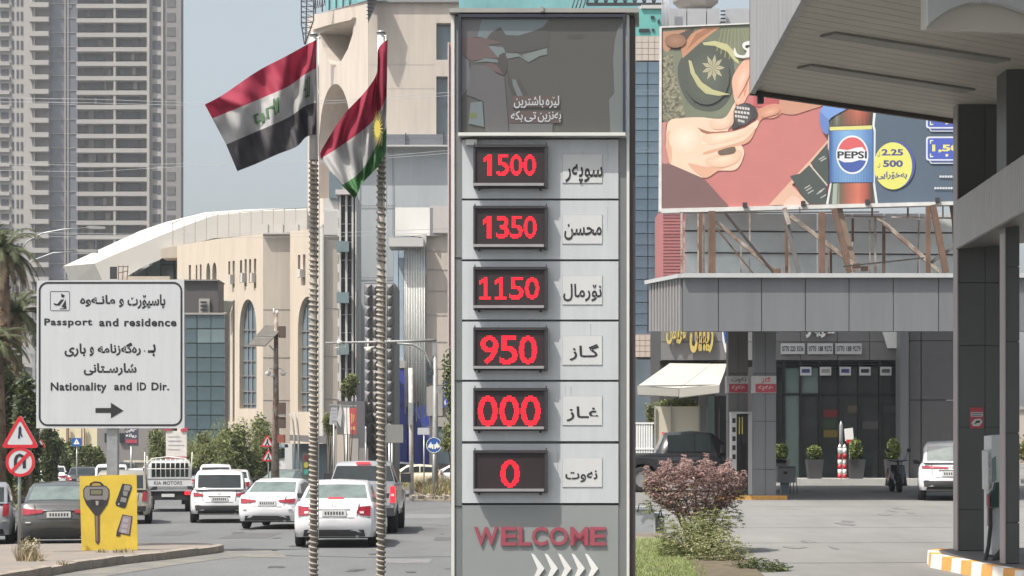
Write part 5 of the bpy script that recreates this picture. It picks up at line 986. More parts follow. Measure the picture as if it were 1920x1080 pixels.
# planters
rp = random.Random(11)
def leaf_blob(mb, c, rad, n, size, rnd, squash=1, shell=.55, mi=0, k=3):
    cl = [Vector((rnd.gauss(0, .5), rnd.gauss(0, .5), rnd.gauss(0, .5))) for _ in range(k*6)]
    for _ in range(n):
        while True:
            p = Vector((rnd.uniform(-1, 1), rnd.uniform(-1, 1), rnd.uniform(-1, 1)))
            if shell < p.length < 1: break
        j = rnd.choice(cl); q = p.lerp(j.normalized()*.95 if j.length > .01 else p, .25)
        pos = Vector(c)+Vector((q.x*rad[0], q.y*rad[1], q.z*rad[2]))
        d = Vector((rnd.gauss(0, 1), rnd.gauss(0, 1), rnd.gauss(0, .6)+.3)).normalized(); e = d.cross(Vector((rnd.gauss(0, 1), rnd.gauss(0, 1), rnd.gauss(0, 1)))).normalized(); s = size*rnd.uniform(.6, 1.35)
        mb.poly([pos-d*s, pos+e*s*.42, pos+d*s, pos-e*s*.42], mi if not isinstance(mi, (list, tuple)) else rnd.choice(mi))
m_bx = mat('box_leaf', (.22, .27, .07), .6, vary=.4, scale=6, transl=.25); m_bx2 = mat('box_leaf_dark', (.045, .07, .02), .6, vary=.3, scale=6)
def planter(px, ytop, lab, pot=True, Yp=75):
    zz = zyard(Yp)+.18; t = thing('potted_shrub', lab, 'potted plant', (X(px, Yp), Yp, zz), 'clipped shrubs in tall dark pots'); s = Yp/F; x = X(px, Yp)
    mb = MB(); hp = .68; n = 4; mb.prism([(x-.22, Yp-.22, zz), (x+.22, Yp-.22, zz), (x+.22, Yp+.22, zz), (x-.22, Yp+.22, zz)], [(x-.29, Yp-.29, zz+hp), (x+.29, Yp-.29, zz+hp), (x+.29, Yp+.29, zz+hp), (x-.29, Yp+.29, zz+hp)])
    mb.build('pot', mat('dark_pot', (.055, .055, .058), .6, vary=.1), t)
    zt = Z(ytop, Yp); h = zt-zz-hp; mb = MB(); r = random.Random(px)
    leaf_blob(mb, (x, Yp, zz+hp+h*.5), (.29, .27, h*.62), 2400, .042, r, mi=(0, 0, 1), shell=.5)
    leaf_blob(mb, (x, Yp, zz+hp+h*.5), (.24, .24, h*.5), 1100, .06, r, mi=1, shell=.1)
    o = mb.build('foliage', [m_bx, m_bx2], t); mb = MB(); mb.tube([(x, Yp, zz+hp-.05), (x, Yp, zz+hp+.2)], .03, 6); mb.build('stem', m_rust, t)
planter(1464, 832, 'clipped round shrub in a pot just right of the front column'); planter(1527, 836, 'clipped pointed shrub in a dark pot, second from the left'); planter(1605, 824, 'clipped shrub in a dark pot right of the striped bollards'); planter(1675, 824, 'clipped shrub in a dark pot beside the motor scooter')
# bollards
m_wr = [M_white, mat('bollard_red', (.45, .03, .04), .45, vary=.08)]
for px, lab in ((1574.5, 'red and white striped bollard, left one of the touching pair'), (1583.5, 'red and white striped bollard, right one of the touching pair')):
    Yb = 75; zz = zyard(75)+.18; x = X(px, Yb); t = thing('bollard', lab, 'bollard', (x, Yb, zz), 'striped bollards before the shop'); zs_ = [Z(y, Yb) for y in (840, 851, 862, 871, 880, 889, 897)]
    zs_ = [z for z in zs_ if z > zz]+[zz]
    for i in range(len(zs_)-1): mb = MB(); mb.tube([(x, Yb, zs_[i+1]), (x, Yb, zs_[i])], .07, 10); mb.build('band', m_wr[i % 2], t)
    mb = MB(); mb.tube([(x, Yb, zs_[0]), (x, Yb, zs_[0]+.08), (x, Yb, zs_[0]+.15)], [.07, .05, .008], 10); mb.build('cap', M_white, t)
Yb = 76; x = X(1577, Yb); t = thing('grey_post', 'plain grey round post with a domed top behind the striped bollards', 'post', (x, Yb, zyard(76)+.18)); mb = MB(); mb.tube([(x, Yb, zyard(76)+.18), (x, Yb, Z(797, Yb)), (x, Yb, Z(789, Yb))], [.07, .07, .01], 10); mb.build('shaft', M_steel, t)
t = thing('notice_on_stand', 'small white notice with red print beside the striped bollards', 'notice', W(1592, 895, 75.4)); mb = MB(); FP(75.4).prism(mb, [(1583, 804), (1599, 802), (1601, 825), (1585, 827)], -.03, 0); n_ = mb.build('board', M_white, t); mb = MB(); FP(75.4).rect(mb, 1587, 824, 1600, 831, -.02, .01); mb.build('red_base', M_red, n_); mb = MB(); mb.tube([W(1593, 827, 75.42), Vector((X(1593, 75.42), 75.42, zyard(75)+.18))], .02, 6); mb.build('stand', M_steel, t)
t = thing('service_cabinet', 'small grey cabinet on a thick leg beside the right far column', 'cabinet', (X(1475, 64), 64, zyard(64)))
mb = MB(); mb.box(X(1458, 64), X(1492, 64), 64, 64.5, Z(905, 64), Z(874, 64)); cb = mb.build('box', mat('cabinet_grey', (.18, .19, .195), .5, vary=.08), t); mb = MB(); mb.box(X(1466, 64), X(1481, 64), 64.1, 64.4, zyard(64), Z(905, 64)); mb.build('leg', mat('cabinet_leg', (.14, .17, .19), .5), t)
mb = MB(); FP(63.99).rect(mb, 1469, 884, 1476, 889, 0, .02); FP(63.99).rect(mb, 1459, 875, 1491, 876.5, 0, .03); mb.build('hatch', M_dark, cb)
mb = MB()
for a in (1484, 1490, 1496): mb.tube([(X(a, 64), 64.2, zyard(64)), (X(a-1, 64), 64.2, Z(893, 64)), (X(a-6, 64), 64.2, Z(890, 64))], .015, 5)
mb.build('pipe', M_steel, t)
# scooter
sx, sy = X(1700, 66), 66; zz = zyard(66); t = thing('motor_scooter', 'black motor scooter with mirrors parked behind the white car', 'scooter', (sx, sy, zz))
for dx in (0,):
    mb = MB(); n = 18
    for cy in (-.15, 1.1):
        a = [Vector((sx-.32, sy+cy+.24*math.cos(2*math.pi*i/n), zz+.24+.24*math.sin(2*math.pi*i/n))) for i in range(n)]; mb.prism(a, [v+Vector((.12, 0, 0)) for v in a], 0, True)
    mb.build('wheel', M_rubber, t)
    mb = MB(); sec = [(-.25, .3, .16), (-.1, .55, .2), (.1, .85, .3), (.3, .75, .3), (.7, .7, .24), (1.2, .75, .2), (1.35, .6, .1)]
    for (y0_, h0, w0), (y1_, h1, w1) in zip(sec, sec[1:]):
        mb.mesh([(sx-.26-w0, sy+y0_, zz+.2), (sx-.26+w0, sy+y0_, zz+.2), (sx-.26+w0*.7, sy+y0_, zz+h0), (sx-.26-w0*.7, sy+y0_, zz+h0), (sx-.26-w1, sy+y1_, zz+.2), (sx-.26+w1, sy+y1_, zz+.2), (sx-.26+w1*.7, sy+y1_, zz+h1), (sx-.26-w1*.7, sy+y1_, zz+h1)], [(0, 1, 5, 4), (1, 2, 6, 5), (2, 3, 7, 6), (3, 0, 4, 7)], 0, True)
    mb.build('body', mat('scooter_black', (.018, .02, .028), .3, vary=.1, coat=.5), t)
    mb = MB(); mb.tube([(sx-.55, sy+.1, zz+1.0), (sx-.26, sy+.0, zz+.95), (sx+.05, sy+.1, zz+1.0)], .02, 6); mb.tube([(sx-.26, sy-.1, zz+.3), (sx-.26, sy+.05, zz+1)], .04, 6); mb.build('handlebar', M_dark, t)
    for s in (-1, 1): mb = MB(); c = Vector((sx-.26+s*.33, sy+.05, zz+1.3)); mb.tube([(sx-.26+s*.2, sy+.05, zz+1), c], .01, 5); mb.tube([c-Vector((.05, 0, 0)), c+Vector((.06, .0, .02))], .055, 8); mb.build('mirror', M_dark, t)
# ================================================================ NEAR CANOPY AND PUMP ISLAND (right)
hz = ZC+5.4
NC = thing('pump_canopy', 'large near canopy with slatted soffit reaching in from the upper right', 'canopy', (8, 31, zyard(31)))
tip = Vector((X(1412, 31.7), 31.7, 0)); far = Vector((X(1884, 35.2), 35.2, 0)); 
dirf = (far-tip).normalized(); near = Vector((X(1505, 25.4), 25.4, 0)); dirn = (near-tip).normalized()
def cp(a, b, z): v = tip+dirf*a+dirn*b; v.z = z; return v
NS = 44; ws = 14.0/NS
m_sl = mat('soffit_slat', (.42, .395, .35), .55, vary=.10, scale=.5)
for k in range(NS):
    b0 = k*ws; b1 = b0+ws-.018; mb = MB(); mb.prism([cp(.06, b0, hz), cp(11, b0, hz), cp(11, b1, hz), cp(.06, b1, hz)], [cp(.06, b0, hz+.03), cp(11, b0, hz+.03), cp(11, b1, hz+.03), cp(.06, b1, hz+.03)]); mb.build('soffit_slat', m_sl, NC)
mb = MB(); mb.prism([cp(.05, 0, hz+.04), cp(11, 0, hz+.04), cp(11, 14, hz+.04), cp(.05, 14, hz+.04)], [cp(.05, 0, hz+1.9), cp(11, 0, hz+1.9), cp(11, 14, hz+1.9), cp(.05, 14, hz+1.9)]); mb.build('roof_core', M_dark, NC)
m_nf = mat('near_fascia', (.27, .265, .27), .45, vary=.12, scale=1.2, stretch=(3, 3, .3))
for k in range(28): mb = MB(); b0 = k*.5; mb.prism([cp(-.06, b0, hz-.06), cp(.04, b0, hz-.06), cp(.04, b0+.49, hz-.06), cp(-.06, b0+.49, hz-.06)], [cp(-.06, b0, hz+1.95), cp(.04, b0, hz+1.95), cp(.04, b0+.49, hz+1.95), cp(-.06, b0+.49, hz+1.95)]); mb.build('fascia_panel', m_nf, NC)
mb = MB(); mb.prism([cp(-.06, -.1, hz-.07), cp(11, -.1, hz-.07), cp(11, -.01, hz-.07), cp(-.06, -.01, hz-.07)], [cp(-.06, -.1, hz+1.95), cp(11, -.1, hz+1.95), cp(11, -.01, hz+1.95), cp(-.06, -.01, hz+1.95)]); mb.build('far_fascia', mat('dark_brown_trim', (.05, .035, .03), .5), NC)
mb = MB(); c = cp(.12, .02, hz-.1); mb.box(c.x-.03, c.x+.06, c.y-.1, c.y+.02, hz-.2, hz-.06); mb.build('end_bracket', M_dark, NC)
for (x0, y0), (x1, y1) in (((1508, 122), (1815, 168)), ((1552, 62), (1880, 112))):
    Ya = 5.4*F/(H-y0); Yb = 5.4*F/(H-y1); a = Vector((X(x0, Ya), Ya, hz-.035)); b = Vector((X(x1, Yb), Yb, hz-.035)); d = (b-a).normalized(); n = Vector((d.y, -d.x, 0))*.14
    mb = MB(); mb.prism([a-n, b-n, b+n, a+n], [v+Vector((0, 0, .034)) for v in (a-n, b-n, b+n, a+n)]); mb.build('light_channel', mat('channel_grey', (.22, .21, .19), .5), NC)
# curved hood above
t = thing('canopy_hood', 'light grey arched hood hanging at the top right corner above the canopy', 'canopy', W(1830, 0, 22)); Yh = 22; mb = MB()
arc = [(1740, 47), (1752, 36), (1768, 24), (1790, 12), (1815, 4), (1850, 2), (1885, 8), (1925, 22), (1960, 50)]
mb.prism([W(x, y, Yh) for x, y in arc]+[W(1960, -60, Yh), W(1740, -60, Yh)], [W(x, y, Yh)+Vector((0, .12, 0)) for x, y in arc]+[W(1960, -60, Yh)+Vector((0, .12, 0)), W(1740, -60, Yh)+Vector((0, .12, 0))]); mb.build('front_face', mat('hood_pale', (.42, .44, .44), .45, vary=.04), t)
mb = MB(); hp_ = [W(1742, 50, Yh), W(1960, 58, Yh), W(1960, -60, Yh), W(1742, -60, Yh)]; mb.prism([v+Vector((0, .13, 0)) for v in hp_], [v+Vector((0, .45, .05)) for v in hp_]); mb.build('soffit', m_sl, t)
# columns
m_nc = mat('near_column_cladding', (.075, .078, .075), .4, vary=.05, scale=1)
def ncol(lab, x0, x1, Yc, ys, zt_, seam):
    t = thing('canopy_column', lab, 'column', (X(x0, Yc)+.3, Yc, zyard(Yc)+.2)); z0 = zyard(Yc)+.2
    a = X(x0, Yc); b = X(x1, Yc); mb = MB(); mb.box(a+.02, b-.02, Yc+.02, Yc+.27, z0, zt_); mb.build('core', M_dark, t)
    zz = [z0]+[Z(y, Yc) for y in ys]+[zt_]; cs = [a]+[X(s, Yc) for s in seam]+[b]
    for q0, q1 in zip(zz, zz[1:]):
        for c0, c1 in zip(cs, cs[1:]): mb = MB(); mb.box(c0+.004, c1-.004, Yc, Yc+.29, q0+.006, q1-.006); mb.build('cladding_panel', m_nc, t)
    mb = MB(); mb.box(a-.02, a-.002, Yc-.01, Yc+.29, z0, zt_); mb.build('edge_strip', mat('lit_side_pinkish', (.30, .27, .27), .4, vary=.05), t)  # side face in a paler tone than the front, sunlight put into its colour
    return t
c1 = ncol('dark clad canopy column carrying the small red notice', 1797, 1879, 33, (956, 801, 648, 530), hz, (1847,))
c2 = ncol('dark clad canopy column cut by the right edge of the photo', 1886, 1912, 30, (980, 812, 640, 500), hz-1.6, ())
mb = MB(); mb.box(X(1887, 30), X(1887, 30)+.7, 30.0, 30.6, hz-1.55, hz); mb.build('upper_box', m_nc, c2)
mb = MB(); q = FP(33); q.rect(mb, 1818.5, 764, 1844, 803, .001, .012); n_ = mb.build('notice', mat('station_red', (.36, .05, .07)), c1)
mb = MB(); q.rect(mb, 1820, 773, 1842.5, 781, .0125, .015); q.prism(mb, [(1821, 793), (1827, 786), (1838, 785), (1842, 791), (1836, 799), (1824, 799)], .0125, .015); mb.build('notice_print', mat('plate_white', (.6, .6, .6)), n_)
mb = MB(); q.rect(mb, 1821, 775, 1841.5, 776.3, .0155, .017); q.rect(mb, 1821, 778, 1840, 779.2, .0155, .017); q.prism(mb, [(1826, 796), (1830, 789), (1836, 788), (1838, 792), (1832, 793)], .0155, .017); mb.build('notice_mark', M_black, n_)
# band (beam) round the columns
zb0, zb1 = 5.36, 6.09; bnd = thing('column_beam', 'ribbed grey beam wrapping the dark canopy columns at mid height', 'beam', (7.1, 30.5, zb0))
pa = Vector((X(1792, 33.02)-.02, 32.98, 0)); pb = Vector((X(1888, 29.0)-.02, 29.0, 0)); pc = pb+(pb-pa).normalized()*8; d = (pc-pa).normalized(); n = Vector((-d.y, d.x, 0)); n = n if n.x < 0 else -n
L = (pc-pa).length; kk = int(L/.13)
for i in range(kk):
    a = pa+d*(i*.13); b = a+d*.105; mb = MB(); mb.prism([v+Vector((0, 0, z)) for v, z in ((a, zb0), (b, zb0), (b, zb1), (a, zb1))], [v-n*.06+Vector((0, 0, z)) for v, z in ((a, zb0), (b, zb0), (b, zb1), (a, zb1))]); mb.build('rib', mat('beam_rib', (.40, .39, .385), .5, vary=.06), bnd)
mb = MB(); e = Vector((0, 0, 1)); o_ = Vector((1, 0, 0)); a, b = pa-n*.07, pc-n*.07; mb.prism([a+e*zb0, b+e*zb0, b+e*zb1, a+e*zb1], [a+o_*1.1+e*(zb0+.1), b+o_*1.1+e*(zb0+.1), b+o_*1.1+e*zb1, a+o_*1.1+e*zb1]); mb.build('beam_core', mat('beam_grey', (.16, .155, .15), .5), bnd)
# island
def ip(Y, dx=0): return 6.32+(32-Y)*.13+dx
isl2 = thing('pump_island', 'near pump island with a white and orange striped kerb, lower right', 'kerb island', (7.5, 30, zyard(30)))
Ys = [33.6, 32.9, 32.1, 31.6]+[31.6-.42*k for k in range(1, 16)]
lp = [Vector((7.0, 33.75, 0)), Vector((6.75, 33.6, 0)), Vector((6.45, 33.1, 0))]+[Vector((ip(Y), Y, 0)) for Y in Ys[2:]]
mb = MB(); z1 = lambda v: zyard(v.y)+.2
rt = [Vector((9.8, v.y, 0)) for v in lp]
for a, b, c, e_ in zip(lp, lp[1:], rt[1:], rt): mb.poly([Vector((v.x+(.12 if i in (0, 1) else 0), v.y-.0, z1(v)-.006)) for i, v in enumerate((a, b, c, e_))])
mb.poly([Vector((v.x, v.y, z)) for v, z in ((lp[0], z1(lp[0])), (rt[0], z1(rt[0])), (rt[0], 0), (lp[0], 0))])
mb.build('slab', mat('island_tiles', (.085, .085, .085), .7, vary=.15, scale=2), isl2)
m_kw, m_ko = mat('kerb_white_paint', (.62, .60, .56), .8, vary=.12, scale=4), mat('kerb_orange_paint', (.60, .30, .08), .8, vary=.15, scale=4)
i = 0
for a, b in zip(lp, lp[1:]):
    m = max(1, round((b-a).length/.42))
    for j in range(m):
        p = a.lerp(b, j/m); q = a.lerp(b, (j+1)/m); d = (q-p).normalized(); nn = Vector((d.y, -d.x, 0)); nn = nn if nn.x < 0 else -nn; p = p+d*.005; q = q-d*.005
        mb = MB(); mb.prism([p-nn*.16+Vector((0, 0, z1(p))), q-nn*.16+Vector((0, 0, z1(q))), q+nn*.0+Vector((0, 0, z1(q))), p+Vector((0, 0, z1(p)))], [p-nn*.16+Vector((0, 0, 0)), q-nn*.16, q+nn*.05, p+nn*.05]); 
        mb.build('kerb_block', [m_kw, m_ko][i % 2], isl2); i += 1
# near dispenser with nozzle and hoses
Yd = 31.4; t = thing('fuel_dispenser', 'white fuel dispenser with a green nozzle and black hoses beside the near column', 'fuel pump', (X(1872, Yd), Yd, zyard(Yd)+.2)); q = FP(Yd)
mb = MB(); q.prism(mb, [(1859, 817), (1875, 815), (1890, 815), (1890, 1046), (1859, 1040)], -.5, 0); mb.build('body', mat('pump_pale', (.46, .48, .49), .4, vary=.05), t)
mb = MB(); q.prism(mb, [(1852, 845), (1859, 842), (1859, 905), (1853, 918)], -.4, .0); mb.build('display_side', mat('pump_pale2', (.38, .41, .40), .4, vary=.1), t)
mb = MB(); q.prism(mb, [(1859.5, 860), (1867, 855), (1868, 900), (1860, 905)], .001, .01); mb.build('display', m_sgt, t)
for k in range(4): mb = MB(); q.rect(mb, 1853, 850+k*16, 1857, 861+k*16, .001, .01); mb.build('label_mark', mat('print_grey', (.3, .3, .34)), t)
mb = MB(); q.prism(mb, [(1853, 924), (1861, 918), (1864, 905), (1869, 904), (1869, 951), (1855, 951)], .0, .14); nz = mb.build('nozzle', mat('nozzle_green', (.01, .035, .028), .4, vary=.1), t)
mb = MB(); q.rect(mb, 1849.5, 926, 1853, 952, .0, .12); mb.build('nozzle_guard', mat('guard_dusty_red', (.2, .07, .08), .6), nz)
for k, pts in enumerate(([(1854, 952, .1), (1853, 985, .15), (1845, 1022, .3), (1826, 1055, .7), (1800, 1085, 1.2)], [(1886, 1029, .05), (1868, 1030, .3), (1848, 1042, .6), (1828, 1062, .9), (1805, 1088, 1.4)], [(1886, 1034, .05), (1870, 1038, .3), (1852, 1052, .6), (1832, 1070, .9), (1812, 1094, 1.4)])):
    mb = MB(); mb.tube([q.at(x, y, 0)+Vector((0, -o, 0)) for x, y, o in sm([(a, b) for a, b, c in pts], 1) and [p for p in pts]], .03, 8); mb.build('hose', M_rubber, t)
mb = MB(); q.rect(mb, 1848.5, 948, 1852, 986, .05, .09); mb.build('tag', mat('tag_pinkish', (.4, .3, .3)), t)
# forecourt side: lawn and bins
mb = MB(); lw = [(1150, 1006, 0), (1240, 1008, 0), (1300, 1030, 0), (1330, 1085, 0), (1335, 1140, 0), (1150, 1140, 0)]
def ony(px, py, dz=0):
    Y = 35
    for _ in range(20): Y = (ZC-zyard(Y)-dz)*F/(py-H)
    return Vector((X(px, Y), Y, zyard(Y)+dz))
mb.mesh([ony(x, y, .03) for x, y, _ in lw], [(0, 1, 2, 3, 4, 5)]); mb.build('lawn_soil', mat('lawn_soil', (.13, .17, .05), .9, vary=.3, scale=2, col2=(.17, .17, .08)), kind='structure')
mb = MB(); rg_ = random.Random(9)
for _ in range(9000):
    x = rg_.uniform(1165, 1325); y = rg_.uniform(1011, 1110)
    if x > 1240 + (y-1008)*1.0+25: continue
    p = ony(x, y, .03); h_ = rg_.uniform(.02, .06); a = rg_.uniform(0, 6.28); d = Vector((math.cos(a), math.sin(a), 0))*.006; mb.poly([p-d, p+d, p+Vector((rg_.gauss(0, .015), rg_.gauss(0, .015), h_))])
mb.build('lawn_grass', mat('lawn_blade', (.22, .26, .10), .7, vary=.35, scale=3, transl=.3), kind='stuff')
def wbin(px0, px1, yt, Yb, lab, m):
    zz = zyard(Yb); x0, x1 = X(px0, Yb), X(px1, Yb); t = thing('waste_bin', lab, 'bin', ((x0+x1)/2, Yb, zz)); zt = Z(yt, Yb)
    mb = MB(); mb.prism([(x0+.02, Yb, zz), (x1-.02, Yb, zz), (x1-.02, Yb+.4, zz), (x0+.02, Yb+.4, zz)], [(x0, Yb-.04, zt-.06), (x1, Yb-.04, zt-.06), (x1, Yb+.44, zt-.06), (x0, Yb+.44, zt-.06)]); mb.build('tub', m, t)
    mb = MB(); mb.box(x0-.02, x1+.02, Yb-.07, Yb+.46, zt-.055, zt); mb.build('lid', mat('bin_lid', (.30, .33, .34), .5, vary=.1), t)
    mb = MB(); mb.tube([(x0+.05, Yb-.09, zt-.1), (x0+.08, Yb-.12, zt+.06), (x1-.08, Yb-.12, zt+.06), (x1-.05, Yb-.09, zt-.1)], .012, 6); mb.build('handle', M_dark, t)
wbin(1190, 1227, 950, 41, 'pale grey waste bin between the pylon and the purple shrub', mat('bin_pale', (.34, .37, .38), .5, vary=.08)); wbin(1229, 1246, 962, 41.4, 'narrow darker grey waste bin tucked behind the purple shrub', mat('bin_grey', (.19, .2, .21), .5, vary=.08))
# ================================================================ VEHICLES
m_tyre = mat('tyre', (.022, .022, .022), .85, vary=.1); m_rim = mat('alloy_rim', (.35, .35, .36), .35, .7, vary=.05); m_under = mat('under_body', (.02, .02, .02), .8, vary=.1)
m_lamp = mat('tail_lens', (.30, .02, .035), .2, vary=.25, scale=14, coat=.6); m_lampb = mat('brake_lamp_lit', (.9, .02, .03), .3, vary=0, emit=1.0); m_plate = mat('number_plate', (.55, .55, .53), .5, vary=.05); m_pm = mat('plate_mark', (.06, .06, .07), .6, vary=0)
m_cg = mat('car_glass', (.02, .026, .028), .08, vary=.25, scale=2.5, spec=.35); m_cgt = mat('car_glass_greenish', (.12, .15, .14), .06, vary=.3, scale=2.2, spec=1.0)
P_white = mat('car_paint_white', (.66, .66, .67), .3, vary=.02, coat=.8); P_pearl = mat('car_paint_pearl', (.60, .605, .60), .3, vary=.02, coat=.8); P_silver = mat('car_paint_silver', (.36, .37, .385), .35, .4, vary=.03, coat=.8)
P_grey = mat('car_paint_dark_grey', (.08, .08, .076), .3, .4, vary=.04, coat=.8); P_black = mat('car_paint_black', (.014, .015, .018), .25, vary=.05, coat=.8); P_champ = mat('car_paint_champagne', (.36, .33, .27), .35, .35, vary=.03, coat=.8); P_cream = mat('car_paint_cream', (.55, .49, .36), .35, vary=.03, coat=.6); P_teal = mat('car_paint_slate', (.12, .15, .155), .3, .4, vary=.03, coat=.8)
def ip1(tab, u):
    for (a, va), (b, vb) in zip(tab, tab[1:]):
        if u <= b: return va+(vb-va)*(u-a)/(b-a)
    return tab[-1][1]
SPEC = {
 'sedan': dict(L=4.8, W=1.83, H=1.47, top=[(0, .95), (.04, 1.03), (.2, 1.02), (.5, .96), (.75, .93), (.96, .74), (1, .62)], b=.24, wr=.33, ax=(1.0, 3.85), gh=[(.14, 1.03, .80), (.30, 1.40, .62), (.45, 1.47, .62), (.60, 1.43, .61), (.78, .95, .78)], mh=.62),
 'suv': dict(L=4.6, W=1.86, H=1.68, top=[(0, 1.02), (.03, 1.08), (.5, 1.02), (.76, .98), (.96, .80), (1, .68)], b=.30, wr=.36, ax=(.85, 3.6), gh=[(.03, 1.07, .84), (.10, 1.58, .68), (.35, 1.68, .66), (.58, 1.62, .64), (.76, 1.0, .80)], mh=.7),
 'hatch': dict(L=4.0, W=1.72, H=1.52, top=[(0, .98), (.03, 1.02), (.5, .97), (.76, .93), (.96, .76), (1, .64)], b=.26, wr=.31, ax=(.7, 3.2), gh=[(.04, 1.0, .78), (.13, 1.44, .63), (.38, 1.52, .62), (.58, 1.47, .6), (.78, .96, .74)], mh=.62)}
def car(name, lab, cat, px, Y, paint, kind='sedan', yaw=0, z0=None, glass=None, lamps=None, grp=None, plate=True, sc_=1.0, trim=None, detail=True, brake=False):
    S = SPEC[kind]; L, Wd = S['L'], S['W']; hw = Wd/2; b0 = S['b']; glass = glass or m_cg
    t = thing(name, lab, cat, (0, 0, 0), grp)
    def wid(u): return hw*ip1([(0, .88), (.03, .94), (.12, .99), (.5, 1), (.86, .98), (.96, .88), (1, .76)], u)
    def sec(y):
        u = y/L; w = wid(u); tp_ = ip1(S['top'], u); a = b0
        for ax in S['ax']:
            if abs(y-ax) < S['wr']+.06: a = max(a, S['wr']-.02+math.sqrt((S['wr']+.06)**2-(y-ax)**2))
        ml = max(a+.02, .45); p = [(0, b0), (w-.26, b0), (w-.24, a), (w-.03, a), (w-.005, max(a+.01, ml)), (w, max(a+.03, .6)), (w-.015, tp_-.16), (w-.07, tp_-.04), (w-.16, tp_-.005), (w*.5, tp_+.015), (0, tp_+.02)]
        return p+[(-x, z) for x, z in p[-2:0:-1]]
    zm = (b0+S['top'][1][1])/2; hzz = (S['top'][1][1]-b0)/2; bulge = .13
    def ysh(z): return (max(0, z-.62)*.22 + max(0, .45-z)*.2)
    def ry(x, z, s=None):
        if s is None: s = max(abs(x)/(wid(0)), abs(z-zm)/hzz)
        return bulge*min(1, s)**3+ysh(z)
    ys_ = sorted(set([.0, .06, .14, .3]+[ax+d for ax in S['ax'] for d in [(S['wr']+.06)*math.cos(math.pi*k/10) for k in range(11)]+[-(S['wr']+.08), S['wr']+.08]]+[L*k/16 for k in range(2, 16)]+[L-.12, L-.04, L]))
    ys_ = [y for i, y in enumerate(ys_) if i == 0 or y-ys_[i-1] > .008]
    mb = MB(); N = len(sec(1)); vs = []
    for y in ys_:
        f = max(0, 1-y/.3); 
        for x, z in sec(y): vs.append((x, y+bulge*f+ysh(z)*f, z))
    fs = [(i*N+j, (i+1)*N+j, (i+1)*N+(j+1) % N, i*N+(j+1) % N) for i in range(len(ys_)-1) for j in range(N)]
    mb.mesh(vs, fs, 0, True); c0 = sec(0); rings = [1, .9, .75, .55, .3, 0]; rv = []
    for s in rings:
        for x, z in c0: xx, zz = x*s, zm+(z-zm)*s; rv.append((xx, bulge*s**3+ysh(zz), zz))
    mb.mesh(rv, [(i*N+j, i*N+(j+1) % N, (i+1)*N+(j+1) % N, (i+1)*N+j) for i in range(5) for j in range(N)], 0, True)
    cf = sec(L); mb.mesh([(x, L+.0, z) for x, z in cf]+[(0, L+.1, .5)], [(j, (j+1) % N, N) for j in range(N)], 0, True)
    # greenhouse
    G = S['gh']; gv = []
    for i, (u, z, wt) in enumerate(G):
        y = u*L; zb_ = ip1(S['top'], u)-.02; wb = wid(u)-.09; z = max(z, zb_+.005); 
        if i in (0, len(G)-1): gv += [(wb*.95, y, zb_), (wb*.95, y, z), (wt*.9, y, z+.004), (0, y, z+.012), (-wt*.9, y, z+.004), (-wb*.95, y, z), (-wb*.95, y, zb_)]
        else: gv += [(wb, y, zb_), (wt+.07, y, z-.10), (wt, y, z-.02), (0, y, z+.01), (-wt, y, z-.02), (-wt-.07, y, z-.10), (-wb, y, zb_)]
    mb.mesh(gv, [(i*7+j, (i+1)*7+j, (i+1)*7+j+1, i*7+j+1) for i in range(len(G)-1) for j in range(6)], 0, True)
    for i, k in ((0, 1), (len(G)-1, -1)): mb.mesh(gv[i*7:i*7+7], [(0, 1, 2, 3, 4, 5, 6)])
    bd = mb.build('body', paint, t)
    def L3(a, b, f): return Vector(a).lerp(Vector(b), f)
    # panes: rear, windscreen
    def pane(nm, A, B, lo, hi, wa, wb_, off):
        p = [L3(A[j], B[j], f) for f, j in ((lo, 1), (hi, 2), (hi, 4), (lo, 5))]
        c = sum(p, Vector())/4; q = []
        for v, w_ in zip(p, (wa, wb_, wb_, wa)): q.append(Vector((v.x*w_, v.y, v.z)))
        n = (q[1]-q[0]).cross(q[3]-q[0]).normalized(); n = n if n.z > 0 else -n
        mid = [(q[0]+q[3])/2-Vector((0, .0, 0))+n*.012, (q[1]+q[2])/2+n*.012]
        mb = MB(); m = [v+n*off for v in (q[0], mid[0], q[3], q[2], mid[1], q[1])]; mb.prism(m, [v-n*.03 for v in m]); return mb.build(nm, glass, t)
    g = [gv[i*7:i*7+7] for i in range(len(G))]
    rw = pane('rear_window', g[0], g[1], .10, .90, .90, .96, .016)
    pane('windscreen', g[-1], g[-2], .10, .92, .92, .97, .014)
    for s in (1, 5):
        def sp_(i, f, h): a, b = (g[i][0], g[i][1]) if s == 1 else (g[i][6], g[i][5]); c, d = (g[i+1][0], g[i+1][1]) if s == 1 else (g[i+1][6], g[i+1][5]); return L3(L3(a, b, h), L3(c, d, h), f)
        sg = 1 if s == 1 else -1
        segs = [[sp_(0, .72, .35), sp_(1, .05, .12), sp_(1, .95, .12), sp_(1, .95, .93), sp_(1, .05, .93), sp_(0, .92, .8)], [sp_(2, .03, .12), sp_(2, .98, .12), sp_(3, .55, .2), sp_(3, .1, .85), sp_(2, .9, .93), sp_(2, .03, .93)]]
        if kind != 'sedan': segs.insert(0, [sp_(0, .45, .2), sp_(0, .62, .15), sp_(0, .9, .12), sp_(0, .9, .9), sp_(0, .5, .7)])
        for pts in segs: mb = MB(); o = Vector((sg*.014, 0, .006)); mb.prism([v+o for v in pts], [v-o*2 for v in pts]); mb.build('side_window', glass, t)
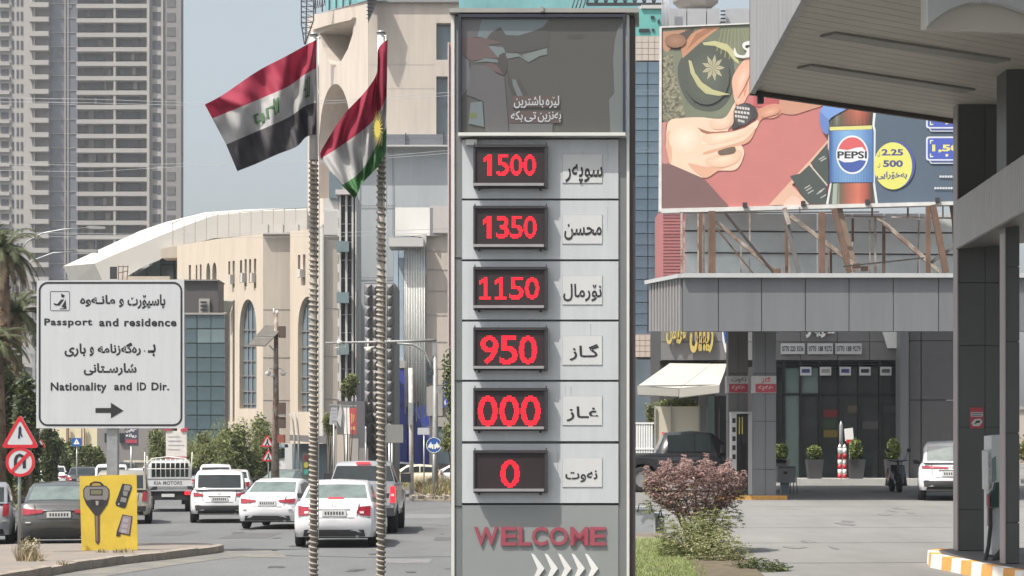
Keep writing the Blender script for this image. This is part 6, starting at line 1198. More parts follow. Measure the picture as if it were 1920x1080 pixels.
    def stamp(nm, pts, m, off=.012, par=None, mir=False):
        for sgn in ((1, -1) if mir else (1,)):
            mb = MB(); 
            if len(pts) > 2:
                cx = sum(p[0] for p in pts)/len(pts); cz = sum(p[1] for p in pts)/len(pts); ol = []
                for i in range(len(pts)):
                    a, b = pts[i], pts[(i+1) % len(pts)]
                    for k in range(4): ol.append((a[0]+(b[0]-a[0])*k/4, a[1]+(b[1]-a[1])*k/4))
                vs = []; n = len(ol)
                for f in (1, .5, 0):
                    for x, z in (ol if f else [(cx, cz)]): xx, zz = cx+(x-cx)*f, cz+(z-cz)*f; vs.append((xx*sgn, ry(xx, zz)-off, zz))
                vs2 = [(x*sgn, ry(x, z)+.03, z) for x, z in ol]
                mb.mesh(vs, [(i, (i+1) % n, (i+1) % n+n, i+n) for i in range(n)]+[(i+n, (i+1) % n+n, 2*n) for i in range(n)], 0, True)
                mb.mesh(vs[:n]+vs2, [(i, (i+1) % n, (i+1) % n+n, i+n) for i in range(n)])
            mb.build(nm, m, par or t)
    w0 = wid(0)
    LAMPS = {'camry': [[(.98*w0, .92), (.66*w0, .90), (.60*w0, .78), (.70*w0, .72), (.97*w0, .70)]], 'wide': [[(.99*w0, .90), (.40*w0, .86), (.44*w0, .80), (.80*w0, .76), (.98*w0, .76)]], 'suv': [[(.99*w0, .98), (.62*w0, .93), (.64*w0, .86), (.98*w0, .84)]], 'upright': [[(.99*w0, 1.02), (.80*w0, 1.0), (.78*w0, .72), (.97*w0, .70)]], 'thin': [[(.99*w0, .98), (.1*w0, .95), (.1*w0, .90), (.98*w0, .91)]]}
    lm = lamps or ('suv' if kind != 'sedan' else 'camry')
    for p in LAMPS[lm]: stamp('tail_light', p, m_lamp, .018, mir=True)
    stamp('reverse_lamp', [(w0*.80, .80), (w0*.68, .80), (w0*.70, .755), (w0*.80, .75)] if lm in ('camry',) else [(w0*.9, .60), (w0*.76, .60), (w0*.76, .575), (w0*.9, .575)], mat('clear_lens', (.6, .55, .55), .2), .026, mir=True)
    stamp('lower_valance', [(w0*.80, .40), (-w0*.80, .40), (-w0*.84, b0+.01), (w0*.84, b0+.01)], m_under if kind != 'sedan' or trim else mat('valance_dark', (.06, .06, .06), .6), .012)
    if kind == 'suv': stamp('bumper_insert', [(w0*.93, .56), (-w0*.93, .56), (-w0*.9, .40), (w0*.9, .40)], mat('valance_dark', (.06, .06, .06)), .016)
    stamp('bumper_line', [(w0*.97, .665), (-w0*.97, .665), (-w0*.97, .655), (w0*.97, .655)], mat('panel_gap', (.05, .05, .05), .8), .006)
    for s_ in (-1, 1): stamp('panel_gap', [(s_*w0*.62, .70), (s_*w0*.605, .70), (s_*w0*.66, .99 if kind == 'sedan' else 1.03), (s_*w0*.675, .99 if kind == 'sedan' else 1.03)], mat('panel_gap', (.05, .05, .05), .8), .006)
    if detail:
        stamp('trim_bar', [(w0*.42, .865), (-w0*.42, .865), (-w0*.42, .845), (w0*.42, .845)], mat('valance_dark', (.06, .06, .06)) if kind == 'suv' else M_chrome, .018)
        mb = MB(); c = Vector((0, ry(0, .93)-.012, .93)); n = 14; a = [c+Vector((.055*math.cos(2*math.pi*i/n), 0, .038*math.sin(2*math.pi*i/n))) for i in range(n)]; b = [c+Vector((.038*math.cos(2*math.pi*i/n), 0, .024*math.sin(2*math.pi*i/n))) for i in range(n)]; mb.mesh(a+b, [(i, (i+1) % n, (i+1) % n+n, i+n) for i in range(n)]); mb.poly([c+Vector((-.045, 0, -.004)), c+Vector((.045, 0, -.004)), c+Vector((.045, 0, .006)), c+Vector((-.045, 0, .006))]); mb.build('emblem', M_chrome, t)
    if plate:
        zp = .76; mb = MB(); y = ry(.0, zp)-.02; mb.box(-.26, .26, y-.012, y+.05, zp-.065, zp+.065); pl_ = mb.build('number_plate', m_plate, t)
        mb = MB()
        for k in range(7): x = -.2+k*.062; mb.box(x, x+.036, y-.015, y-.012, zp-.035, zp+.035)
        mb.build('plate_mark', m_pm, pl_)
    if brake: c = g[0]; mb = MB(); z = G[0][1]+.03; mb.box(-.17, .17, G[0][0]*L+.02, G[0][0]*L+.06, z, z+.03); mb.build('high_brake_light', m_lampb, t)
    # underside, exhaust, wheels, mirrors
    mb = MB(); mb.box(-hw*.8, hw*.8, .25, L-.3, b0-.03, b0+.05); mb.build('floor_pan', m_under, t)
    if detail: mb = MB(); mb.tube([(.5, .12, b0+.02), (.5, .5, b0+.02)], .04, 8); mb.build('exhaust', M_steel, t)
    for ax in S['ax']:
        for s in (-1, 1):
            n = 22; r = S['wr']; xo = s*(hw-.01); xi = s*(hw-.22); mb = MB(); prof = [(xi, r-.03), (xi+s*.02, r), (xo-s*.02, r), (xo, r-.03), (xo, r*.66)]
            vs = [(x, ax+rr*math.cos(2*math.pi*i/n), r+rr*math.sin(2*math.pi*i/n)) for x, rr in prof for i in range(n)]
            mb.mesh(vs, [(j*n+i, j*n+(i+1) % n, (j+1)*n+(i+1) % n, (j+1)*n+i) for j in range(4) for i in range(n)], 0, True); mb.poly(vs[:n]); wh = mb.build('wheel', m_tyre, t)
            mb = MB(); mb.poly([(xo-s*.03, ax+r*.66*math.cos(2*math.pi*i/n), r+r*.66*math.sin(2*math.pi*i/n)) for i in range(n)], 1)
            for k in range(5):
                a = 2*math.pi*k/5; d = Vector((0, math.cos(a), math.sin(a))); e = Vector((0, -math.sin(a), math.cos(a))); c = Vector((xo-s*.012, ax, r)); mb.poly([c+d*.04-e*.04, c+d*r*.64-e*.035, c+d*r*.64+e*.035, c+d*.04+e*.04])
            mb.build('rim', [m_rim, M_dark], wh)
    for s in (-1, 1):
        y = G[-2][0]*L+.42; z = S['top'][2][1]-.02; mb = MB(); mb.prism([(s*(hw-.1), y, z), (s*(hw+.14), y-.02, z+.02), (s*(hw+.16), y-.02, z+.13), (s*(hw+.02), y, z+.13)], [(s*(hw-.1), y+.1, z), (s*(hw+.12), y+.06, z+.03), (s*(hw+.13), y+.06, z+.11), (s*(hw+.02), y+.08, z+.11)])
        mr = mb.build('wing_mirror', paint if kind == 'sedan' and paint is not P_white else M_dark, t)
    stamp_w = None
    t.location = (X(px, Y), Y, 0 if z0 is None else z0); t.rotation_euler = (0, 0, R(yaw)); t.scale = (sc_,)*3
    return t
car('parked_car', 'white saloon nearest the flagpoles, with long number plate, seen from behind', 'car', 626, 49.4, P_white, 'sedan', 1, sc_=1.07, glass=m_cgt, brake=True, grp='cars waiting on the road')
car('saloon_car', 'white saloon with wide red tail lights turned slightly right, left of the nearest saloon', 'car', 500, 61.5, P_white, 'sedan', -5, glass=m_cgt, lamps='wide', grp='cars waiting on the road')
car('crossover_car', 'white crossover with black rear bumper right of the flatbed truck', 'car', 411, 67, P_pearl, 'suv', 7, glass=m_cg, grp='cars waiting on the road')
car('saloon_car', 'dark grey saloon half hidden by the yellow key board', 'car', 110, 49, P_grey, 'sedan', 10, sc_=1.04, lamps='wide', glass=m_cgt, grp='cars waiting on the road')
car('hatchback_car', 'silver hatchback cut off by the left edge of the photo', 'car', -44, 50.5, P_silver, 'hatch', 11, lamps='upright', grp='cars waiting on the road')
car('crossover_car', 'champagne car half hidden behind the right edge of the yellow key board', 'car', 227, 66, P_champ, 'suv', 9, lamps='upright', grp='cars waiting on the road')
car('crossover_car', 'white older estate car directly ahead of the white crossover', 'car', 404, 104, P_white, 'suv', 7, grp='cars waiting on the road', detail=False)
car('saloon_car', 'white saloon partly hidden between the white crossover and the slate saloon', 'car', 434, 96, P_white, 'sedan', 5, grp='cars waiting on the road', detail=False)
car('saloon_car', 'slate coloured saloon ahead of the turning white saloon', 'car', 512, 97, P_teal, 'sedan', -12, grp='cars waiting on the road', detail=False, glass=m_cgt)
car('saloon_car', 'white saloon far off on the left beside the small triangle sign', 'car', 99, 126, P_white, 'sedan', 11, grp='cars waiting on the road', detail=False, lamps='wide')
car('saloon_car', 'second white saloon just beyond the far left white one', 'car', 94, 138, P_pearl, 'sedan', 11, grp='cars waiting on the road', detail=False)
car('saloon_car', 'black saloon left of the yellow board, far off beside the white saloon', 'car', 153, 117, P_black, 'sedan', 9, grp='cars waiting on the road', detail=False)
car('crossover_car', 'white off-road car right behind the sign post above the yellow board', 'car', 208, 104, P_white, 'suv', 9, grp='cars waiting on the road', detail=False)
car('saloon_car', 'small white car between the sign post and the flatbed truck', 'car', 262, 104, P_pearl, 'sedan', 9, grp='cars waiting on the road', detail=False)
car('crossover_car', 'dark crossover far off between the flatbed truck and the white estate car', 'car', 372, 124, P_teal, 'suv', 8, grp='cars waiting on the road', detail=False)
car('hatchback_car', 'cream hatchback seen from the side behind the dry weeds', 'car', 833, 134, P_cream, 'hatch', 90, grp='cars crossing behind the weeds', detail=False)
car('people_carrier', 'silver people carrier crossing behind the cream hatchback', 'car', 790, 140, P_silver, 'suv', 90, grp='cars crossing behind the weeds', detail=False)
car('saloon_car', 'white saloon crossing at the left edge of the pylon', 'car', 925, 139, P_white, 'sedan', 90, grp='cars crossing behind the weeds', detail=False)
car('crossover_car', 'white crossover parked beside the near canopy column on the forecourt', 'car', 1784, 58.7, P_white, 'suv', -11.5, z0=.88, lamps='thin', glass=m_cgt)
car('crossover_car', 'silver crossover farthest away, between the stacked triangles and the first flagpole', 'car', 560, 150, P_silver, 'suv', 5, grp='cars waiting on the road', detail=False)
car('saloon_car', 'pale saloon far off just right of the tall white poster', 'car', 345, 140, P_pearl, 'sedan', 8, grp='cars waiting on the road', detail=False)
car('saloon_car', 'dark saloon far off just left of the white estate car', 'car', 392, 132, P_black, 'sedan', 8, grp='cars waiting on the road', detail=False)
for px_, Y_, P_, k_, l_ in ((338, 106, P_silver, 'sedan', 'silver saloon mostly behind the flatbed truck, right hand side'), (462, 118, P_white, 'suv', 'white crossover beyond the partly hidden white saloon, under the willow bushes'), (486, 134, P_silver, 'sedan', 'silver saloon far off under the stacked triangles'), (181, 142, P_silver, 'suv', 'silver crossover far off between the black saloon and the sign post'), (228, 128, P_black, 'suv', 'dark crossover far off just right of the sign post'), (126, 148, P_white, 'suv', 'white crossover farthest away above the black saloon'), (288, 122, P_white, 'sedan', 'white saloon mostly behind the flatbed truck, left hand side')):
    car('saloon_car' if k_ == 'sedan' else 'crossover_car', l_, 'car', px_, Y_, P_, k_, 8, grp='cars waiting on the road', detail=False)
# ---- big silver pickup
def pickup(name, lab, W_, L, paint, rear_z, cab_y0, H_, side=False):
    t = thing(name, lab, 'pickup truck', (0, 0, 0)); hw = W_/2; b0 = .5; wr = .40; ax = (1.25, L-1.0)
    mb = MB(); ys_ = [0, .1, .3]+sorted([a+(wr+.08)*math.cos(math.pi*k/10) for a in ax for k in range(11)])+[2.4, 3.2, 4.0, L-.4, L-.1, L]; ys_ = sorted(ys_)
    def tz(y): return rear_z if y < L-1.6 else rear_z-.08-(.18*(y-L+1.6)/1.6)**1.2
    def sec(y):
        a = b0
        for c in ax:
            if abs(y-c) < wr+.08: a = max(a, wr+math.sqrt(max(0, (wr+.08)**2-(y-c)**2)))
        w = hw*(.96 if y < .05 or y > L-.1 else 1); z = tz(y); p = [(0, b0), (w-.3, b0), (w-.28, a), (w-.02, a), (w, max(a+.02, .8)), (w-.01, z-.12), (w-.05, z-.02), (w-.1, z), (0, z)]
        return p+[(-x, z) for x, z in p[-2:0:-1]]
    N = len(sec(0)); vs = [(x, y, z) for y in ys_ for x, z in sec(y)]
    mb.mesh(vs, [(i*N+j, (i+1)*N+j, (i+1)*N+(j+1) % N, i*N+(j+1) % N) for i in range(len(ys_)-1) for j in range(N)], 0, True); mb.poly(vs[:N]); mb.poly(vs[-N:])
    mb.build('body', paint, t); c1_ = L-1.55; c0_ = cab_y0
    g = [(c0_-.05, rear_z-.02, hw-.1), (c0_+.22, H_-.06, hw-.27), (c0_+1.1, H_, hw-.27), (c1_-.75, H_-.05, hw-.28), (c1_+.05, rear_z-.06, hw-.12)]; gv = []
    for i, (y, z, w) in enumerate(g):
        wb = hw-.08
        if i in (0, 4): gv += [(wb, y, rear_z-.07), (w, y, z+.03), (0, y, z+.035), (-w, y, z+.03), (-wb, y, rear_z-.07)]
        else: gv += [(wb, y, rear_z-.07), (w, y, z-.03), (0, y, z), (-w, y, z-.03), (-wb, y, rear_z-.07)]
    mb = MB(); mb.mesh(gv, [(i*5+j, (i+1)*5+j, (i+1)*5+j+1, i*5+j+1) for i in range(4) for j in range(4)]+[(0, 1, 2, 3, 4), (20, 21, 22, 23, 24)], 0, True); mb.build('cab', paint, t)
    A, B = gv[0:5], gv[5:10]; lp_ = lambda a, b, f: Vector(a).lerp(Vector(b), f)
    q = [lp_(A[1], B[1], .12), lp_(A[3], B[3], .12), lp_(A[3], B[3], .86), lp_(A[1], B[1], .86)]; mb = MB(); o = Vector((0, -.02, .012)); mb.prism([Vector((v.x*.95, v.y, v.z))+o for v in q], [v-o for v in q]); mb.build('rear_window', m_cg, t)
    mb = MB(); y = g[1][0]; mb.box(-.2, .2, y-.08, y-.02, H_-.085, H_-.045); mb.build('high_brake_light', m_lampb, t)
    for s in (0, 4):
        for i, (f0, f1) in ((1, (.05, 1)), (2, (.05, .95))):
            a, b, c, d = [Vector(gv[k*5+(s and 4)]) for k in (i, i+1)]+[Vector(gv[k*5+(3 if s else 1)]) for k in (i, i+1)]; pts = [a.lerp(b, f0).lerp(c.lerp(d, f0), .15), a.lerp(b, f1).lerp(c.lerp(d, f1), .15), a.lerp(b, f1).lerp(c.lerp(d, f1), .9), a.lerp(b, f0).lerp(c.lerp(d, f0), .9)]
            sx_ = -1 if s else 1; mb = MB(); mb.prism([v+Vector((sx_*.015, 0, .005)) for v in pts], [v-Vector((sx_*.03, 0, 0)) for v in pts]); mb.build('side_window', m_cg, t)
    mb = MB(); mb.box(-hw+.14, hw-.14, -.02, .0, .78, rear_z-.04); tg = mb.build('tailgate', paint, t)
    mb = MB(); mb.box(-.35, .35, -.032, -.021, .95, 1.03); mb.build('handle_recess', mat('valance_dark', (.06, .06, .06)), tg)
    for s in (-1, 1): mb = MB(); mb.box(s*(hw-.13), s*(hw+.005), -.03, .14, .86, rear_z-.06); tl = mb.build('tail_light', m_lampb if s > 0 else m_lamp, t); mb = MB(); mb.box(s*(hw-.11), s*(hw-.03), -.036, -.031, 1.04, 1.1); mb.build('clear_lamp', mat('clear_lens', (.6, .55, .55)), tl)
    mb = MB(); mb.box(-hw+.03, hw-.03, -.16, .04, .5, .72); mb.build('rear_bumper', M_dark if paint is P_silver else M_dark, t)
    for a in ax:
        for s in (-1, 1):
            n = 22; r = wr; xo = s*hw; xi = s*(hw-.27); mb = MB(); prof = [(xi, r-.03), (xi+s*.02, r), (xo-s*.02, r), (xo, r-.04), (xo, r*.62)]
            vs = [(x, a+rr*math.cos(2*math.pi*i/n), r+rr*math.sin(2*math.pi*i/n)) for x, rr in prof for i in range(n)]; mb.mesh(vs, [(j*n+i, j*n+(i+1) % n, (j+1)*n+(i+1) % n, (j+1)*n+i) for j in range(4) for i in range(n)], 0, True); mb.poly(vs[:n]); wh = mb.build('wheel', m_tyre, t)
            mb = MB(); mb.poly([(xo-s*.02, a+r*.62*math.cos(2*math.pi*i/n), r+r*.62*math.sin(2*math.pi*i/n)) for i in range(n)]); mb.build('rim', m_rim, wh)
    for s in (-1, 1): y = c1_-.5; mb = MB(); mb.box(s*(hw-.05), s*(hw+.24), y, y+.1, rear_z, rear_z+.26); mb.build('wing_mirror', M_dark, t)
    mb = MB(); mb.box(-hw*.7, hw*.7, .2, L-.3, .42, .52); mb.build('chassis', m_under, t)
    return t
t = pickup('pickup_truck', 'large silver pickup with a wide black rear window, ahead of the nearest white saloon', 2.03, 5.8, P_silver, 1.36, 1.9, 2.0); t.location = (X(671, 58), 58, 0)
t = pickup('pickup_truck', 'black pickup parked sideways behind the purple shrub', 2.0, 5.7, P_black, 1.22, 1.75, 1.92); t.rotation_euler = (0, 0, R(-90)); t.location = (X(1130, 66), 67, zyard(66))
# ---- flatbed truck with bar cage
t = thing('flatbed_truck', 'small white truck with a white barred cage on its load bed', 'truck', (0, 0, 0))
mb = MB(); mb.box(-.87, .87, .04, 3.0, .78, .9); mb.box(-.87, .87, .0, .06, .9, 1.28); mb.box(-.87, -.82, .06, 3, .9, 1.28); mb.box(.82, .87, .06, 3, .9, 1.28); bed = mb.build('load_bed', P_pearl, t)
kt = PL(0, 80, 1920, 80)
v, f = tmesh('KIA MOTORS', .03, 1.1); mb = MB(); mb.mesh([(-.52+u*1.04, -.006, 1.02+w*.14) for u, w in v], f); mb.build('lettering', mat('tail_letter_grey', (.14, .14, .14)), bed)
mb = MB(); mb.box(-.85, .85, -.012, .0, 1.23, 1.25); mb.box(-.85, .85, -.012, 0, .94, .955); mb.build('rib', mat('valance_dark', (.06, .06, .06)), bed)
mb = MB(); mb.prism([(-.84, 3.1, .7), (.84, 3.1, .7), (.84, 3.1, 1.68), (.76, 3.15, 1.9), (-.76, 3.15, 1.9), (-.84, 3.1, 1.68)], [(-.82, 4.7, .6), (.82, 4.7, .6), (.80, 4.6, 1.2), (.70, 4.1, 1.95), (-.70, 4.1, 1.95), (-.80, 4.6, 1.2)]); cb = mb.build('cab', P_white, t)
mb = MB(); mb.box(-.72, .72, 3.07, 3.11, 1.28, 1.82); mb.build('rear_window', m_cg, cb)
def rail(pts, r=.016): mb = MB(); mb.tube(pts, r, 6); mb.build('cage_bar', m_white2, t)
m_white2 = mat('bar_white', (.60, .58, .53), .6, vary=.1, scale=6)
for y in (.05, 1.0, 2.0, 2.95):
    rail([(-.83, y, 1.28), (-.83, y, 1.75), (-.6, y, 2.0), (0, y, 2.07), (.6, y, 2.0), (.83, y, 1.75), (.83, y, 1.28)], .02)
for x in (-.62, -.45, -.27, -.09, .09, .27, .45, .62): rail([(x, .05, 1.28), (x, .05, 2.0-.0*abs(x))])
for z in (1.5, 1.75):
    for x in (-.83, .83): rail([(x, .05, z), (x, 2.95, z)])
rail([(-.83, .05, 1.62), (.83, .05, 1.62)]); rail([(-.86, .02, 1.28), (-.86, .02, 2.25)], .02); rail([(.86, .02, 1.28), (.9, .02, 2.25)], .02); rail([(-.86, 3, 1.28), (-.86, 3, 2.1)], .02)
for k in range(6): rail([(-.83, .3+k*.5, 1.28), (-.83, .3+k*.5, 1.75)]); rail([(.83, .3+k*.5, 1.28), (.83, .3+k*.5, 1.75)])
mb = MB(); mb.box(-.6, .6, .1, 4.6, .5, .78); mb.box(-.75, .75, .06, .14, .45, .62); mb.build('chassis', m_under, t)
for s in (-1, 1):
    mb = MB(); mb.box(s*.62, s*.82, .02, .07, .64, .77); mb.build('tail_light', m_lamp if s < 0 else m_lampb, t)
    mb = MB(); mb.box(s*.5, s*.84, .3, .34, .28, .78); mb.build('mud_flap', m_under, t)
    mb = MB(); mb.box(s*.84, s*1.06, 4.15, 4.2, 1.35, 1.62); mb.build('wing_mirror', M_dark, t)
    for y, r in ((.95, .31), (3.75, .31)):
        n = 20; mb = MB(); a = [Vector((s*.62, y+r*math.cos(2*math.pi*i/n), r+r*math.sin(2*math.pi*i/n))) for i in range(n)]; mb.prism(a, [v+Vector((s*.22, 0, 0)) for v in a], 0, True); mb.build('wheel', m_tyre, t)
mb = MB(); mb.box(-.24, .24, .035, .055, .56, .68); mb.build('number_plate', m_plate, t)
t.location = (X(315, 80), 80, 0); t.rotation_euler = (0, 0, R(8))
# ---- far white box truck by the traffic light
t = thing('box_truck', 'white box truck far off behind the traffic light and the stacked triangles', 'truck', (X(545, 128), 128, 0)); q = FP(128)
mb = MB(); mb.box(X(534, 128), X(566, 128), 128, 134, .7, Z(850, 128)-.6+1.2); mb.build('box', P_pearl, t)
mb = MB(); q.prism(mb, [(516, 850), (522, 838), (534, 836), (545, 850), (545, 888), (516, 888)], -2, -.1); cb = mb.build('cab', P_white, t); mb = MB(); q.prism(mb, [(519, 852), (524, 841), (541, 841), (542, 858), (519, 860)], -.09, -.05); mb.build('windscreen', m_cg, cb)
mb = MB(); q.rect(mb, 523, 833, 540, 839, -1.5, 0); mb.build('roof_board', mat('board_blue_white', (.3, .4, .5)), cb)
for x in (523, 557): mb = MB(); c = q.at(x, 905, 0); n = 16; a = [Vector((c.x+.45*math.cos(2*math.pi*i/n), 127.9, .45+.45*math.sin(2*math.pi*i/n))) for i in range(n)]; mb.prism(a, [v+Vector((0, .3, 0)) for v in a], 0, True); mb.build('wheel', m_tyre, t)
# ================================================================ STREET FURNITURE
# lamp posts left (two curved arms) 
for i, (pts, tipx, tipy, Yl) in enumerate((([(38, 900), (38, 470), (52, 452), (80, 437), (120, 430), (165, 427)], 175, 427, 92), ([(22, 900), (22, 540), (36, 508), (62, 488), (100, 474), (145, 472)], 160, 471, 100))):
    t = thing('street_lamp', ('upper' if i == 0 else 'lower')+' of two curved street lamp arms crossing in front of the tower', 'street lamp', (X(pts[0][0], Yl), Yl, 0))
    mb = MB(); P = [W(x, y, Yl) for x, y in pts]; P[0].z = 0; mb.tube(P, [.09, .04, .035, .03, .028, .025], 8); mb.build('pole', M_steel, t)
    mb = MB(); mb.prism([W(tipx-22, tipy+2, Yl), W(tipx-8, tipy-4, Yl), W(tipx+22, tipy-2, Yl), W(tipx+22, tipy+2, Yl)], [v+Vector((0, .3, 0)) for v in (W(tipx-22, tipy+2, Yl), W(tipx-8, tipy-4, Yl), W(tipx+22, tipy-2, Yl), W(tipx+22, tipy+2, Yl))]); mb.build('lamp_head', mat('lamp_pale', (.28, .28, .27), .5), t)
t = thing('overhead_gantry', 'thin grey gantry rail crossing behind the palms at the left edge', 'gantry', W(30, 660, 85)); mb = MB()
for y in (654, 664): mb.bar(W(-80, y+4, 85), W(90, y-2, 85), .07)
for k in range(8): mb.bar(W(-80+k*20, 658, 85), W(-70+k*20, 666, 85), .04)
mb.bar(W(64, 660, 85), Vector((X(64, 85), 85, 0)), .12); mb.build('rail', M_steel, t)
# camera pole with solar panel
Yc = 92; x = X(517, Yc); t = thing('camera_pole', 'rusty brown pole with a tilted solar panel, cameras and three boxes', 'camera pole', (x, Yc, 0)); q = FP(Yc)
mb = MB(); mb.tube([(x-.03, Yc, 0), (x, Yc, Z(745, Yc)), (x+.02, Yc, Z(590, Yc))], [.2, .13, .08], 10); mb.build('pole', mat('weathered_pole', (.28, .25, .215), .7, vary=.35, scale=3, col2=(.15, .09, .06)), t)
mb = MB(); mb.prism([W(465, 646, Yc-.9), W(497, 648, Yc-1.1), W(533, 612, Yc+.2), W(497, 610, Yc+.4)], [W(465, 648, Yc-.9), W(497, 650, Yc-1.1), W(533, 614, Yc+.2), W(497, 612, Yc+.4)]); sp_ = mb.build('solar_panel', mat('solar_panel', (.11, .10, .085), .3, vary=.15), t)
mb = MB(); mb.bar(W(472, 640, Yc-.6), W(517, 630, Yc), .05); mb.bar(W(505, 648, Yc-.8), W(517, 660, Yc), .04); mb.bar(W(480, 629, Yc-.35), W(514, 630, Yc-.5), .025); mb.build('panel_bracket', M_steel, sp_)
for a in ((523, 612, 535, 633), (522, 755, 535, 777), (522, 782, 535, 803), (521, 815, 534, 830)): mb = MB(); q.rect(mb, *a, -.2, .2); mb.build('equipment_box', mat('box_brown', (.09, .06, .045), .6, vary=.1) if a[1] < 810 else mat('box_red', (.24, .07, .05), .6), t)
mb = MB(); q.rect(mb, 522, 778, 535, 780, -.2, .25); mb.build('shelf', M_steel, t)
for s in (-1, 1):
    mb = MB(); P = [W(517, 693, Yc), W(517+s*9, 690, Yc), W(517+s*13, 693, Yc), W(517+s*14, 699, Yc)]; mb.tube(P, .025, 6); c = mb.build('camera_arm', m_white2, t); mb = MB(); mb.tube([W(517+s*14, 697, Yc), W(517+s*14, 700, Yc), W(517+s*14, 705, Yc)], [.1, .13, .05], 10); mb.build('dome_camera', m_white2, c)
mb = MB(); mb.tube([W(512, 700, Yc-.1), W(512, 707, Yc-.1)], .09, 8); mb.tube([W(514, 590, Yc), W(513, 578, Yc)], .03, 6); mb.tube([W(520, 590, Yc), W(519, 582, Yc)], .05, 6); mb.build('small_camera', m_white2, t)
mb = MB(); mb.tube([W(514, 700, Yc-.16), W(513, 760, Yc-.2), W(516, 800, Yc-.2)], .015, 5); mb.tube([W(521, 640, Yc-.13), W(522, 755, Yc-.16)], .012, 5); mb.build('cable', M_dark, t)
# signal mast with arm
Ym = 103; x = X(816, Ym); t = thing('signal_mast', 'grey mast with a long horizontal arm reaching left past both flagpoles', 'mast', (x, Ym, 0)); q = FP(Ym)
mb = MB(); mb.tube([(x, Ym, 0), (x, Ym, Z(860, Ym)), (x, Ym, Z(637, Ym))], [.17, .15, .09], 10); mb.build('mast', mat('mast_grey', (.25, .255, .25), .5, .3, vary=.15, scale=3), t)
mb = MB(); mb.tube([W(817, 638, Ym-.05), W(760, 640, Ym), W(610, 643, Ym)], [.09, .07, .05], 8); mb.tube([W(745, 644, Ym-.05), W(775, 646, Ym-.05), W(795, 658, Ym-.05), W(806, 680, Ym-.05), W(812, 700, Ym-.05)], .06, 8); mb.build('arm', mat('mast_grey', (.25, .255, .25)), t)
for a, b in ((636, 655), (690, 660)):
    mb = MB(); mb.tube([W(a, 636, Ym), W(a, 662, Ym)], .04, 6); mb.bar(W(a-8, 652, Ym), W(a+12, 650, Ym), .06); mb.tube([W(a+1, b-16 if a < 650 else b-8, Ym-.1), W(a+1, b-10 if a < 650 else b, Ym-.1)], .13, 10); mb.build('arm_camera', m_white2, t)
mb = MB(); q.rect(mb, 820, 727, 827, 737, -.1, .2); q.rect(mb, 811, 640, 819, 668, -.1, .1); mb.build('control_box', M_steel, t)
smallsign('direction_sign_post', 'round blue sign with two white arrows at the foot of the signal mast', 101.8, 814, [('disc', 813.5, 834.5, 14.5)], 930, r=.06)
mb = MB(); Yt = 90; q = FP(Yt); t = thing('traffic_light', 'small traffic light head just left of the first flagpole', 'traffic light', (X(574, Yt), Yt, 0))
q.rect(mb, 567, 849, 582, 893, -.25, 0); hd = mb.build('housing', mat('signal_housing', (.07, .075, .06), .5), t)
for y, c in ((858, (.12, .03, .03)), (872, (.35, .30, .05)), (885, (.05, .25, .20))): mb = MB(); mb.prism([q.at(*p, .02) for p in ell(574, y, 4.3, 5.6, 14)], [q.at(*p, 0) for p in ell(574, y, 4.3, 5.6, 14)]); mb.build('lens', mat('lens_%d' % y, c, .3, vary=.1), hd)
mb = MB(); mb.tube([(X(577, Yt), Yt+.2, 0), (X(577, Yt), Yt+.2, Z(850, Yt))], .05, 8); mb.build('post', M_steel, t)
# banners, boards and little posts mid-left of pylon
Yb = 98; q = FP(Yb); t = thing('banner_stand', 'cluster of grey, white and red hanging banners between the flagpoles', 'banner', (X(645, Yb), Yb, 0))
mb = MB(); q.prism(mb, [(621, 760), (633, 762), (631, 798), (617, 795)], -.05, 0); mb.build('banner', mat('banner_grey', (.34, .34, .34), .7), t); mb = MB(); q.prism(mb, [(635, 770), (639, 757), (642, 772), (639, 801), (632, 788)], -.03, .1); mb.build('banner', mat('banner_pale', (.44, .44, .44), .7), t)
mb = MB(); q.rect(mb, 644, 762, 656, 814, -.05, 0); mb.build('banner', M_white, t); mb = MB(); q.prism(mb, [(655, 766), (668, 764), (668, 815), (657, 814)], -.02, .04); rb = mb.build('banner', mat('banner_red', (.42, .06, .07), .7), t)
mb = MB(); q.prism(mb, [(658, 775), (665, 778), (664, 790), (659, 795)], .041, .05); q.rect(mb, 658, 800, 666, 806, .041, .05); mb.build('banner_print', mat('print_orange', (.6, .3, .1)), rb)
mb = MB()
for k in range(4): q.rect(mb, 622, 766+k*7, 630, 769+k*7, .001, .01)
mb.build('banner_print', mat('print_grey', (.3, .3, .34)), t)
mb = MB(); mb.tube([W(650, 815, Yb), Vector((X(650, Yb), Yb, 0))], .06, 6); mb.tube([W(626, 796, Yb), Vector((X(626, Yb), Yb, 0))], .04, 6); mb.tube([W(686, 800, Yb), Vector((X(686, Yb), Yb, 0))], .05, 6); mb.bar(W(617, 759, Yb), W(669, 761, Yb), .06); mb.build('post', M_steel, t)
t = thing('grey_blank_board', 'plain grey board on two legs right of the second flagpole', 'board', (X(742, 96), 96, 0)); q = FP(96); mb = MB(); q.rect(mb, 722, 796, 756, 830, -.1, 0); mb.build('board', mat('blank_board', (.20, .205, .19), .5, vary=.05), t); mb = MB(); mb.tube([W(730, 830, 96.05), Vector((X(730, 96), 96.05, 0))], .05, 6); mb.tube([W(735, 830, 96.05), Vector((X(735, 96), 96.05, 0))], .05, 6); mb.build('leg', M_steel, t)
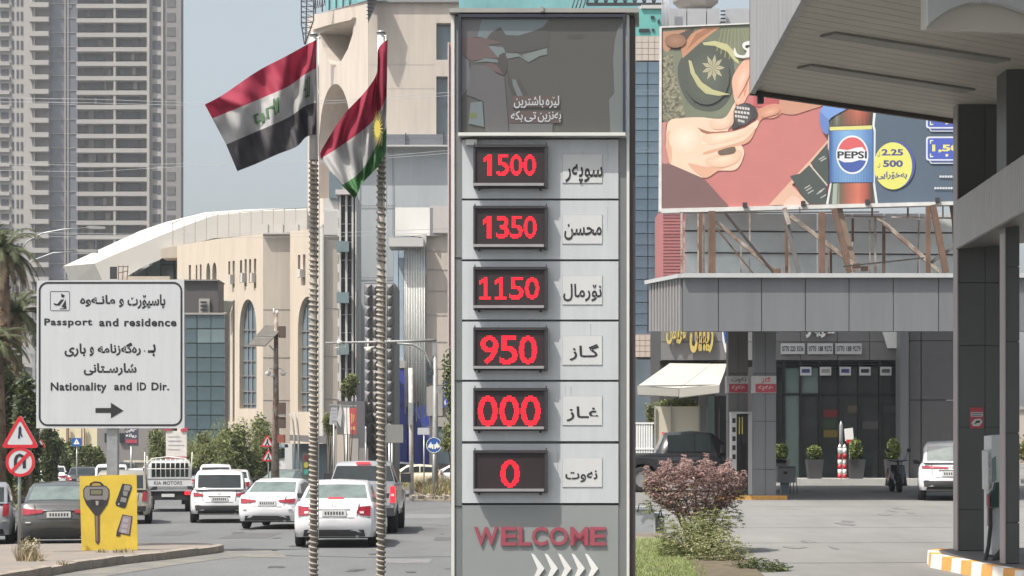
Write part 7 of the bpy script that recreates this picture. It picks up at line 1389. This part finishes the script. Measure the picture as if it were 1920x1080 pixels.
t = thing('pipe_pole', 'white and rusty utility pole standing before the blue glass shop', 'pole', (X(772, 100), 100, 0)); mb = MB(); mb.tube([(X(772, 100), 100, 0), W(770, 690, 100)], .11, 8); mb.build('pole', mat('pole_pale', (.45, .43, .40), .7, vary=.2), t); mb = MB(); mb.box(X(766, 100), X(774, 100), 99.7, 99.88, Z(797, 100), Z(755, 100)); mb.build('meter_box', M_steel, t)
t = thing('small_sign_board', 'small pale sign plate low between the utility pole and the mast', 'board', (X(795, 102), 102, 0)); mb = MB(); FP(102).rect(mb, 783, 802, 805, 815, -.05, 0); mb.build('board', mat('plate_pale', (.42, .44, .46)), t); mb = MB(); mb.tube([W(795, 815, 102.03), Vector((X(795, 102), 102.03, 0))], .03, 6); mb.build('post', M_steel, t)
t = thing('dark_wall_block', 'dark grey wall behind the banners between the flagpoles', 'wall', (X(675, 106), 106, 0)); mb = MB(); mb.box(X(632, 106), X(684, 106), 106, 108, 0, Z(752, 106)); mb.build('wall', mat('wall_dark', (.10, .10, .105), .6, vary=.1), t)
t = thing('low_concrete_wall', 'low pale concrete wall under the banners', 'wall', (X(650, 104), 104, 0))
for a, b, y, m in ((632, 655, 815, m_bt), (656, 672, 822, m_con), (673, 690, 840, m_con2)): mb = MB(); mb.box(X(a, 104), X(b, 104), 104, 104.6, 0, Z(y, 104)); mb.build('wall_panel', m, t)
t = thing('metal_canopy_roof', 'grey flat canopy edge beside the mall foot left of the first flagpole', 'canopy', W(575, 818, 115)); mb = MB(); FP(115).prism(mb, [(543, 815), (612, 818), (612, 832), (543, 826)], -3, 0); mb.build('fascia', m_con2, t); mb = MB(); FP(116).rect(mb, 548, 832, 620, 900, -.5, 0); mb.build('glazing', m_glass, t)
for k, (a, b) in enumerate(((543, 552), (552, 560))): mb = MB(); mb.tube([W(a, 775, 110), W(b-3, 790, 110), W(b, 820, 110), Vector((X(b, 110), 110, 0))], .05, 6); tt = thing('bent_pole', ('left' if k == 0 else 'right')+' of two thin bent poles in front of the mall', 'pole', (X(b, 110), 110, 0)); mb.build('shaft', m_con, tt)
# painted posts on the right kerb
for px, y, Yq, m, l in ((789, 918, 118, M_red, 'short red post at the kerb left of the signal mast'), (785, 925, 110, mat('orange_paint', (.55, .32, .14), .8), 'short orange painted block at the kerb left of the signal mast')):
    t = thing('kerb_post', l, 'post', (X(px, Yq), Yq, 0)); mb = MB(); mb.prism([(X(px-4, Yq), Yq, 0), (X(px+4, Yq), Yq, 0), (X(px+4, Yq), Yq+.2, 0), (X(px-4, Yq), Yq+.2, 0)], [(X(px-3, Yq), Yq, .45), (X(px+3, Yq), Yq, .45), (X(px+3, Yq), Yq+.2, .45), (X(px-3, Yq), Yq+.2, .45)]); mb.build('block', m, t)
# verge on the right of the road
mb = MB(); mb.prism([(X(740, 128), 128, 0), (X(800, 128), 128, 0), (X(782, 100), 100, 0), (X(1000, 96), 96, 0), (X(1000, 140), 140, 0), (X(740, 134), 134, 0)], [(X(740, 128), 128, .15), (X(800, 128), 128, .15), (X(782, 100), 100, .15), (X(1000, 96), 96, .15), (X(1000, 140), 140, .15), (X(740, 134), 134, .15)]); vg = mb.build('verge', mat('verge_soil', (.26, .22, .16), .95, vary=.25, scale=1.5), kind='structure')
for k in range(9): mb = MB(); a = 740+k*6.7; mb.box(X(a, 127.8), X(a+6.4, 127.8), 127.8, 127.99, 0, .2); mb.build('kerb_stone', mat('kerb_concrete', (.25, .215, .18)), vg)
# left verge with trees
mb = MB(); mb.prism([(X(-200, 70), 70, 0), (X(62, 70), 70, 0), (X(72, 110), 110, 0), (X(60, 160), 160, 0), (X(-200, 160), 160, 0)], [(X(-200, 70), 70, .15), (X(62, 70), 70, .15), (X(72, 110), 110, .15), (X(60, 160), 160, .15), (X(-200, 160), 160, .15)]); mb.build('tree_verge', mat('verge_grass', (.12, .14, .06), .95, vary=.3, scale=.8), kind='structure')
rr = random.Random(21)
def rubble(x0, x1, y0, y1, Y0, Y1, n, lab, s0, s1, m):
    mb = MB()
    for _ in range(n):
        Y = rr.uniform(Y0, Y1); x = X(rr.uniform(x0, x1), Y); s = rr.uniform(s0, s1); a = rr.uniform(0, 3); P = [Vector((x+s*math.cos(a+k*1.57)*rr.uniform(.6, 1.1), Y+s*math.sin(a+k*1.57)*rr.uniform(.6, 1.1), .12)) for k in range(4)]; mb.prism(P, [p*1+Vector((0, 0, s*rr.uniform(.6, 1.2))) for p in P])
    o = mb.build('rubble', m, kind='stuff')
rubble(770, 850, 0, 0, 97, 103, 70, '', .05, .16, mat('rubble_stone', (.24, .21, .17), .9, vary=.3, scale=4))
# ================================================================ VEGETATION
def blades(mb, c, n, h, spread, rnd, w=.012, mi=(0, 1)):
    for _ in range(n):
        a = rnd.uniform(0, 6.28); r = spread*rnd.random()**.6; p = Vector(c)+Vector((r*math.cos(a), r*math.sin(a)*.8, 0)); hh = h*rnd.uniform(.4, 1.1); l = Vector((rnd.gauss(0, .35), rnd.gauss(0, .35), 1)).normalized()*hh; e = Vector((math.cos(a+1), math.sin(a+1), 0))*w
        m_ = p+l*.6; t_ = p+l+Vector((rnd.gauss(0, .2)*hh, 0, -.1*hh)); i = rnd.choice(mi); mb.poly([p-e, p+e, m_+e*.7, m_-e*.7], i); mb.poly([m_-e*.7, m_+e*.7, t_], i)
m_dry = mat('dry_stalk', (.36, .29, .16), .8, vary=.3, scale=4, transl=.2); m_dryg = mat('faded_green_stalk', (.20, .21, .10), .8, vary=.3, scale=4, transl=.2)
mb = MB(); r = random.Random(31)
for _ in range(90): Y = r.uniform(102, 131); px = r.uniform(742, 870) if Y > 126 else r.uniform(790, 870); blades(mb, (X(px, Y), Y, .14), 26, r.uniform(.4, 1.1), .5, r, .018)
mb.build('dry_weeds', [m_dry, m_dryg], kind='stuff')
def bush(name, lab, cat, px, Y, z0, rad, n, size, mats, mi, seed, stems=5, stemmat=None, h0=.2, shell=.35, grp=None, clumps=7, cz=None, smin=.55):
    x = X(px, Y); t = thing(name, lab, cat, (x, Y, z0), grp); r = random.Random(seed); cz = cz if cz is not None else z0+h0+rad[2]
    mb = MB()
    for k in range(clumps):
        u = Vector((r.uniform(-1, 1), r.uniform(-1, 1), r.uniform(-.9, 1))); u = u.normalized()*r.uniform(.35, .72); f = r.uniform(.38, .6)
        leaf_blob(mb, (x+u.x*rad[0], Y+u.y*rad[1], cz+u.z*rad[2]), tuple(v*f for v in rad), n//clumps, size, r, mi=mi, shell=.2)
    leaf_blob(mb, (x, Y, cz), tuple(v*smin for v in rad), n//4, size*1.3, r, mi=mi, shell=.0)
    mb.build('foliage', mats, t)
    mb = MB()
    for k in range(stems):
        a = 2*math.pi*k/max(1, stems)+r.random(); b = Vector((x+.05*math.cos(a), Y+.05*math.sin(a), z0)); e = Vector((x+rad[0]*.55*math.cos(a), Y+rad[1]*.5*math.sin(a), cz+rad[2]*.2)); mb.tube([b, b.lerp(e, .5)+Vector((r.gauss(0, .05), 0, .1)), e], [.05*rad[2], .035*rad[2], .012*rad[2]], 6)
    mb.build('stem', stemmat or mat('bark', (.13, .10, .07), .9, vary=.3, scale=5), t); return t
m_l1 = mat('leaf_mid', (.13, .16, .05), .6, vary=.35, scale=2, transl=.3); m_l2 = mat('leaf_dark', (.05, .068, .028), .65, vary=.3, scale=2, transl=.2); m_l3 = mat('leaf_pale', (.24, .26, .11), .6, vary=.3, scale=2, transl=.35); m_l4 = mat('leaf_grey_green', (.13, .16, .10), .65, vary=.3, scale=2, transl=.25)
# willow-like hedge in front of the mall
mw = [m_l1, m_l3, m_l2]
for i, (px, Y, w_, top, lab) in enumerate(((300, 118, 26, 800, 'bushy green tree behind the pickup truck cage'), (388, 112, 36, 806, 'broad feathery green bush left of the camera pole'), (440, 110, 50, 782, 'tallest feathery willow bush under the big arch window'), (487, 113, 36, 788, 'willow bush touching the stacked triangle signs'), (352, 116, 24, 822, 'low green bush beside the tall white poster'))):
    zt = Z(top, Y); rad = (w_*Y/F, w_*Y/F*.8, zt*.52); t = bush('willow_bush', lab, 'bush', px, Y, 0, rad, 5200, .12, mw, (0, 0, 1, 1, 2), 40+i, h0=0, clumps=11, grp='green bushes along the mall', cz=zt*.5)
    mb = MB(); r = random.Random(60+i)                       # drooping wands
    for _ in range(170):
        a = r.uniform(0, 6.28); rr2 = r.uniform(.2, 1); p = Vector((X(px, Y)+rad[0]*rr2*math.cos(a), Y+rad[1]*rr2*math.sin(a), zt*r.uniform(.6, 1.02))); 
        for s in range(9):
            q_ = p+Vector((r.gauss(0, .03)+.035*math.cos(a), 0, -.10)); e = Vector((r.choice((-1, 1))*.07, r.gauss(0, .03), -.09)); mb.poly([p, p+e*.6+Vector((.02, 0, 0)), p+e*1.3, p+e*.5-Vector((.0, 0, .03))], r.choice((0, 1, 1))); p = q_
    mb.build('drooping_wand', mw[:2], t)
for i, (px, Y, w_, top, lab) in enumerate(((150, 128, 28, 822, 'round green tree behind the black saloon, nearest the blue sign'), (183, 130, 20, 832, 'smaller round tree touching the back of the road sign post'), (120, 134, 20, 806, 'dark green tree left of the round tree and above the white saloons'))):
    zt = Z(top, Y); bush('round_tree', lab, 'tree', px, Y, 0, (w_*Y/F, w_*Y/F*.9, zt*.48), 3800, .12, [m_l1, m_l2, m_l3], (0, 1, 2) if i < 2 else (1, 1, 0), 80+i, h0=0, grp='round trees beyond the cars', cz=zt*.52)
for i, (px, Y, w_, top, lab, mi) in enumerate(((52, 74, 32, 690, 'dark conifer like tree between the palms and the road sign', (1, 1, 0, 2)), (6, 76, 40, 650, 'dense dark tree at the left edge under the gantry', (1, 1, 1, 0)), (96, 114, 22, 790, 'dark bush directly behind the no U-turn disc and white saloons', (1, 1, 0)))):
    zt = Z(top, Y); bush('dark_tree', lab, 'tree', px, Y, 0, (w_*Y/F, w_*Y/F*.8, zt*.5), 6500, .13, [m_l1, m_l2, m_l4], mi, 90+i, h0=0, grp='dark trees at the left', cz=zt*.52, clumps=12)
bush('low_bush', 'low grey green bush at the foot of the left trees', 'bush', 20, 92, 0, (1.6, 1, .7), 2600, .07, [m_l1, m_l3, m_l4], (0, 1, 2), 97, h0=0)
bush('low_bush', 'low clipped green bush right of the far left trees beside the thin post', 'bush', 60, 80, 0, (.9, .7, .35), 1600, .06, [m_l1, m_l3, m_l4], (0, 1, 2), 98, h0=0)
# street tree between poles
Y = 97; zt = Z(697, Y); bush('street_tree', 'small bright green tree on a rooftop planter between the flagpoles', 'tree', 650, Y, 0, (25*Y/F, .5, (zt-Z(750, Y))*.5), 2600, .075, [m_l1, m_l3, m_l2], (0, 1, 1, 2), 110, stems=3, cz=(zt+Z(750, Y))/2, clumps=9)
bush('street_tree', 'green tree cut by the left edge of the pylon', 'tree', 852, 92, 0, (.6, .5, 2.6), 3500, .08, [m_l1, m_l3, m_l2], (0, 1, 2), 111, stems=3, cz=5.0, clumps=9)
bush('verge_shrub', 'bright green shrub at the foot of the pylon left edge', 'bush', 850, 100, 0, (.7, .5, 1.0), 1800, .08, [m_l1, m_l3, m_l2], (0, 1, 1), 112, stems=3, cz=3.0)
bush('low_bush', 'pale green bush at the mall foot just left of the banners', 'bush', 618, 102, 0, (.35, .4, .9), 1300, .07, [m_l1, m_l3, m_l2], (0, 1, 1), 113, stems=3, cz=3.4)
bush('creeper_hedge', 'green creeper spilling over the top of the cream fence', 'hedge', 1275, 76.6, zyard(76), (.95, .2, .22), 1600, .05, [m_l3, m_l1, m_l2], (0, 0, 1), 114, stems=2, cz=Z(757, 76.6), clumps=10)
bush('low_bush', 'green bush between the white gate and the cream fence', 'bush', 1222, 77.5, zyard(76), (.3, .3, .9), 1300, .05, [m_l3, m_l1, m_l2], (0, 1, 1), 115, stems=2, cz=Z(785, 77.5))
# palms
m_fr = mat('palm_leaf', (.085, .10, .045), .6, vary=.35, scale=3, transl=.3); m_frd = mat('palm_leaf_dry', (.17, .13, .075), .7, vary=.3, scale=3, transl=.2); m_tr = mat('palm_trunk', (.14, .095, .06), .9, vary=.4, scale=4, bump=.5)
def palm(px, Y, ytop, L, lab, seed, n=30, rt=.22):
    r = random.Random(seed); x = X(px, Y); zt = Z(ytop, Y); t = thing('palm_tree', lab, 'palm tree', (x, Y, 0), 'palms at the left edge')
    mb = MB(); mb.tube([(x+.0, Y, 0), (x+.08, Y, zt*.5), (x, Y, zt)], [rt*1.25, rt, rt*.9], 12); mb.build('trunk', m_tr, t)
    mb = MB()
    for _ in range(140):
        z = r.uniform(.3, zt); a = r.uniform(0, 6.28); c = Vector((x+rt*math.cos(a), Y+rt*math.sin(a), z)); d = Vector((math.cos(a), math.sin(a), .9)); e = Vector((-math.sin(a), math.cos(a), 0))*.08; mb.poly([c-e, c+e, c+d*.16+e*.3, c+d*.16-e*.3])
    mb.build('bark_scale', m_tr, t, kind='stuff')
    for k in range(n):
        a = 2*math.pi*k/n*2.4+r.random()*.4; el = r.uniform(-.5, 1.25); d = Vector((math.cos(a)*math.cos(el), math.sin(a)*math.cos(el), math.sin(el))); p = Vector((x, Y, zt)); LL = L*r.uniform(.8, 1.1); mb = MB(); P = [p.copy()]
        for s in range(12):
            d = (d+Vector((0, 0, -.115*(1+s*.08)))).normalized(); p = p+d*LL/12; P.append(p.copy())
        mb.tube(P, [.03*(1-i/14) for i in range(13)], 4)
        side = d.cross(Vector((0, 0, 1))); side = side.normalized() if side.length > .1 else Vector((1, 0, 0)); mi = 1 if (el < -.2 and r.random() < .7) else 0
        for s in range(2, 13):
            for h_ in (0, .33, .66):
                b = P[s-1].lerp(P[s], h_); dd = (P[s]-P[s-1]).normalized(); l = LL*.20*(1.15-abs(s-6)/9)
                for sg in (-1, 1):
                    v = (side*sg*.8+dd*.75+Vector((0, 0, -.25+r.gauss(0, .12)))).normalized()*l; e = dd*.022; mb.poly([b-e, b+e, b+v*.6+e*.6, b+v, b+v*.6-e*.6], mi)
        mb.build('frond', [m_fr, m_frd], t)
palm(6, 78, 470, 1.85, 'tall palm at the left edge with its crown against the tower', 201, 50)
palm(30, 86, 590, 2.0, 'shorter palm with hanging fronds just left of the road sign', 202, 50)
palm(-12, 66, 640, 1.5, 'nearest palm with a thick rough trunk cut by the left edge', 203, 26, .3)
# dry shrub on the median
r = random.Random(77); mb = MB(); c = onz(52, 1052, .15); t = thing('dry_shrub', 'dry straw coloured shrub at the foot of the no U-turn post', 'shrub', tuple(c))
blades(mb, c, 260, .42, .22, r, .006); blades(mb, c+Vector((.15, 0, 0)), 160, .3, .18, r, .006); mb.build('stalks', [m_dry, mat('straw_pale', (.42, .36, .24), .8, vary=.2)], t)
mb = MB(); leaf_blob(mb, c+Vector((.05, 0, .3)), (.28, .2, .2), 260, .03, r, mi=(0, 0, 1), shell=.2); mb.build('leaf', [mat('straw_pale', (.42, .36, .24)), m_l4], t)
for k, (px, py) in enumerate(((118, 1060), (222, 1037), (190, 1036), (240, 1036))):
    c = onz(px, py, .15); t = thing('grass_tuft', ['small tuft of weeds on the median left of the board', 'dark weeds growing under the middle of the yellow board', 'thin weeds under the left foot of the yellow board', 'low weeds at the right foot of the yellow board'][k], 'weeds', tuple(c), 'weed tufts on the median'); mb = MB(); blades(mb, c, 45, .13, .12, r, .006); mb.build('blades', [m_dry, m_l2], t)
# purple shrub and green bushes near the pylon
m_p1 = mat('purple_leaf', (.27, .17, .155), .6, vary=.35, scale=5, transl=.3); m_p2 = mat('purple_leaf_dark', (.12, .07, .07), .6, vary=.3, scale=5, transl=.2); m_p3 = mat('pinkish_leaf', (.42, .30, .27), .6, vary=.3, scale=5, transl=.35)
Y = 36; z0 = zyard(Y); t = thing('purple_shrub', 'large purple leaved shrub beside the pylon hiding the black pickup', 'shrub', (X(1300, Y), Y, z0)); r = random.Random(301)
mb = MB(); s = Y/F; heads = []
def star(mb, c, rad, r, mi, n=6, droop=.5):
    for k in range(n):
        a = 2*math.pi*k/n+r.random(); d = Vector((math.cos(a), math.sin(a)*.9, r.uniform(-droop, .35))).normalized(); l = rad*r.uniform(.7, 1.25); e = Vector((-math.sin(a), math.cos(a), r.gauss(0, .3))).normalized()*l*.2; mb.poly([c, c+d*l*.5+e, c+d*l+Vector((0, 0, -.25*l)), c+d*l*.5-e], r.choice(mi))
for _ in range(2200):
    a = r.uniform(0, 6.28); q_ = r.random()**.4; px = 1302+96*q_*math.cos(a); u = (px-1302)/98
    top = 866+26*u*u+9*math.sin(px*.16)+6*math.sin(px*.45)+5*math.sin(px*.9); bot = 972-62*u*u; py = top+(bot-top)*r.random()**1.25; dy = .85*q_*math.sin(a)
    star(mb, W(px, py, Y+dy), .062, r, (0, 0, 1, 2, 2) if py < 940 else (0, 1, 1, 2))
for _ in range(160):
    a = r.uniform(0, 6.28); px = 1305+95*math.cos(a)*r.random()**.3; py = r.uniform(905, 990); star(mb, W(px, py, Y-.3+.5*math.sin(a)), .055, r, (3, 3, 4), 5)
for _ in range(70): star(mb, W(r.uniform(1208, 1245), r.uniform(890, 960), Y+r.uniform(-.3, .3)), .06, r, (3, 3, 4), 5)
for _ in range(90): star(mb, W(r.uniform(1335, 1392), r.uniform(925, 985), Y+r.uniform(-.3, .3)), .06, r, (3, 3, 4, 0), 5)
mb.build('foliage', [m_p1, m_p2, m_p3, m_l1, m_l3], t)
for k in range(16):
    a = 2*math.pi*k/16; b = Vector((X(1310, Y)+.12*math.cos(a), Y+.1*math.sin(a), z0)); e = W(1302+82*math.cos(a), 900+10*math.sin(a*3), Y+.5*math.sin(a)); m_ = b.lerp(e, .5)+Vector((-.06*math.cos(a), 0, .12)); mb = MB(); mb.tube([b, m_, e], [.016, .012, .006], 6); mb.build('stem', mat('reddish_stem', (.20, .13, .10), .8, vary=.2), t)
for i, (px, py, Y, w_, h_, lab, mi) in enumerate(((1290, 1024, 34.6, 64, 60, 'pale green leafy bush at the foot of the purple shrub', (0, 1, 1, 3)), (1345, 1056, 33.4, 66, 66, 'variegated green and cream bush in front of the purple shrub', (1, 3, 3, 0)), (1330, 985, 35.2, 45, 38, 'light green sprays under the purple leaves', (1, 1, 0, 3)), (1425, 1082, 31.5, 60, 38, 'dark green low plant at the bottom edge beside the forecourt', (2, 2, 0)), (1385, 1096, 32, 70, 42, 'green low plant at the bottom edge between the cream bush and the dark plant', (0, 2, 1)))):
    z0 = zyard(Y); x = X(px, Y); t = thing('garden_bush', lab, 'bush', (x, Y, z0), 'planting beside the pylon'); mb = MB(); r = random.Random(320+i); cz = Z(py, Y)
    for _ in range(1300 if i != 2 else 600):
        a = r.uniform(0, 6.28); q_ = r.random()**.45; c = Vector((x+w_*Y/F*q_*math.cos(a)*r.uniform(.8, 1.1), Y+.45*q_*math.sin(a), cz+h_*Y/F*r.uniform(-1, 1)*math.sqrt(max(0.02, 1-q_*q_*.9)))); star(mb, c, .05, r, mi, 6, .3)
    mb.build('foliage', [m_l1, m_l3, m_l2, mat('cream_leaf', (.34, .34, .18), .6, vary=.3, scale=6, transl=.3)], t)
    mb = MB()
    for k in range(6): a = k*1.05; mb.tube([(x+.05*math.cos(a), Y, z0-.02), (x+.3*w_*Y/F*math.cos(a), Y+.15*math.sin(a), cz)], [.012, .006], 5)
    mb.build('stem', mat('bark', (.13, .10, .07)), t)
# soil bed
mb = MB(); mb.mesh([ony(x, y, .045) for x, y in ((1262, 1018), (1300, 1012), (1375, 1030), (1410, 1060), (1470, 1110), (1330, 1130), (1300, 1060))], [(0, 1, 2, 3, 4, 5, 6)]); mb.build('planting_bed', mat('bed_soil', (.10, .08, .05), .95, vary=.3, scale=4), kind='structure')
mb = MB(); 
for a, b in along([ony(1175, 1006), ony(1245, 1007), ony(1262, 1013)], .5): mb.prism([a+Vector((0, 0, .07)), b+Vector((0, 0, .07)), b+Vector((0, .1, .07)), a+Vector((0, .1, .07))], [a, b, b+Vector((0, .1, 0)), a+Vector((0, .1, 0))])
t = thing('lawn_edging', 'pale edging strip along the back of the lawn beside the bins', 'edging', tuple(ony(1210, 1007))); mb.build('edging', mat('kerb_concrete', (.25, .215, .18)), t)
# far right glimpse behind the column: hedge and wall
t = thing('far_wall', 'pale wall glimpsed at the right edge beyond the near column', 'wall', W(1930, 800, 110)); mb = MB(); mb.box(X(1890, 110), X(2250, 110), 110, 112, 0, Z(768, 110)); mb.build('wall', m_bt, t); mb = MB(); mb.box(X(1890, 110), X(2250, 110), 109.9, 112.2, Z(768, 110), Z(762, 110)); mb.build('coping', m_con, t)
bush('far_hedge', 'yellow green hedge glimpsed at the right edge', 'hedge', 1940, 100, zyard(100), (1.6, .6, .8), 2600, .08, [m_l3, m_dry, m_l1], (0, 1, 2), 401, stems=2, h0=0)
# ================================================================ WIRES
def wire(lab, pts, Y, r=.018):
    t = thing('overhead_wire', lab, 'wire', W(*pts[0], Y)); mb = MB(); P = [W(x, y, Y) for x, y in pts]; mb.tube(P, r, 4); mb.build('cable', mat('wire_grey', (.40, .41, .42), .5, vary=0), t)
for i, (a, b, c, Y) in enumerate(((183, 194, 172, 88), (190, 199, 178, 88.3), (307, 306, 280, 90), (319, 309, 286, 90.3))):
    wire('%s of four thin wires crossing the sky behind the flags' % ('topmost', 'second', 'third', 'lowest')[i], [(-60, a), (170, a+3), (400, b), (640, b-6), (860, c), (1245, c-2)], Y, .010)
for i, y in enumerate((434, 441)): wire('%s of a pair of wires running over the mall roof' % ('upper' if i == 0 else 'lower'), [(-60, y), (300, y+6), (640, y+2), (860, y-6)], 86+i*.3, .009)
# ================================================================ AIR
hb = MB(); hb.box(-1510, 1510, -210, 1510, -1.5, 160); hz_ = hb.build('haze', mat('haze_dummy', (1, 1, 1)), kind='stuff')
hm = bpy.data.materials.new('haze'); hm.use_nodes = True; n = hm.node_tree.nodes; n.remove(n['Principled BSDF']); v_ = n.new('ShaderNodeVolumePrincipled'); v_.inputs['Color'].default_value = (.92, .95, 1, 1); v_.inputs['Density'].default_value = HAZE; v_.inputs['Anisotropy'].default_value = .3
hm.node_tree.links.new(v_.outputs[0], n['Material Output'].inputs['Volume']); hz_.data.materials.clear(); hz_.data.materials.append(hm)
